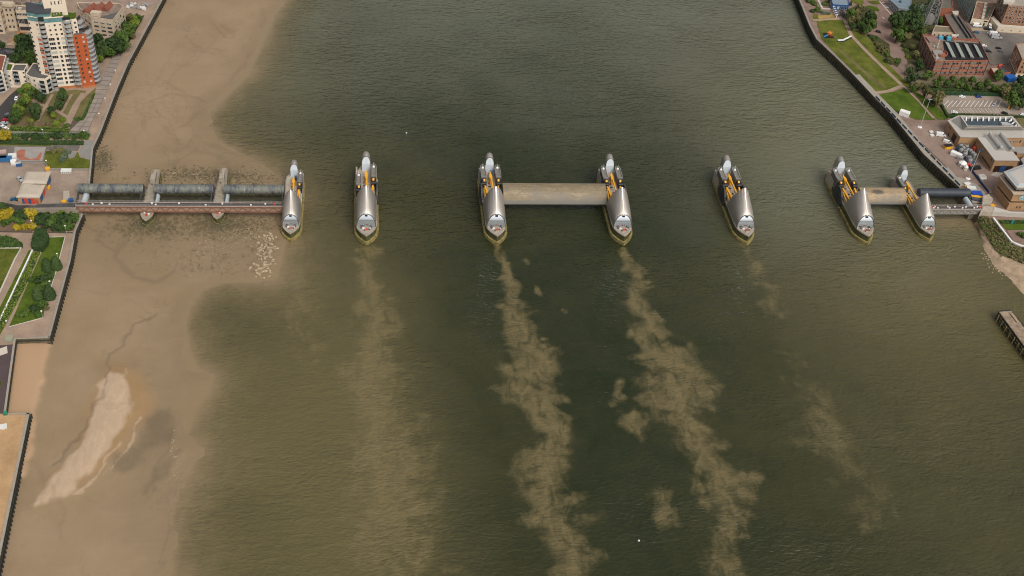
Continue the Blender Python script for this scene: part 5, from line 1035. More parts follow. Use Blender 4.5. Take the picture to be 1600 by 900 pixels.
a, c = gx(*R11([(418, 185)])[0], LAND+8), gx(*R11([(610, 432)])[0], LAND+8); doors(o, a, c, [(.55, .80, 5.6, mat('dark brown door', (.035, .018, .016), .6, 0, .1, .5), 'roller_door'), (.30, .34, 2.2, BLK, 'door')]); windows(o, a, c, [LAND+5.4], 2, 1.2, .6, ('dark',), 3, 12)
a, c = gx(*R11([(1310, 442)])[0], LAND+8), gx(*R11([(1620, 442)])[0], LAND+8); windows(o, a, c, [LAND+4.6], 5, .9, 2.0, ('dark', 'glass'), 1.5, 1)
o, p = tanblock('works_building', 'tan works building with two long roof ridges beside the blue tank pen', R11([(885, 452), (1150, 797), (1522, 803), (1400, 645), (1290, 500), (1240, 445)]), 9.2)
for x0, x1 in (((1070, 385), (1240, 605)), ((1240, 385), (1418, 625))):
    a, c = Vector(gx(*R11([x0])[0], LAND+11)), Vector(gx(*R11([x1])[0], LAND+11)); d = (c-a).normalized(); nr = Vector((-d.y, d.x)); z = LAND+9.2; b = MB(tuple(o.location))
    rows = [[(*(q+nr*w_), z+hh) for q in (a, c+d*.5)] for w_, hh in ((-3.4, .02), (-1.6, .5), (-.8, 1.9), (.8, 1.9), (1.6, .5), (3.4, .02))]; b.grid(rows, True); b.add([rows[k][1] for k in range(6)], [tuple(range(6))]); b.add([rows[k][0] for k in range(6)], [tuple(range(5, -1, -1))]); b.build('roof_ridge', WROOF2, o)
    for q in (a, c): b = MB(tuple(o.location)); b.lathe((q.x, q.y, z+1.9), [(.9, 0), (.9, .6), (1.2, .65), (1.0, 1.1), (.01, 1.3)], 10); b.build('roof_cowl', RAIL, o)
a, c = gx(*R11([(1150, 797)])[0], LAND+9.2), gx(*R11([(1522, 803)])[0], LAND+9.2); DB = MATS['dark brown door']; doors(o, a, c, [(.10, .36, 4.6, DB, 'roller_door'), (.37, .58, 4.9, BLUE, 'blue_door'), (.59, .88, 4.6, DB, 'roller_door')])
a, c = gx(*R11([(885, 452)])[0], LAND+9.2), gx(*R11([(1150, 797)])[0], LAND+9.2); windows(o, a, c, [LAND+2.2], 8, 1.1, 1.3, ('dark',), 11, 1.5); windows(o, a, c, [LAND+6.8], 2, .9, 1.0, ('dark',), 21, 3.5)
o, p = tanblock('works_annex', 'low annex with grey flat roofs at the right edge behind the two ridged works building', R11([(1450, 600), (1640, 600), (1640, 690), (1500, 690)]), 4.5, 'annex', WROOF2); o, p = tanblock('works_annex', 'lower grey roofed annex beside the blue gate right of the wide dark door', R11([(1560, 790), (1640, 720), (1660, 850), (1600, 860)]), 4.0, 'annex', WROOF2)
a, c = gx(*R11([(1560, 790)])[0], LAND+4), gx(*R11([(1600, 860)])[0], LAND+4); doors(o, a, c, [(.05, .95, 3.4, BLUE, 'blue_gate')])
# round control building
TOPZ = LAND+16.5
pc = ccw([gx(*q, TOPZ) for q in R12([(800, 250), (985, 470), (1500, 478), (1600, 230), (1200, 100)])]); c = cen(pc); o = thing('control_building', 'tiered tan control building with a white roof and teal round emblem above the bridge end', 'control building', (*c, LAND)); org = tuple(o.location)
for nm, z0_, z1_, off, m in [('wall', LAND-.3, LAND+5.0, -.9, TANB), ('window_band', LAND+5.0, LAND+6.2, .0, GLASS), ('wall', LAND+6.2, LAND+11.6, -.5, TANB), ('ledge', LAND+11.6, LAND+12.2, -1.2, mat('pale ledge', (.46, .37, .28), .8, 0, .06, .4)), ('window_band', LAND+12.2, LAND+14.2, 1.6, GLASS), ('wall', LAND+14.2, LAND+14.8, 1.0, TANB), ('roof_edge', LAND+14.8, LAND+16.2, -.2, WROOF2)]:
    b = MB(org); b.prism(inset(pc, off), z0_, z1_, True); b.build(nm, m, o)
i1, i2 = inset(pc, -.2), inset(pc, 3.0); b = MB(org); n = len(pc); b.add([(*q, LAND+16.2) for q in i1]+[(*q, LAND+17.2) for q in i2], [(k, (k+1) % n, n+(k+1) % n, n+k) for k in range(n)]+[tuple(range(n, 2*n))]); b.build('roof', WROOF, o)
b = MB(org); q1, q2 = inset(pc, 1.2), inset(pc, 2.0); b.add([(*q, LAND+16.75) for q in q1]+[(*q, LAND+17.0) for q in q2], [(k, (k+1) % n, n+(k+1) % n, n+k) for k in range(n)]); b.build('glazed_strip', mat('pale blue rooflight', (.38, .50, .55), .2, .1, .1, .5), o)
for k in range(len(pc)):
    a, e = Vector(pc[k]), Vector(pc[(k+1) % n])
    if facing(a, e):
        d = (e-a).normalized(); nr = Vector((d.y, -d.x)); Lk = (e-a).length
        for j in range(int(Lk/2.6)): q = a+d*(1.3+2.6*j)-nr*1.55; b = MB(org); b.box((q.x, q.y, LAND+13.2), (.22, .22, 2.0), math.atan2(d.y, d.x)); b.build('mullion', TANB, o)
fa, fb = Vector(gx(*R12([(985, 470)])[0], TOPZ)), Vector(gx(*R12([(1500, 478)])[0], TOPZ)); d = (fb-fa).normalized(); nr = Vector((d.y, -d.x)); q = fa+d*5.6+nr*.55; ang = math.atan2(d.y, d.x)
b = MB(); b.tube((0, 0, 0), (0, -.12, 0), 1.75, n=24); disc = link_mesh('emblem', b.mesh('emblem', mat('teal emblem', (.02, .30, .33), .5, 0, .05, .5)), o, (q.x-org[0], q.y-org[1], 9.0), ang)
b = MB()
for rr, a0, a1 in ((1.42, 0, 360), (.85, 20, 250)):
    for t in range(a0, a1, 20): b.bar((rr*math.cos(rad(t)), -.15, rr*math.sin(rad(t))), (rr*math.cos(rad(t+20)), -.15, rr*math.sin(rad(t+20))), .1, .16)
b.bar((-.9, -.15, -.1), (-.1, -.15, .5), .1, .3); b.bar((-.1, -.15, .5), (.9, -.15, -.5), .1, .3); link_mesh('emblem_ring', b.mesh('emblem_ring', WHITE), disc)
windows(o, fa, fb, [LAND+2.2], 2, .8, 1.5, ('dark',), 4.0, max(1, (fb-fa).length-8), out=.9)

# --- brick factory and its neighbours
o, p = bld('brick_factory', 'three storey red brick factory with a black bitumen roof and four slanted skylights', 'factory', [(1461.6, 95.6), (1546, 93.8), (1531, 64), (1441, 53)], 12.0, BRICK, BROOF, par=.9)
Z = LAND+12
roof_box(o, R9([(480, 570), (990, 605), (1105, 828), (515, 825)]), Z-.85, Z-.45, mat('black bitumen', (.026, .023, .025), .85, 0, .2, .4), 'bitumen_roof', Z-.5)
for a, c in (((530, 590), (628, 795)), ((660, 597), (757, 797)), ((787, 612), (882, 800)), ((917, 622), (1008, 795))):
    A, C_ = Vector(gx(*R9([a])[0], Z+.3)), Vector(gx(*R9([c])[0], Z+.3)); d = (C_-A).normalized(); nr = Vector((-d.y, d.x)); w = 1.45
    b = MB(org := tuple(o.location)); v = [A-nr*w, C_-nr*w, C_+nr*w, A+nr*w]; b.add([(*q, Z-.5) for q in v]+[(v[0].x, v[0].y, Z+.9), (v[1].x, v[1].y, Z+.9), (v[2].x, v[2].y, Z+.2), (v[3].x, v[3].y, Z+.2)], [(0, 1, 5, 4), (1, 2, 6, 5), (2, 3, 7, 6), (3, 0, 4, 7)]); f = b.build('skylight', STEEL_D, o)
    b = MB(org); b.add([(v[0].x, v[0].y, Z+.93), (v[1].x, v[1].y, Z+.93), (v[2].x, v[2].y, Z+.23), (v[3].x, v[3].y, Z+.23)], [(0, 1, 2, 3)]); b.build('glass', mat('wired rooflight glass', (.26, .29, .25), .3, 0, .1, .5), f)
for i in range(4):
    a, c = p[i], p[(i+1) % 4]
    if not facing(a, c): continue
    L = math.dist(a, c); nb = 6 if L > 25 else 4
    windows(o, a, c, [LAND+2.3, LAND+6.0, LAND+9.7], nb*3, min(1.75, L/(nb*3)*.8), 1.7, ('mid', 'bw'), .5, .5)
    A, C_ = Vector(a), Vector(c); d = (C_-A).normalized(); nr = Vector((d.y, -d.x))
    for k in range(nb+1):
        q = A+d*(.3+(L-.6)*k/nb)+nr*.1; b = MB(tuple(o.location)); b.bar((q.x, q.y, LAND), (q.x, q.y, LAND+11.6), .28); b.build('downpipe', BLK, o)
    for zz in (4.2, 8.0): b = MB(tuple(o.location)); b.prism([tuple(A), tuple(C_), tuple(C_+nr*.08), tuple(A+nr*.08)], LAND+zz-.25, LAND+zz+.1); b.build('string_course', mat('pale brick course', (.36, .19, .13), .9, 0, .1, .5), o)
roof_box(o, R9([(235, 510), (425, 500), (470, 570), (290, 580)]), Z-.8, Z+.1, mat('pinkish roof', (.23, .15, .13), .9, 0, .15, .4), 'raised_roof'); roof_box(o, R9([(330, 690), (470, 700), (470, 740), (350, 740)]), Z-.8, Z+1.2, WROOF2, 'tank_housing')
q = gx(*R9([(455, 740)])[0], Z); b = MB(tuple(o.location)); b.lathe((q[0], q[1], Z-1), [(4.2, 0), (4.2, 1.7), (3.8, 1.7), (3.8, .6), (.01, .6)], 20); b.build('round_turret', BRICK, o)
for a in ((385, 770), (400, 800), (350, 640), (380, 810)): q = gx(*R9([a])[0], Z); b = MB(tuple(o.location)); b.box((q[0], q[1], Z-.1), (1.3, 1.2, 1.3), .3); b.build('roof_vent', RAIL, o)
for a in ((443, 520), (555, 530)): q = gx(*R9([a])[0], Z+1); b = MB(tuple(o.location)); b.box((q[0], q[1], Z+.6), (3.0, 2.2, 2.4), .0); b.build('blue_tank', mat('sky blue tank', (.08, .34, .47), .5, 0, .1, .5), o)
q = gx(*R9([(515, 530)])[0], Z); b = MB(tuple(o.location)); b.box((q[0], q[1], Z+.3), (2.6, 2.2, 2.0)); b.build('black_tank', BLK, o); q = gx(*R9([(600, 540)])[0], Z); b = MB(tuple(o.location)); b.box((q[0], q[1], Z+.3), (3.4, 2.2, 1.6)); b.build('brick_stack', BRICK, o)
a, c = gx(*R9([(395, 670)])[0], Z), gx(*R9([(430, 555)])[0], Z+3); b = MB(tuple(o.location)); b.bar((*a, Z), (*c, Z+2.5), .35); b.build('vent_pipe', KERB, o)
o, p = bld('workshop', 'low mossy roofed workshop behind the brick factory', 'workshop', R9([(330, 440), (590, 455), (715, 470), (640, 372), (370, 352)]), 6, MILL, mat('mossy roof', (.17, .145, .10), .9, 0, .25, .4, .1)); auto_win(o, p, [LAND+3.5], 3, 1.2, 1.4, ('dark',)); roof_box(o, R9([(590, 470), (700, 475), (680, 505), (600, 505)]), LAND+5, LAND+7, KERB, 'parapet_block')
o, p = bld('long_shed', 'long grey roofed conveyor shed running diagonally behind the brick factory', 'shed', R9([(490, 195), (620, 185), (700, 215), (950, 540), (700, 545), (560, 330)]), 7, BRICK, mat('conveyor roof', (.135, .12, .10), .9, 0, .14, .2))
for u in ((615, 200, 830, 520), (690, 225, 880, 520)):
    a, c = gx(*R9([u[:2]])[0], LAND+7.5), gx(*R9([u[2:]])[0], LAND+7.5); b = MB(tuple(o.location)); b.bar((*a, LAND+7.2), (*c, LAND+7.2), 1.2, 1.6); b.build('roof_ridge', GROOF, o)
o, p = bld('long_shed', 'grey flat roofed shed with a brick front at the head of the conveyor shed', 'shed', R9([(450, 110), (615, 120), (600, -40), (440, -40)]), 9, BRICK, mat('conveyor roof', (.1,)*3)); roof_box(o, R9([(600, 150), (690, 150), (690, 195), (620, 195)]), LAND+6.8, LAND+8, mat('pale slab roof', (.45, .40, .33), .8, 0, .1, .4), 'pale_canopy')
o, p = bld('glass_mill', 'tall building clad in teal glass beside the white van at the top right', 'office block', None, 26, TEAL, GROOF, pts=[gx(1512.5, 36.5, LAND), gx(1524.5, 2, LAND), gx(1506, -30, LAND), gx(1488, -14, LAND)])
for i in range(4):
    a, c = p[i], p[(i+1) % 4]
    if facing(a, c): windows(o, a, c, [LAND+2+3.4*k for k in range(7)], max(2, int(math.dist(a, c)/4)), 1.5, 2.2, ('glass', 'teal'), .8, .8)
    A, C_ = Vector(a), Vector(c); d = (C_-A).normalized(); nr = Vector((d.y, -d.x))
    if facing(a, c):
        for k in range(8): q = LAND+.4+3.4*k; b = MB(tuple(o.location)); b.prism([tuple(A), tuple(C_), tuple(C_+nr*.15), tuple(A+nr*.15)], q-.2, q+.1); b.build('floor_band', mat('straw trim', (.42, .36, .22), .8, 0, .1, .4), o)
o, p = bld('low_warehouse', 'low white fronted building with a rusty brick coloured roof beside the teal block', 'warehouse', R9([(875, 255), (1115, 285), (1225, 40), (945, 20)]), 5, mat('cream painted wall', (.58, .50, .38), .8, 0, .06, .3), mat('rusty roof', (.20, .095, .065), .9, 0, .25, .4, .1, col2=(.25, .15, .11)))
for i in range(5): roof_box(o, R9([(1010+10*i, 245-48*i), (1045+10*i, 250-48*i), (1055+10*i, 225-48*i), (1020+10*i, 220-48*i)]), LAND+4.4, LAND+5.6, KERB, 'rooflight')
roof_box(o, R9([(1060, 240), (1090, 245), (1135, 95), (1105, 90)]), LAND+4.4, LAND+4.9, mat('green felt', (.05, .11, .07), .9, 0, .2, .4), 'green_gutter')
for i in range(4):
    a, c = p[i], p[(i+1) % 4]
    if facing(a, c) and math.dist(a, c) > 6: doors(o, a, c, [(.76, .84, 2.4, BLK, 'door'), (.72, .9, 0.0001, BLK, 'door_step')][:1]); windows(o, a, c, [LAND+3.9], 1, 2.6, 1.0, ('dark',), (math.dist(a, c))*.72, .6)
o, p = bld('brick_warehouse', 'five storey brown brick warehouse with rows of windows over a white ground floor', 'warehouse', None, 19, BRICK_B, mat('slab roof', (.30, .265, .22), .9, 0, .2, .4), pts=[gx(1561.5, 44, LAND), gx(1625, 48.5, LAND), gx(1640, 8, LAND), gx(1551, 20, LAND)])
for i in range(4):
    a, c = p[i], p[(i+1) % 4]
    if facing(a, c): windows(o, a, c, [LAND+6.4+2.75*k for k in range(5)], max(3, int(math.dist(a, c)/2.9)), 1.15, 1.7, ('dark', 'glass', 'glass'), .8, .8)
roof_box(o, R9([(1320, 30), (1460, 40), (1480, 0), (1320, -20)]), LAND+18.4, LAND+20, KERB, 'roof_house')
o, p = bld('white_podium', 'white single storey podium along the foot of the brown brick warehouse', 'podium', R9([(1142, 245), (1240, 368), (1640, 388), (1640, 365), (1290, 340), (1180, 225)]), 4.6, mat('cream painted wall', (.5,)*3), KERB, par=.2); auto_win(o, p, [LAND+1.8], 7, .8, .8, ('dark',), 10)
doors(o, gx(1553.5, 47, LAND), gx(1557, 42, LAND), [(.1, .9, 3.4, BLUE, 'blue_door')])
o, p = bld('brick_warehouse', 'orange brown brick building cut by the right frame edge above the parked cars', 'warehouse', None, 15.5, mat('orange brown brick', (.36, .20, .105), .9, 0, .14, .3, .1, col2=(.31, .165, .10)), mat('slab roof', (.3,)*3), pts=[gx(1575, 98, LAND), gx(1584.5, 122, LAND), gx(1640, 125, LAND), gx(1640, 92, LAND)])
for i in range(4):
    a, c = p[i], p[(i+1) % 4]
    if facing(a, c):
        L = math.dist(a, c); windows(o, a, c, [LAND+5.6, LAND+9.2, LAND+12.6], max(2, int(L/3.2)), 1.3, 2.0, ('blind', 'glass', 'dark'), .8, .8) if L > 16 else windows(o, a, c, [LAND+5.0], 1, 1.2, 2.0, ('dark',), L*.55, 1)
        if L > 16: A, C_ = Vector(a), Vector(c); d = (C_-A).normalized(); nr = Vector((d.y, -d.x)); b = MB(tuple(o.location)); b.prism([tuple(A), tuple(C_), tuple(C_+nr*.1), tuple(A+nr*.1)], LAND, LAND+3.8); b.build('white_base', mat('cream painted wall', (.5,)*3), o); windows(o, a, c, [LAND+1.9], max(2, int(L/3.6)), 1.5, 2.4, ('dark',), .8, .8, out=.1)
o, p = bld('lean_to', 'low pale roofed outhouse between the brick factory and the orange brown brick building', 'outhouse', R10([(1135, 140), (1235, 125), (1300, 200), (1190, 220)]), 4, BRICK, mat('pale flat roof', (.40, .34, .27), .9, 0, .1, .4)); o, p = bld('lean_to', 'dark roofed brick outhouse with a red tarpaulin right of the pale roofed outhouse', 'outhouse', R10([(1240, 105), (1300, 90), (1420, 200), (1320, 215)]), 4.5, BRICK, DROOF); roof_box(o, R10([(1245, 100), (1290, 85), (1300, 110), (1255, 120)]), LAND+4.4, LAND+5, RED, 'red_tarpaulin')
o, p = bld('cafe_building', 'low blue and white roofed cafe at the top of the right bank park', 'cafe', R8([(545, 60), (770, 75), (760, -40), (500, -60)]), 4.5, BLUE, mat('blue grey roof', (.20, .25, .29), .6, .1, .2, .4)); auto_win(o, p, [LAND+2], 2.6, 1.6, 2.2, ('blind', 'glass', 'dark'))
for k in range(9):
    q = R8([(556+6*k, 90+14*k)])[0]; w = gx(*q, LAND+3); b = MB(); b.box((0, 0, 1.5), (.5, .5, 3.0)); b.box((0, 0, 3.2), (1.6, .5, .3)); tag(b.build('pergola_post', WHITE if k % 2 == 0 else BLUE, loc=(w[0], w[1], LAND)), ['white', 'blue'][k % 2]+' post of the striped cafe pergola, number %s along from the cafe' % ['one', 'two', 'three', 'four', 'five', 'six', 'seven', 'eight', 'nine'][k], 'pergola post', 'pergola posts in front of the cafe')
o, p = bld('pavilion_building', 'grey flat roofed hall beside the dark blue tent at the top right', 'hall', R8([(1330, -10), (1460, 110), (1640, 140), (1640, -40), (1330, -40)]), 6, mat('grey render', (.22, .235, .25), .8, 0, .1, .4), mat('blue grey roof', (.2,)*3)); auto_win(o, p, [LAND+3], 4, 2.0, 2, ('glass',))

# ------------------------------------------------------------------ vegetation
def leafmat(name, c, c2):
    m = bpy.data.materials.new(name); m.use_nodes = True; n = m.node_tree.nodes; l = m.node_tree.links; b = n['Principled BSDF']
    co = n.new('ShaderNodeNewGeometry').outputs['Position']; a = nnoise(n, l, co, .45, 3, .6); f = nnoise(n, l, co, 2.2, 2, .6)
    oi = n.new('ShaderNodeObjectInfo').outputs['Random']
    k = nmath(n, l, 'ADD', nmath(n, l, 'MULTIPLY', a, .9), nmath(n, l, 'MULTIPLY_ADD', f, .6, nmath(n, l, 'MULTIPLY_ADD', oi, .5, -.6)))
    l.new(ramp3(l, n, c, [(nmath(n, l, 'MULTIPLY', k, 1.0, clamp=True), c2)]), b.inputs['Base Color']); b.inputs['Roughness'].default_value = .75; b.inputs['Specular IOR Level'].default_value = .2; return m
LEAF = {'dark': leafmat('dark foliage', (0.021, 0.044, 0.013), (0.065, 0.104, 0.029)), 'mid': leafmat('mid foliage', (0.039, 0.078, 0.013), (0.104, 0.156, 0.031)), 'olive': leafmat('olive foliage', (0.081, 0.081, 0.029), (0.189, 0.169, 0.065)), 'lime': leafmat('lime foliage', (0.091, 0.137, 0.013), (0.208, 0.247, 0.039)), 'yellow': leafmat('yellow blossom', (.24, .185, .014), (.50, .37, .03)), 'grey': leafmat('grey green foliage', (0.078, 0.111, 0.065), (0.156, 0.195, 0.117))}
BARK = mat('bark', (.075, .055, .038), .95, 0, .3, 1.0, .2)
def crown_mesh(seed, m, shape='round', nl=1000):
    r = random.Random(seed); cl = []
    for i in range(16):
        while True:
            v = Vector((r.uniform(-1, 1), r.uniform(-1, 1), r.uniform(-1, 1)))
            if .35 < v.length < 1: break
        if shape == 'cone': h = r.random(); v = Vector((v.x*(1-h)*.55, v.y*(1-h)*.55, h*2.0-.9)); cl.append((v, .50*(1.12-h)))
        elif shape == 'bush': cl.append((Vector((v.x*.72, v.y*.72, abs(v.z)*.5-.1)), r.uniform(.28, .42)))
        else: cl.append((Vector((v.x*.68, v.y*.68, v.z*.60)), r.uniform(.27, .46)))
    vs = []; fs = []
    for i in range(nl):
        if shape == 'cone':
            hh = r.random(); t_ = r.uniform(0, 6.283); R_ = .66*(1-hh**2.2)**.6*r.uniform(.82, 1.03); p = Vector((R_*math.cos(t_), R_*math.sin(t_), hh*1.9-.9)); nr = Vector((math.cos(t_)+r.gauss(0, .3), math.sin(t_)+r.gauss(0, .3), .35+hh*.6+r.gauss(0, .3))).normalized(); x = nr.orthogonal().normalized(); x.rotate(Matrix.Rotation(r.uniform(0, 6.28), 3, nr)); y = nr.cross(x); s = r.uniform(.08, .13); k = len(vs); vs += [p-x*s-y*s*.7, p+x*s-y*s*.6, p+x*s*.8+y*s*.8, p-x*s*.7+y*s]; fs.append((k, k+1, k+2, k+3)); continue
        c, cr = cl[r.randrange(len(cl))]; d = Vector((r.gauss(0, 1), r.gauss(0, 1), r.gauss(.35, 1))).normalized(); p = c+d*cr*r.uniform(.72, 1.08); nr = (d+Vector((r.gauss(0, .45), r.gauss(0, .45), r.gauss(0.15, .45)))).normalized()
        x = nr.orthogonal().normalized(); x.rotate(Matrix.Rotation(r.uniform(0, 6.28), 3, nr)); y = nr.cross(x); s = r.uniform(.07, .125)*(1.25 if shape == 'cone' else 1); k = len(vs); vs += [p-x*s-y*s*.7, p+x*s-y*s*.6, p+x*s*.8+y*s*.8, p-x*s*.7+y*s]; fs.append((k, k+1, k+2, k+3))
    me = bpy.data.meshes.new('crown'); me.from_pydata([tuple(v) for v in vs], [], fs); me.materials.append(m); me.update(); return me
CROWN = {}
def crown(col, shape, v):
    k = (col, shape, v)
    if k not in CROWN: CROWN[k] = crown_mesh(hash(k) % 9999 if False else sum(ord(c) for c in col+shape)*7+v*131, LEAF[col], shape, 900 if shape != 'round' else 1000)
    return CROWN[k]
def trunk_mesh():
    b = MB(); b.tube((0, 0, -.02), (0.03, 0, 1.0), .09, .06, 7); 
    for a in range(5): t = a*1.26; b.tube((.03, 0, .85), (.55*math.cos(t), .55*math.sin(t), 1.35+.12*(a % 3)), .05, .018, 5)
    return b.mesh('trunk', BARK)
TRUNK = trunk_mesh()
def stem_mesh():
    b = MB()
    for a in range(4): t = a*1.57; b.tube((.05*math.cos(t), .05*math.sin(t), 0), (.35*math.cos(t), .35*math.sin(t), .45), .05, .02, 5)
    return b.mesh('stem', BARK)
STEM = stem_mesh()
ORD = ['first', 'second', 'third', 'fourth', 'fifth', 'sixth', 'seventh', 'eighth', 'ninth', 'tenth', 'eleventh', 'twelfth', 'thirteenth', 'fourteenth', 'fifteenth', 'sixteenth', 'seventeenth', 'eighteenth']
ADJ = {'dark': 'dark green', 'mid': 'mid green', 'olive': 'olive brown', 'lime': 'light green', 'yellow': 'yellow flowering', 'grey': 'grey green'}
tcount = [0]
def plant(px, r, col, label, shape='round', group=None, name=None, cat=None, z=LAND):
    tcount[0] += 1; v = tcount[0] % 3; bush = shape != 'round'; h = .9*r if shape == 'cone' else (.25*r if bush else 1.25*r)
    q = gx(px[0], px[1], z+h); o = thing(name or ('shrub' if bush else 'tree'), label, cat or ('shrub' if bush else 'tree'), (q[0], q[1], z), random.uniform(0, 6.28), group)
    k = random.uniform(.92, 1.12); o.scale = (r, r, r*k)
    link_mesh('stem' if bush else 'trunk', STEM if bush else TRUNK, o); link_mesh('crown', crown(col, shape, v), o, (0, 0, h/r/k if shape == 'cone' else h/r)); return o
def clump(fn, pts, where, group, k, shape='round', scale=2.1, noun=None):
    pts = sorted(pts, key=lambda p: p[0]); noun = noun or ('shrub' if shape != 'round' else 'tree')
    cnt = {}
    for p in pts: cnt[p[3]] = cnt.get(p[3], 0)+1
    seen = {}
    for p in pts:
        i = seen.get(p[3], 0); seen[p[3]] = i+1; q = fn([(p[0], p[1])])[0]; a = ADJ[p[3]]
        lab = f'the only {a} {noun} {where}' if cnt[p[3]] == 1 else f'{ORD[i]} {a} {noun} from left {where}'
        plant(q, p[2]/k/scale, p[3], lab, shape, group, noun.replace(' ', '_') if noun in ('cone bush',) else None, noun if noun in ('cone bush',) else None)
L2 = lambda p: ZM(0, 140, 6.154, p); L4 = lambda p: ZM(0, 360, 4.5, p)
clump(L2, [(300, 20, 42, 'mid'), (270, 50, 48, 'mid'), (235, 92, 52, 'lime'), (205, 140, 52, 'mid'), (175, 190, 54, 'lime'), (150, 235, 52, 'mid'), (130, 282, 42, 'dark')], 'along the side road by the flats', 'street trees below the flats', 6.154)
clump(L2, [(330, 190, 62, 'dark'), (345, 250, 36, 'dark'), (390, 75, 48, 'dark'), (600, 65, 48, 'dark'), (565, 140, 44, 'dark'), (495, 205, 36, 'dark'), (512, 245, 28, 'lime')], 'on the tower lawn', 'lawn trees below the tower', 6.154)
clump(L2, [(290, 338, 36, 'olive'), (480, 336, 44, 'olive'), (545, 330, 40, 'lime'), (640, 350, 30, 'mid'), (300, 300, 30, 'lime'), (610, 290, 34, 'lime')], 'at the bottom of tower lawn', 'bed shrubs', 6.154, 'bush')
clump(L2, [(545, 450, 48, 'dark'), (350, 460, 46, 'dark'), (240, 455, 40, 'dark'), (640, 455, 36, 'mid'), (810, 445, 46, 'mid'), (730, 460, 34, 'dark'), (440, 470, 34, 'mid'), (150, 470, 36, 'mid'), (70, 490, 30, 'dark')], 'in the row above the play court', 'hedge row shrubs above the play court', 6.154, 'bush')
plant(L2([(42, 430)])[0], 4.0, 'yellow', 'yellow flowering tree at the left end of the hedge row by the parked cars')
clump(L2, [(530, 592, 36, 'olive'), (590, 588, 34, 'olive'), (655, 600, 30, 'grey'), (630, 650, 38, 'grey'), (600, 670, 32, 'grey')], 'on the small riverside lawn', 'curved bed shrubs', 6.154, 'bush')
clump(lambda p: p, [(40, 66, 14, 'dark'), (36, 78, 13, 'dark'), (25, 90, 10, 'dark'), (45, 90, 10, 'mid'), (2, 70, 6, 'dark'), (33, 73, 8, 'mid'), (52, 95, 6, 'mid'), (30, 60, 8, 'mid')], 'left of the tower', 'trees left of the tower', 1)
clump(lambda p: p, [(42, 138, 9, 'lime'), (35, 143, 7, 'mid'), (97, 142, 5, 'dark'), (56, 141, 5, 'mid')], 'right in front of the low flats', 'trees in front of the flats', 1)
clump(L1, [(935, 370, 54, 'dark'), (1000, 440, 80, 'dark'), (1100, 420, 88, 'dark'), (1185, 420, 62, 'mid'), (1180, 335, 66, 'mid'), (1250, 270, 64, 'mid'), (1290, 205, 56, 'lime'), (1330, 172, 40, 'mid'), (965, 510, 52, 'dark'), (1060, 490, 56, 'mid'), (1245, 165, 40, 'olive'), (1150, 480, 40, 'dark'), (960, 562, 34, 'lime'), (1130, 330, 44, 'mid'), (1200, 240, 44, 'dark'), (1270, 340, 30, 'olive')], 'between zigzag roofed mill and river', 'scrub trees by the mill', 6.154)
clump(L3, [(430, 505, 66, 'dark'), (520, 520, 72, 'mid'), (610, 520, 72, 'dark'), (695, 500, 56, 'mid'), (650, 590, 56, 'mid'), (560, 595, 52, 'dark'), (470, 560, 50, 'dark'), (190, 480, 60, 'dark'), (145, 520, 46, 'mid'), (370, 520, 50, 'dark'), (600, 470, 50, 'lime'), (20, 400, 50, 'dark'), (60, 540, 40, 'mid'), (200, 535, 40, 'mid')], 'in the shrubbery below the ramp wall', 'shrubbery below the ramp', 6.154, 'bush')
clump(L3, [(30, 480, 60, 'yellow'), (95, 445, 44, 'yellow'), (290, 458, 56, 'yellow'), (340, 500, 46, 'yellow'), (165, 588, 34, 'yellow'), (235, 586, 36, 'yellow'), (310, 580, 40, 'yellow'), (60, 510, 40, 'yellow')], 'in the shrubbery below the boat yard', 'yellow shrubs', 6.154, 'bush')
clump(L4, [(326, 242, 40, 'dark'), (392, 228, 42, 'dark'), (263, 440, 42, 'dark'), (342, 430, 46, 'dark')], 'on the sloping promenade lawn', 'cone bushes on the lawn', 4.5, 'cone', 2.3, 'cone bush')
clump(L4, [(290, 345, 48, 'dark'), (350, 325, 34, 'dark'), (230, 350, 30, 'mid'), (315, 380, 34, 'mid'), (300, 520, 38, 'mid'), (240, 550, 36, 'dark'), (190, 580, 36, 'mid'), (270, 590, 30, 'mid'), (140, 600, 30, 'mid'), (325, 550, 22, 'olive')], 'on the sloping promenade lawn', 'lawn bed shrubs', 4.5, 'bush', 2.7)
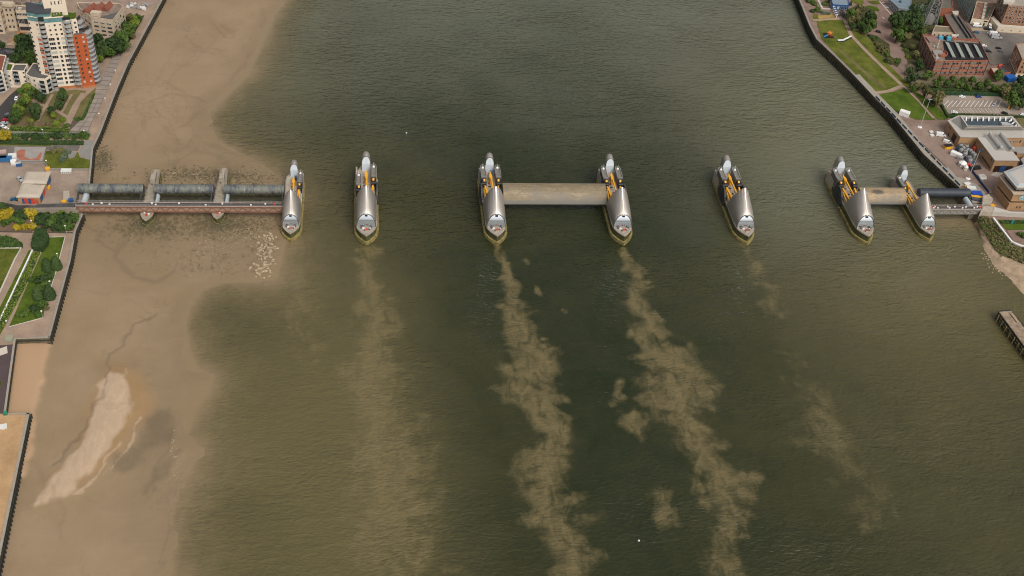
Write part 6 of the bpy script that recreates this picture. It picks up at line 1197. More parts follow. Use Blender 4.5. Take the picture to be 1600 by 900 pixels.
def hedge(label, px, h, col, dens=2.6, name='hedge', z=LAND, group=None):
    p = ccw(PL(px, z+h)); c = cen(p); o = thing(name, label, 'hedge', (*c, z), 0, group); q = inset(p, .25); b = MB((*c, z)); b.prism(q, z, z+h-.2); b.build('twig_core', LEAF['dark'], o)
    xs = [a[0] for a in p]; ys = [a[1] for a in p]; r = random.Random(int(px[0][0]*10)); vs = []; fs = []
    def leaf(x, y, zz, nr):
        nr = (Vector(nr)+Vector((r.gauss(0, .5), r.gauss(0, .5), r.gauss(0, .4)))).normalized(); a = nr.orthogonal().normalized(); a.rotate(Matrix.Rotation(r.uniform(0, 6.28), 3, nr)); e = nr.cross(a); s = r.uniform(.22, .42); P = Vector((x-c[0], y-c[1], zz-z)); k = len(vs); vs.extend([P-a*s-e*s*.7, P+a*s-e*s*.6, P+a*s*.8+e*s*.8, P-a*s*.7+e*s]); fs.append((k, k+1, k+2, k+3))
    A = abs(sum(p[i-1][0]*p[i][1]-p[i][0]*p[i-1][1] for i in range(len(p))))/2; n = int(min(2600, A*dens)); pts = np.array([(r.uniform(min(xs), max(xs)), r.uniform(min(ys), max(ys))) for _ in range(n*6)]); ok = inside(pts[:, 0], pts[:, 1], p)
    for x, y in pts[ok][:n]: leaf(x, y, z+h+r.uniform(-.25, .15), (0, 0, 1))
    for i in range(len(p)):
        a, e = p[i-1], p[i]; L = math.dist(a, e); d = ((e[1]-a[1])/(L+1e-6), -(e[0]-a[0])/(L+1e-6), .2)
        for _ in range(int(min(900, L*h*dens*.8))): t = r.random(); leaf(a[0]+(e[0]-a[0])*t, a[1]+(e[1]-a[1])*t, z+r.uniform(0, h), d)
    me = bpy.data.meshes.new('foliage'); me.from_pydata([tuple(v) for v in vs], [], fs); me.materials.append(LEAF[col]); me.update(); link_mesh('foliage', me, o); return o
hedge('big clipped dark hedge block at the head of the striped hedge garden', L3([(340, 585), (440, 590), (465, 660), (455, 720), (400, 780), (310, 775), (295, 740), (315, 660)]), 3.2, 'dark')
hedge('long light green hedge strip sloping beside the white low wall', [(52, 393), (63, 393), (40, 446), (0, 522), (-20, 545), (-20, 530), (14, 470)], .7, 'lime', 3.0); hedge('rounded clipped hedge island at the left edge by the fence', L3([(-60, 670), (60, 660), (150, 690), (215, 730), (215, 770), (-60, 775)]), 1.2, 'mid')
hedge('bright yellow green hedge along the bottom of the tower lawn', L2([(95, 352), (400, 355), (665, 372), (660, 400), (400, 392), (95, 382)]), 1.3, 'lime'); hedge('pale flowering hedge between the grey lane and dark shrubs', L2([(100, 415), (450, 412), (860, 415), (860, 440), (450, 440), (100, 440)]), 1.2, 'grey'); hedge('dark green hedge above the play court and parked bins', L2([(-60, 480), (400, 482), (800, 485), (800, 515), (400, 512), (-60, 505)]), 1.6, 'dark')
hedge('narrow dark hedge between the slab square and tower lawn strip', L2([(900, 30), (915, 30), (820, 255), (800, 285), (720, 290), (705, 270), (790, 255)]), 1.2, 'mid')
# right bank
clump(R8, [(800, 175, 82, 'mid'), (915, 130, 88, 'olive'), (1040, 215, 92, 'dark'), (1085, 335, 82, 'mid'), (800, 280, 74, 'olive'), (895, 275, 58, 'olive'), (820, 365, 60, 'dark'), (960, 395, 70, 'dark'), (1040, 405, 58, 'mid'), (880, 195, 56, 'olive'), (935, 335, 60, 'mid'), (755, 240, 48, 'dark'), (1115, 240, 52, 'dark'), (985, 300, 60, 'dark'), (1000, 440, 44, 'mid')], 'between lawn and reddish road', 'trees beside the cafe', 8.889)
clump(R8, [(290, 55, 60, 'mid'), (320, 140, 66, 'mid'), (265, 155, 48, 'dark'), (225, 15, 60, 'mid'), (420, 175, 48, 'grey'), (480, 190, 40, 'grey'), (430, 60, 50, 'mid'), (470, 20, 40, 'olive')], 'in the cafe garden', 'shrubs in the cafe garden', 8.889, 'bush'); plant(R8([(795, 45)])[0], 1.7, 'dark', 'small dark conifer at the right end of the cafe', 'cone', None, 'tree', 'tree')
clump(R8, [(1410, 285, 112, 'dark'), (1545, 255, 112, 'dark'), (1450, 470, 112, 'mid'), (1565, 515, 72, 'olive'), (1500, 180, 66, 'dark'), (1560, 400, 60, 'mid'), (1480, 360, 60, 'mid')], 'right of the reddish road', 'trees right of the reddish road', 8.889)
clump(R8, [(1240, 690, 104, 'olive'), (1185, 630, 66, 'olive'), (1130, 545, 60, 'mid'), (1065, 500, 42, 'dark'), (1440, 850, 66, 'mid'), (1345, 860, 60, 'olive'), (1555, 700, 48, 'mid'), (1590, 790, 50, 'lime'), (1520, 640, 40, 'dark'), (1290, 760, 60, 'mid'), (1290, 850, 46, 'dark')], 'along the lower reddish road', 'bushes along the reddish road', 8.889, 'bush')
clump(R9, [(175, 130, 132, 'grey'), (95, 220, 124, 'dark'), (100, 360, 110, 'dark'), (205, 470, 90, 'mid'), (60, 120, 80, 'mid'), (300, 40, 60, 'mid'), (260, 110, 60, 'dark'), (445, 285, 60, 'mid'), (20, 490, 52, 'olive'), (50, 640, 60, 'olive'), (100, 760, 60, 'olive'), (150, 855, 60, 'dark'), (170, 300, 70, 'mid')], 'around the lattice pylon', 'trees around the pylon', 8.889)
clump(R10, [(150, 110, 82, 'dark'), (275, 235, 78, 'mid'), (45, 290, 80, 'dark'), (130, 390, 68, 'olive'), (215, 385, 58, 'olive'), (250, 490, 70, 'olive'), (400, 560, 108, 'olive'), (305, 605, 58, 'dark'), (15, 190, 60, 'dark'), (55, 420, 60, 'mid'), (160, 250, 50, 'grey')], 'below the factory corner', 'trees at the factory corner', 8.889)
clump(R10, [(390, 360, 68, 'mid'), (552, 360, 66, 'mid'), (700, 370, 64, 'mid'), (830, 395, 64, 'mid'), (990, 392, 68, 'mid'), (1082, 352, 58, 'mid'), (1202, 412, 68, 'mid')], 'in the front row before the factory', 'front row of trees before the factory', 8.889)
clump(R10, [(452, 290, 54, 'mid'), (620, 290, 54, 'mid'), (750, 312, 50, 'mid'), (890, 315, 60, 'mid')], 'in the back row against the factory', 'back row of trees before the factory', 8.889)
clump(R10, [(1240, 240, 82, 'mid'), (1350, 460, 82, 'olive'), (1460, 575, 118, 'mid'), (1500, 425, 76, 'dark'), (1575, 325, 80, 'dark'), (1565, 645, 78, 'dark'), (1595, 475, 60, 'olive'), (1420, 415, 50, 'olive'), (1560, 530, 60, 'dark'), (1330, 385, 40, 'mid'), (1640, 400, 70, 'mid'), (1650, 560, 70, 'dark')], 'right of the marked car park', 'trees right of the car park', 8.889)
hedge('dark hedge bordering the bay marked car park on its left', R10([(440, 640), (470, 640), (560, 780), (690, 800), (690, 815), (540, 812)]), 1.6, 'dark'); hedge('long dark hedge between the bay marked car park and works building', R10([(600, 770), (1300, 790), (1640, 805), (1640, 825), (1300, 808), (600, 790)]), 1.5, 'dark'); hedge('dark green hedge beneath the front row of trees before the factory', R10([(250, 400), (700, 410), (1290, 440), (1290, 470), (700, 450), (250, 440)]), 1.6, 'dark'); hedge('ivy green hedge behind the green mesh fence of the car park', R10([(200, 465), (700, 470), (1290, 490), (1290, 515), (700, 500), (440, 500)]), 1.8, 'dark')
hedge('dark hedge along the wall of the pale concrete terrace', ZM(1340, 240, 6.154, [(1370, 640), (1640, 640), (1640, 662), (1385, 664)]), 1.2, 'dark'); plant(ZM(1340, 240, 6.154, [(1575, 790)])[0], 3.4, 'mid', 'round green bush inside the white zigzag parapet at the right edge', 'bush')
# rough growth on the overgrown bank: uncountable
def scatter(name, polyA, polyB, n, sz, m, seed, kind='stuff', zoff=0.05):
    r = random.Random(seed); A = resample(polyA, 80); B_ = resample(polyB, 80); vs = []; fs = []
    for _ in range(n):
        i = r.random()*78; t = r.random(); k = int(i); f = i-k; a = Vector(A[k]).lerp(Vector(A[k+1]), f); e = Vector(B_[k]).lerp(Vector(B_[k+1]), f); p = a.lerp(e, t); p.z += zoff
        for _ in range(3):
            nr = Vector((r.gauss(0, .6), r.gauss(0, .6), 1)).normalized(); x = nr.orthogonal().normalized(); x.rotate(Matrix.Rotation(r.uniform(0, 6.28), 3, nr)); y = nr.cross(x); s = r.uniform(*sz); q = p+Vector((r.gauss(0, .4), r.gauss(0, .4), r.uniform(.1, .7)*sz[1]*2)); j = len(vs); vs += [q-x*s-y*s*.7, q+x*s-y*s*.6, q+x*s*.8+y*s*.8, q-x*s*.7+y*s]; fs.append((j, j+1, j+2, j+3))
    me = bpy.data.meshes.new(name); me.from_pydata([tuple(v) for v in vs], [], fs); me.materials.append(m); me.update(); o = link_mesh(name, me); tag(o, kind=kind); return o
tag(scatter('bank_undergrowth', e1, e2, 900, (.25, .55), leafmat('straw growth', (.10, .09, .036), (.21, .175, .08)), 3), 'tangled olive undergrowth on the slope below the white parapet wall', 'undergrowth'); tag(scatter('bank_brush', e1, e2, 300, (.3, .6), LEAF['mid'], 4), 'green brush on the slope below the white parapet wall', 'undergrowth')
# ------------------------------------------------------------------ loose stones
def rock_mesh(seed):
    r = random.Random(seed); bm = bmesh.new(); bmesh.ops.create_icosphere(bm, subdivisions=1, radius=1)
    for v in bm.verts: v.co *= r.uniform(.7, 1.15); v.co.z *= .6
    me = bpy.data.meshes.new('rock'); bm.to_mesh(me); bm.free(); return me
ROCKM = [rock_mesh(i) for i in range(4)]; RKM = mat('pale wet rock', (.29, .23, .145), .8, 0, .3, .5, .2, col2=(.40, .32, .21)); RKD = mat('dark wet rock', (.11, .095, .055), .8, 0, .4, .5, .2)
for me in ROCKM: me.materials.append(RKM)
rr = random.Random(8); RZ = lambda p: ZM(110, 240, 4.205, p)
for i in range(150):
    t = rr.random(); cx = 1300-40*t+rr.gauss(0, 34); cy = 530+t*270+rr.gauss(0, 10); q = gx(*RZ([(cx, cy)])[0], .4); s = rr.uniform(.35, 1.0)
    tag(link_mesh('rock', ROCKM[i % 4], None, (q[0], q[1], max(-.1, mud_z(*q))+.15), rr.uniform(0, 6), (s*rr.uniform(.8, 1.5), s, s*.9)), 'pale rock in the loose rubble trail below the leftmost steel roofed pier', 'rock', 'rocks of the rubble trail')
def stones(name, specs, m, seed, label):
    r = random.Random(seed); bm = bmesh.new()
    for px, py, sx, sy, n, s0, s1 in specs:
        for _ in range(n):
            q = gx(px+r.gauss(0, sx), py+r.gauss(0, sy), .8); s = r.uniform(s0, s1)
            bmesh.ops.create_icosphere(bm, subdivisions=1, radius=1, matrix=Matrix.Translation((q[0], q[1], max(-.15, mud_z(*q))+.05))@Matrix.Rotation(r.uniform(0, 6), 4, 'Z')@Matrix.Diagonal((s*r.uniform(.8, 1.7), s, s*.55, 1)))
    me = bpy.data.meshes.new(name); bm.to_mesh(me); bm.free(); me.materials.append(m); tag(link_mesh(name, me), label, 'stones', kind='stuff')
stones('scattered_stones', [(330, 385, 28, 9, 150, .12, .3), (385, 362, 14, 10, 90, .12, .36), (310, 415, 20, 8, 60, .12, .28), (300, 300, 60, 4, 60, .15, .4), (272, 715, 3, 26, 46, .12, .26), (300, 278, 50, 5, 70, .15, .4)], RKM, 5, 'pale small stones strewn over the mud below the footbridge')
stones('weedy_stones', [(232, 356, 14, 5, 150, .25, .7), (344, 354, 14, 5, 150, .25, .7), (285, 300, 70, 3.5, 200, .25, .7), (390, 350, 26, 8, 140, .2, .6), (160, 252, 7, 9, 130, .25, .6), (320, 275, 46, 6, 240, .25, .6), (295, 352, 40, 7, 160, .2, .55), (400, 285, 18, 6, 90, .2, .5)], RKD, 6, 'dark weedy stones around the low concrete piers')
stones('beach_stones', [(1545, 385, 6, 10, 120, .2, .5), (1570, 415, 12, 8, 160, .2, .5), (1558, 400, 8, 8, 120, .2, .5)], RKM, 9, 'pale stones strewn on the shingle below the overgrown bank')

# ------------------------------------------------------------------ vehicles
TYRE = mat('tyre rubber', (.02, .02, .02), .9, 0, .2, 1)
CARP = {k: mat(k+' car paint', c, .28, .25 if k != 'white' else 0, .05, .5, spec=.6) for k, c in {'white': (.74, .74, .73), 'black': (.022, .022, .025), 'blue': (.02, .05, .26), 'red': (.42, .02, .03), 'silver': (.46, .47, .48), 'grey': (.17, .175, .185), 'teal': (.02, .12, .20), 'yellow': (.62, .36, .03)}.items()}
CARM = {}
def car_meshes(col, van):
    k = (col, van)
    if k in CARM: return CARM[k]
    L, Wd = (5.4, 2.0) if van else (4.4, 1.8)
    prof = [(-L/2, .35), (-L/2, .95), (-L/2+.15, 2.0), (L/2-1.5, 2.05), (L/2-.75, 1.25), (L/2-.05, .95), (L/2, .35)] if van else [(-L/2, .32), (-L/2-.02, .80), (-L/2+.35, .92), (-L/2+.75, 1.38), (.35, 1.44), (1.05, .98), (L/2-.25, .82), (L/2, .6), (L/2, .32)]
    b = MB(); n = len(prof); rows = []
    for s, kx in ((-1, 1), (-1, .97), (1, .97), (1, 1)): rows.append([(x, s*Wd/2*(1 if z < 1.0 else .84 if not van else .93)*(1 if abs(kx) == 1 else 1), z) for x, z in prof])
    rows = [rows[0], rows[3]]; vs = rows[0]+rows[1]; b.add(vs, [(i, (i+1) % n, n+(i+1) % n, n+i) for i in range(n)][::1]+[tuple(range(n-1, -1, -1)), tuple(range(n, 2*n))]); body = b.mesh('body', CARP[col])
    g = MB()
    if van: g.box((L/2-1.1, 0, 1.66), (.62, Wd*.86, .55)); g.box((L/2-1.7, 0, 1.6), (.8, Wd*.955, .5))
    else: g.box((-.25, 0, 1.17), (1.55, Wd*.93, .34)); g.bar((1.03, 0, 1.02), (.42, 0, 1.43), Wd*.74, .06); g.bar((-L/2+.42, 0, 1.0), (-L/2+.74, 0, 1.37), Wd*.74, .06)
    w = MB(); w.tube((0, -.11, 0), (0, .11, 0), .33, n=10); hl = MB(); hl.box((0, 0, 0), (.08, .32, .16))
    CARM[k] = (body, g.mesh('window_glass', GLASS), w.mesh('wheel', TYRE), hl.mesh('headlight', GLASS_L), L, Wd); return CARM[k]
def car(px, px2, col, label, van=False, group='parked cars', z=LAND, sc=1.0):
    a, c = gx(*px, z+.7), gx(*px2, z+.7); m = car_meshes(col, van); o = thing('parked_van' if van else 'parked_car', label, 'van' if van else 'car', (a[0], a[1], z+.07), math.atan2(c[1]-a[1], c[0]-a[0]), group if not van else 'parked vans'); o.scale = (sc,)*3
    link_mesh('body', m[0], o); link_mesh('window_glass', m[1], o); L, Wd = m[4:]
    for sx in (-1, 1):
        for sy in (-1, 1): link_mesh('wheel', m[2], o, (sx*L*.31, sy*(Wd/2-.08), .33))
    for sy in (-1, 1): link_mesh('headlight', m[3], o, (L/2-.02, sy*Wd*.34, .68))
    return o
def carz(fn, p, d, *a, **k): q = fn([p, (p[0]+d[0], p[1]+d[1])]); return car(q[0], q[1], *a, **k)
carz(L2, (52, 290), (40, -4), 'red', 'red car parked below the side road trees'); carz(L2, (42, 320), (40, -4), 'silver', 'silver car parked directly below the red car'); carz(L2, (35, 356), (30, 14), 'white', 'white car parked below the silver car beside the yellow tree'); carz(L2, (82, 236), (40, -8), 'grey', 'dark grey car parked above the red car'); carz(L2, (158, 80), (12, -40), 'white', 'white car on the side road under the tree row'); carz(L2, (75, 262), (40, -6), 'black', 'black car squeezed between the dark grey and red cars')
carz(L7, (680, 255), (60, 10), 'white', 'white car parked behind the left face of the tower', sc=1.15); carz(L3, (190, 122), (30, 25), 'silver', 'silver car parked at the left side of the farther yard building', sc=1.15); carz(L3, (138, 316), (40, 0), 'teal', 'dark teal car beside the blue and red doors of the yard building')
carz(R8, (1178, 438), (60, 12), 'black', 'black car on the reddish road beside the tree clump'); carz(R9, (945, 355), (60, 4), 'white', 'white van in front of the low white warehouse', van=True, sc=1.3); carz(R9, (1128, 365), (6, 26), 'white', 'white van parked nose out by the orange doorway', van=True); carz(R9, (1095, 405), (60, 10), 'black', 'black car in front of the white vans by the podium', sc=1.3); carz(R9, (938, 450), (60, 4), 'teal', 'dark teal car on the tan forecourt below the white van')
carz(R9, (1185, 482), (60, 6), 'white', 'white van at the edge of the tarmac yard, the farther of two', van=True, sc=1.5); carz(R9, (1210, 522), (60, 4), 'silver', 'silver van at the edge of the tarmac yard, the nearer of two', van=True, sc=1.6)
carz(R9, (1045, 632), (50, 6), 'white', 'white car parked along the factory end wall'); carz(R9, (1080, 678), (50, 8), 'grey', 'dark grey car parked along the factory end wall'); carz(R9, (1108, 712), (50, 8), 'black', 'black car parked along the factory end wall'); carz(R9, (1248, 668), (50, 6), 'black', 'black car alone in the tarmac yard, the farther of the pair'); carz(R9, (1280, 710), (50, 6), 'grey', 'dark grey car alone in the tarmac yard, the nearer of the pair'); carz(R9, (1130, 460), (60, 4), 'white', 'white car behind the white and silver vans in the tarmac yard')
carz(R10, (742, 540), (60, 6), 'white', 'white car at the top edge of the bay marked car park'); carz(R10, (968, 542), (60, 0), 'blue', 'blue car at the top edge of the bay marked car park'); carz(R10, (1182, 656), (-20, 24), 'silver', 'silver car standing in the marked bays'); carz(R10, (635, 756), (60, 8), 'white', 'white car at the lower left corner of the bay marked car park'); carz(R10, (1332, 770), (60, 10), 'black', 'black car at the lower right of the bay marked car park'); carz(R10, (1585, 790), (60, 4), 'white', 'white car leaving the car park at the right frame edge')
carz(R11, (300, 412), (60, 6), 'white', 'white van with a yellow tail by the dark brown door', van=True, sc=1.25); carz(R11, (400, 520), (50, 20), 'white', 'small white van between the yellow machine and white van', van=True, sc=.95); carz(R12, (412, 208), (60, -8), 'black', 'black van at the end of the blue tank pen', van=True, sc=1.15)

# ------------------------------------------------------------------ yard things
def lamp(px, ptop, label, h=6.0, z=LAND, group='white lamp posts', r=.5):
    q = gx(*px, z+h); o = thing('lamp_post', label, 'lamp post', (q[0], q[1], z), 0, group); b = MB(); b.tube((0, 0, 0), (0, 0, h), .09, .07, 6); b.build('post', mat('pale green post', (.36, .42, .36), .6, 0, .08, .5), o); b = MB(); b.sm = True; b.lathe((0, 0, h-.1), [(.1, 0), (r, .12), (r*.85, .38), (.01, .5)], 10); b.build('lamp_head', WHITE, o)
for p, t in [((88.7, 396.5), 'on the promenade lawn beside the two upper cone bushes'), ((77.3, 439.5), 'at the bench gap of the promenade lawn'), ((64.5, 486.2), 'at the lower corner of the promenade lawn'), ((9.5, 501.5), 'at the lower end of the light hedge strip'), ((48.7, 345), 'between the yellow shrubs below the boat yard'), ((101.5, 353), 'at the edge of the dark shrubbery by the river wall')]: lamp(p, None, 'white headed lamp post '+t)
for p, t in [((164, 153.5), 'second down the brown strip beside the slab square'), ((154.5, 177.5), 'third down the brown strip beside the slab square'), ((180, 110), 'at the top of the slab square by the river wall'), ((172.3, 131.7), 'beside the middle of the slab square'), ((131, 204.5), 'at the lower end of the slab square'), ((66, 202.6), 'on the grey lane below the tower lawn'), ((13, 201.3), 'at the left end of the grey lane by the cars'), ((72, 251), 'at the corner of the red play court')]: lamp(p, None, 'white headed lamp post '+t, 4.5)
def mast(top, base, label, zt=22.0, head=None, m=None):
    q = gx(*base, LAND); h = zt; o = thing('light_mast', label, 'light mast', (q[0], q[1], LAND)); b = MB(); b.tube((0, 0, 0), (0, 0, h), .32, .2, 8); b.build('mast_pole', m or RAIL, o); b = MB(); b.lathe((0, 0, 0), [(1.5, 0), (1.5, .5), (.6, .7), (.01, .7)], 12); b.build('mast_base', WHITE, o)
    b = MB(); b.box((0, 0, h), (2.6, .5, .25)); 
    for x in (-1, 0, 1): b.box((x, -.2, h+.4), (.7, .5, .6), 0, .8)
    b.build('floodlight', head or RAIL, o); return o
mast(None, R6([(875, 885)])[0], 'tall pale light mast at the corner of the small sloping lawn', 21.5); mast(None, R7([(1060, 860)])[0], 'tall pale light mast with a blue head beside the blue tank pen', 21.5, BLUE)
q = gx(*R6([(893, 735)])[0], LAND); o = thing('flagpole', 'flagpole with a furled green flag on the small sloping lawn', 'flagpole', (*q, LAND)); b = MB(); b.tube((0, 0, 0), (0, 0, 9), .12, .07, 6); b.build('pole', WHITE, o); b = MB(); b.grid([[(.1+.25*math.sin(j*1.3)+.1*i, .2*math.cos(j*2.1+i), 4.2+.7*j) for i in range(4)] for j in range(5)]); b.grid([[(.1+.25*math.sin(j*1.3)+.1*i, .2*math.cos(j*2.1+i)+.06, 4.2+.7*j) for i in range(4)] for j in range(5)], True); b.build('flag', mat('green flag', (.01, .22, .10), .8, 0, .1, .5), o)
# lattice pylon
qa = gx(*R9([(265, 340)])[0], LAND); o = thing('lattice_pylon', 'grey steel lattice pylon standing over a round concrete base among trees', 'pylon', (*qa, LAND)); H = 46.0
PYM = mat('pylon steel', (.23, .235, .225), .6, .3, .12, .5)
legs = [(-5.2, -3.6), (5.2, -3.6), (5.2, 3.6), (-5.2, 3.6)]; f = lambda k, z: (legs[k][0]*(1-z/H*.92)+z*.02, legs[k][1]*(1-z/H*.9), z)
for k in range(4): b = MB(); b.bar(f(k, 0), f(k, H), .7); b.build('leg', PYM, o)
for j in range(9):
    za, zb = H*j/10, H*(j+1)/10; b = MB()
    for k in range(4): k2 = (k+1) % 4; b.bar(f(k, za), f(k2, zb), .22); b.bar(f(k2, za), f(k, zb), .22); b.bar(f(k, zb), f(k2, zb), .25)
    tag(b.build('lattice_panel', PYM, o), kind='stuff')
b = MB(); b.sm = True; b.lathe((1, 3, 0), [(4.2, 0), (4.2, 4), (3.6, 6), (2, 7.4), (.01, 8)], 16); b.build('round_base', mat('grey base concrete', (.27, .255, .235), .9, 0, .12, .4), o)
# blue tank pen
def fence(label, px, h, m, step, z=LAND, name='fence', panel=None, group=None):
    p = along(PL(px, z+h/2), step); c = p[len(p)//2]; o = thing(name, label, 'fence', (*c[:2], z), 0, group); r = (c[0], c[1], z)
    pm_ = MB(); pm_.box((0, 0, h/2), (.12, .12, h)); pme = pm_.mesh('post', m)
    for i, a in enumerate(p):
        link_mesh('post', pme, o, (a[0]-r[0], a[1]-r[1], 0))
        if i+1 < len(p): e = p[i+1]; b = MB(r); b.bar((a[0], a[1], z+h*.52), (e[0], e[1], z+h*.52), .05, h*.86); b.build('panel', panel or m, o)
    return o
fence('dark blue hoarding round the grey tank pen', R11([(525, 620), (560, 625), (640, 720), (710, 800), (740, 835), (850, 835)]), 2.4, BLUE, 3); fence('dark blue fence strip running down the works yard to the concrete plinth', R12([(300, 165), (345, 240), (440, 360), (520, 470), (585, 545)]), 2.2, mat('navy fence', (.015, .045, .12), .5, 0, .2, .5), 3)
fence('green mesh fence along the top of the bay marked car park', R10([(470, 505), (700, 508), (1000, 515), (1245, 520)]), 2.6, mat('green mesh fence', (.015, .06, .035), .6, .1, .2, .5), 4); fence('railing fence between the promenade and the shrubbery below the ramp', L3([(-40, 625), (310, 632)]), 1.2, mat('dark railing', (.10, .085, .07), .6, .2, .2, .5), 1.6); fence('railing fence from the hedge block to the river wall', L3([(465, 632), (700, 637)]), 1.2, MATS['dark railing'], 1.6)
fence('low timber rail fence along the cafe meadow', R8([(350, 285), (480, 270), (620, 265)]), 1.1, mat('straw timber', (.42, .31, .17), .85, 0, .1, .5), 2.2)
TNK = mat('galvanised tank', (.23, .235, .23), .6, .1, .12, .4)
for i, (x, y) in enumerate([(615, 570), (620, 640), (700, 585), (685, 665), (680, 700), (765, 655), (745, 760), (830, 720), (760, 800), (650, 610), (720, 640), (800, 690)]):
    q = gx(*R11([(x, y)])[0], LAND+3); o = thing('storage_tank', 'grey upright storage tank in the blue pen, '+ORD[i]+' counting from the works building wall', 'tank', (*q, LAND), i*.7, 'grey tanks in the blue pen'); b = MB(); b.sm = False; b.lathe((0, 0, 0), [(1.55, 0), (1.55, 3.4), (1.1, 4.0), (.3, 4.4), (.01, 4.4)], 14); b.build('shell', TNK, o); b = MB(); b.tube((0, 0, 4.3), (0, 0, 4.9), .35, n=8); b.build('hatch', STEEL_D, o); b = MB(); b.bar((1.7, 0, 0), (1.7, 0, 4.4), .2); b.bar((1.7, .5, 0), (1.7, .5, 4.4), .12); b.build('ladder', STEEL_D, o)
q = gx(*R11([(822, 630)])[0], LAND+2); o = thing('red_tank', 'red tank standing in the corner of the blue pen', 'tank', (*q, LAND)); b = MB(); b.lathe((0, 0, 0), [(1.3, 0), (1.3, 3.4), (.9, 3.9), (.01, 4.0)], 12); b.build('shell', RED, o); b = MB(); b.tube((0, 0, 3.9), (0, 0, 4.5), .3, n=8); b.build('hatch', STEEL_D, o)
container(R11([(540, 715)])[0], WHITE, 'white container with a mossy green top beside the blue tank pen', -.72, 7.0, 3.0, 2.6); container(R11([(600, 770)])[0], mat('grey container', (.30, .29, .27), .6, 0, .1, .5), 'grey cabin at the end of the white container by the pen', -.72, 3.2, 3.0, 2.4); container(R6([(770, 787)])[0], WHITE, 'white site cabin with an orange end on the lower riverside lawn', -.6, 6.5, 3.4, 3.2, name='site_cabin', cat='cabin')
def marquee(px, r, label):
    q = gx(*px, LAND+2.5); o = thing('pavilion_tent', label, 'tent', (*q, LAND)); b = MB(); b.lathe((0, 0, 0), [(r*1.05, 2.4), (r, 2.7), (r*.5, 3.6), (.01, 4.4)], 8); b.build('canopy', WHITE, o)
    for k in range(8): t = 2*math.pi*k/8; b = MB(); b.bar((r*math.cos(t), r*math.sin(t), 0), (r*math.cos(t), r*math.sin(t), 2.5), .14); b.build('pole', WHITE, o)
    b = MB(); b.lathe((0, 0, 0), [(r*.97, 0), (r*.97, 2.4)], 8); b.build('side_wall', KERB, o)
marquee(R12([(222, 130)])[0], 2.6, 'white octagonal pavilion tent beside the grey tank pen'); marquee(R12([(265, 190)])[0], 1.2, 'small white pavilion tent in front of the octagonal tent')
def crate(px, d, m, label, name='crate', cat='crate', rz=.2, z=LAND, lid=None):
    q = gx(*px, z+d[2]/2); o = thing(name, label, cat, (*q, z), rz); b = MB(); b.box((0, 0, d[2]/2), d); b.build('body', m, o); b = MB(); b.box((0, 0, d[2]+.06), (d[0]+.1, d[1]+.1, .12)); b.build('lid', lid or m, o); b = MB()
    for x in (-.35, .35): b.box((d[0]*x, -d[1]/2-.04, d[2]/2), (.12, .08, d[2]*.9))
    b.build('strap', STEEL_D, o); return o
BB = mat('bright blue plastic', (.015, .06, .36), .5, 0, .15, .5); PALE = mat('pale plastic', (.62, .62, .58), .6, 0, .1, .5)
for px, d, m, lab in [((408, 568), (6.5, 4, 1.8), BB, 'bright blue covered stack on the concrete apron by the tube gate'), ((430, 618), (8.0, 2.2, 1.4), YEL, 'yellow float lying beside the bright blue stack'), ((440, 650), (8.5, 2.6, 1.2), mat('slate crate', (.06, .07, .09), .6, 0, .2, .5), 'slate grey crate nearest the footbridge end'), ((335, 492), (5.5, 3.2, 1.8), PALE, 'pale covered bundle on the concrete apron'), ((280, 435), (4.0, 2.6, 1.6), PALE, 'pale crate at the upper end of the concrete apron'), ((272, 472), (2.2, 2.0, 1.4), YEL, 'small yellow crate beside the pale bundle'), ((555, 722), (3.2, 2.6, 1.6), BLUE, 'blue bin beside the concrete plinth'), ((632, 740), (2.8, 2.4, 1.5), YEL, 'yellow bin on the pale terrace near the control building'), ((490, 325), (4.6, 3.2, 1.3), KERB, 'pale pallet stack right of the dark blue fence strip'), ((500, 352), (4.2, 2.4, 1.2), PALE, 'white pallet stack nearest the dark blue fence strip'), ((285, 165), (3.6, 2.4, 1.5), RED, 'red crate between the two white tents'), ((270, 198), (2, 1.6, 1.2), PALE, 'small white crate before the tents')]: crate(R12([px])[0], d, m, lab, rz=random.uniform(-.3, .3))
for px, lab in [((148, 365), 'farther'), ((160, 418), 'nearer')]: crate(R11([px])[0], (2.6, 1.8, 1.0), PALE, f'small white crate on the works yard left of the white van, the {lab} one')
for px, m, lab in [((618, 343), YEL, 'yellow skip by the ramp end of the boat yard'), ((682, 328), BLUE, 'blue bin by the ramp end of the boat yard'), ((462, 202), YEL, 'yellow bin beside the side doors of the yard building'), ((458, 25), YEL, 'yellow bin at the corner of the boat yard wall')]: crate(L3([px])[0], (2.4, 2.0, 1.6), m, lab, 'waste_bin', 'bin')
for i in range(5): crate(L3([(597+20*i, 46)])[0], (1.0, 3.2, 1.4), PALE, f'pale dinghy crate at the boat yard wall, {ORD[i]} from the left', rz=0)
for px, d, m, lab in [((120, 645), (4.5, 4, 2), PALE, 'white shed wreck beside the bright blue container'), ((130, 690), (3, 2.4, 1.4), WHITE, 'white debris pile below the white shed wreck'), ((155, 712), (5, 2, 1), PALE, 'pale boat trailer by the boat yard wall'), ((185, 728), (3, 1.6, 1.2), BLUE, 'blue crate at the end of the boat yard wall'), ((25, 600), (4, 3, 1), mat('pinkish pallet', (.42, .30, .26), .8, 0, .1, .5), 'pinkish pallet stack behind the blue containers')]: crate(L2([px])[0], d, m, lab)
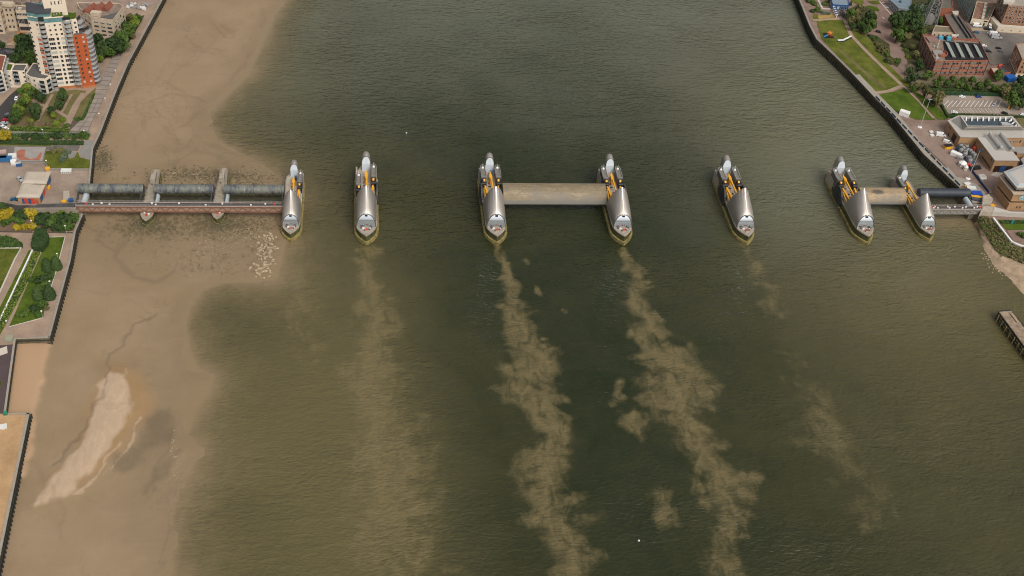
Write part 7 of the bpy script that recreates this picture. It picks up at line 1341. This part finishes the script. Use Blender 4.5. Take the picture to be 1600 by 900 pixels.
crate(L3([(770, 215)])[0], (1.2, 1.2, 5.5), mat('tan post', (.45, .31, .19), .8, 0, .1, .5), 'tan gauge post at the left end of the first tube gate', 'gauge_post', 'post'); crate(L3([(640, 285)])[0], (3.2, 8, 1.0), CONC, 'concrete block pair on the yard before the footbridge', 'concrete_block', 'block'); crate(L5 := (5, 667), (3.2, 2.6, .8), PALE, 'grey hatch cover on the sand yard at the lower left', 'hatch_cover', 'hatch'); crate((8.5, 646), (1.6, 1.6, 1.2), mat('green marker', (.02, .20, .12), .6, 0, .1, .5), 'green marker at the corner of the stepped river wall', 'marker', 'marker'); crate(L4([(62, 755)])[0], (3.6, 3.6, .7), mat('sea green planter', (.20, .34, .25), .7, 0, .1, .5), 'sea green planter on the promenade by the river wall corner', 'planter', 'planter', lid=mat('planter soil', (.3, .28, .2), .9, 0, .2, .5))
for px, m, lab in [(ZM(1340, 240, 6.154, [(1487, 660)])[0], mat('cyan sign', (.02, .30, .36), .5, 0, .1, .5), 'cyan information totem on the lawn below the concrete terrace'), (R10([(1390, 690)])[0], YEL, 'yellow sign at the right end of the marked bays')]: crate(px, (1.2, .5, 3.0), m, lab, 'sign_totem', 'sign')
crate(R10([(1405, 290)])[0], (7, 5, 3.5), mat('blue tarpaulin', (.01, .10, .34), .6, 0, .15, .5), 'blue tarpaulin tent at the foot of the orange brown building', 'tarpaulin_tent', 'tent'); crate(R11([(408, 595)])[0], (5.5, 3.0, 2.4), YEL, 'yellow and black machine beside the works building wall', 'machine', 'machine', lid=BLK)
q = gx(*R8([(1465, 70)])[0], LAND+3); o = thing('peaked_tent', 'dark teal peaked tent beside the grey hall at the top right', 'tent', (*q, LAND), .4); b = MB(); b.lathe((0, 0, 0), [(5.6, 0), (5.2, 2.2), (2.0, 4.6), (.01, 7.5)], 6); b.build('canopy', mat('teal canvas', (.012, .085, .12), .7, 0, .12, .4), o); b = MB(); b.tube((0, 0, 7), (0, 0, 9), .1, n=5); b.build('pole', WHITE, o)
# playground on the lawn
q = gx(*R8([(485, 505)])[0], LAND); lay('play_mat', R8([(408, 462), (520, 462), (566, 540), (420, 535)]), BLK); o = thing('play_frame', 'orange climbing frame with a blue slide on the black play mat', 'play equipment', (*q, LAND)); OR = mat('orange plastic', (.50, .17, .03), .5, 0, .1, .5)
for x, y in ((-1, -1), (1.2, -1), (1.2, 1.6), (-1, 1.6), (2.8, .2), (2.8, 2)): b = MB(); b.bar((x, y, 0), (x, y, 3), .28); b.build('post', OR, o)
b = MB(); b.box((.2, .3, 1.7), (2.6, 2.8, .25)); b.build('platform', OR, o); b = MB(); b.bar((-1, -.4, 1.8), (-4.0, -1.6, .3), 1.0, .3); b.build('slide', mat('sky blue slide', (.05, .25, .55), .4, 0, .1, .5), o); b = MB(); b.lathe((.2, .3, 2.9), [(2.1, 0), (.01, 1.4)], 4); b.build('roof', OR, o)
# cafe tables
for i, (x, y) in enumerate([(672, 150), (690, 178), (700, 205), (655, 178), (668, 205), (690, 232), (640, 215)]):
    q = gx(*R8([(x, y)])[0], LAND+.7); o = thing('picnic_table', 'dark picnic table on the cafe terrace', 'picnic table', (*q, LAND+.45), i*.4, 'picnic tables on the cafe terrace'); b = MB(); b.box((0, 0, .74), (1.8, .8, .07)); b.build('table_top', TIMB, o)
    for s in (-1, 1): b = MB(); b.box((0, s*.75, .45), (1.8, .3, .06)); b.build('bench', TIMB, o); b = MB(); b.bar((s*.7, -.8, 0), (s*.7, .8, 0.03), .09, .09); b.bar((s*.7, -.5, 0), (s*.7, 0, .74), .08); b.bar((s*.7, .5, 0), (s*.7, 0, .74), .08); b.build('leg', TIMB, o)
# road markings by the hall
ht = ZC[0]+.05
for i in range(3): zl = ht; a = R8([(1285+24*i, 98)])[0]; c = R8([(1295+24*i, 114)])[0]; strip(a, c, 1.6, PAINT, None, 'road_marking')
for a, c in (((1190, 20), (1360, 220)), ((1230, 240), (1260, 270)), ((1225, 40), (1260, 44)), ((1240, 78), (1340, 80))): strip(R8([a])[0], R8([c])[0], .5, PAINT, None, 'road_marking')
for ob in list(bpy.data.objects):
    if ob.name.startswith('road_marking') and ob.parent is None: ob['kind'] = 'structure'
# old timber jetty at the right edge
JZ = 5.5; jp = PL([(1560, 486), (1566, 484), (1579, 483), (1588, 493), (1640, 552), (1625, 572), (1600, 541)], JZ); c = cen(jp); o = thing('old_jetty', 'old timber jetty on piles standing in the water at the right edge', 'jetty', (*c, 0)); org = (*c, 0)
JET = mat('worn jetty deck', (.22, .165, .115), .95, 0, .25, .4, .2, col2=(.30, .23, .165)); b = MB(org); b.prism(jp, JZ-.6, JZ-.12); b.build('deck_slab', TIMB, o)
A, B_ = Vector(gx(1561, 487, JZ)), Vector(gx(1612, 556, JZ)); A2 = Vector(gx(1579, 483.5, JZ)); d = (B_-A).normalized(); w = (A2-A); w = w-d*w.dot(d); npl = 44
for k in range(npl):
    t = (B_-A).length*(k+.5)/npl; b = MB(org); e0, e1_ = A+d*t, A+d*t+w*random.uniform(.95, 1.02); b.bar((*e0, JZ-.05+random.uniform(-.04, .05)), (*e1_, JZ-.05+random.uniform(-.04, .05)), (B_-A).length/npl*.9, .12); b.build('deck_plank', JET, o)
for k in range(15):
    for s in (0, 1): q = A+d*((B_-A).length*k/14)+w*s; b = MB(org); b.tube((q.x, q.y, -2), (q.x, q.y, JZ-.3), .32, n=8); b.build('pile', TIMB, o)
for k in range(8): q = A+d*((B_-A).length*(k+.5)/8)-w.normalized()*.9; b = MB(org); b.tube((q.x, q.y, -2), (q.x-.0, q.y, JZ-1.0), .3, n=8); b.bar((q.x, q.y, 2.2), (*(A+d*((B_-A).length*(k+.5)/8)+w*.6), 2.2), .3); b.build('fender_pile', FENDER, o)
for zz in (1.6, 3.6): b = MB(org); b.bar((*A, zz), (*B_, zz), .35, .5); b.build('waler', mat('pale waler', (.26, .215, .13), .9, 0, .3, .5), o)
q = A+w*.78+d*6; b = MB(org); b.box((q.x, q.y, JZ+.3), (6.5, 1.4, .7), math.atan2(d.y, d.x)); b.build('timber_stack', mat('tan timber', (.34, .25, .17), .9, 0, .15, .5), o)
# walkers and birds are specks: buoys only
for i, (x, y, lab) in enumerate([(635, 208, 'small white mooring buoy upstream of the second pier gap'), (998, 845, 'small white mooring buoy low in the right silt plume')]):
    q = gx(x, y, 0); o = thing('buoy', lab, 'buoy', (*q, 0)); b = MB(); b.sm = True; b.lathe((0, 0, -.2), [(.01, 0), (.45, .1), (.5, .4), (.3, .75), (.01, .85)], 10); b.build('float', WHITE, o); b = MB(); b.tube((0, 0, .6), (0, 0, 1.1), .06, n=5); b.build('ring_post', STEEL_D, o)
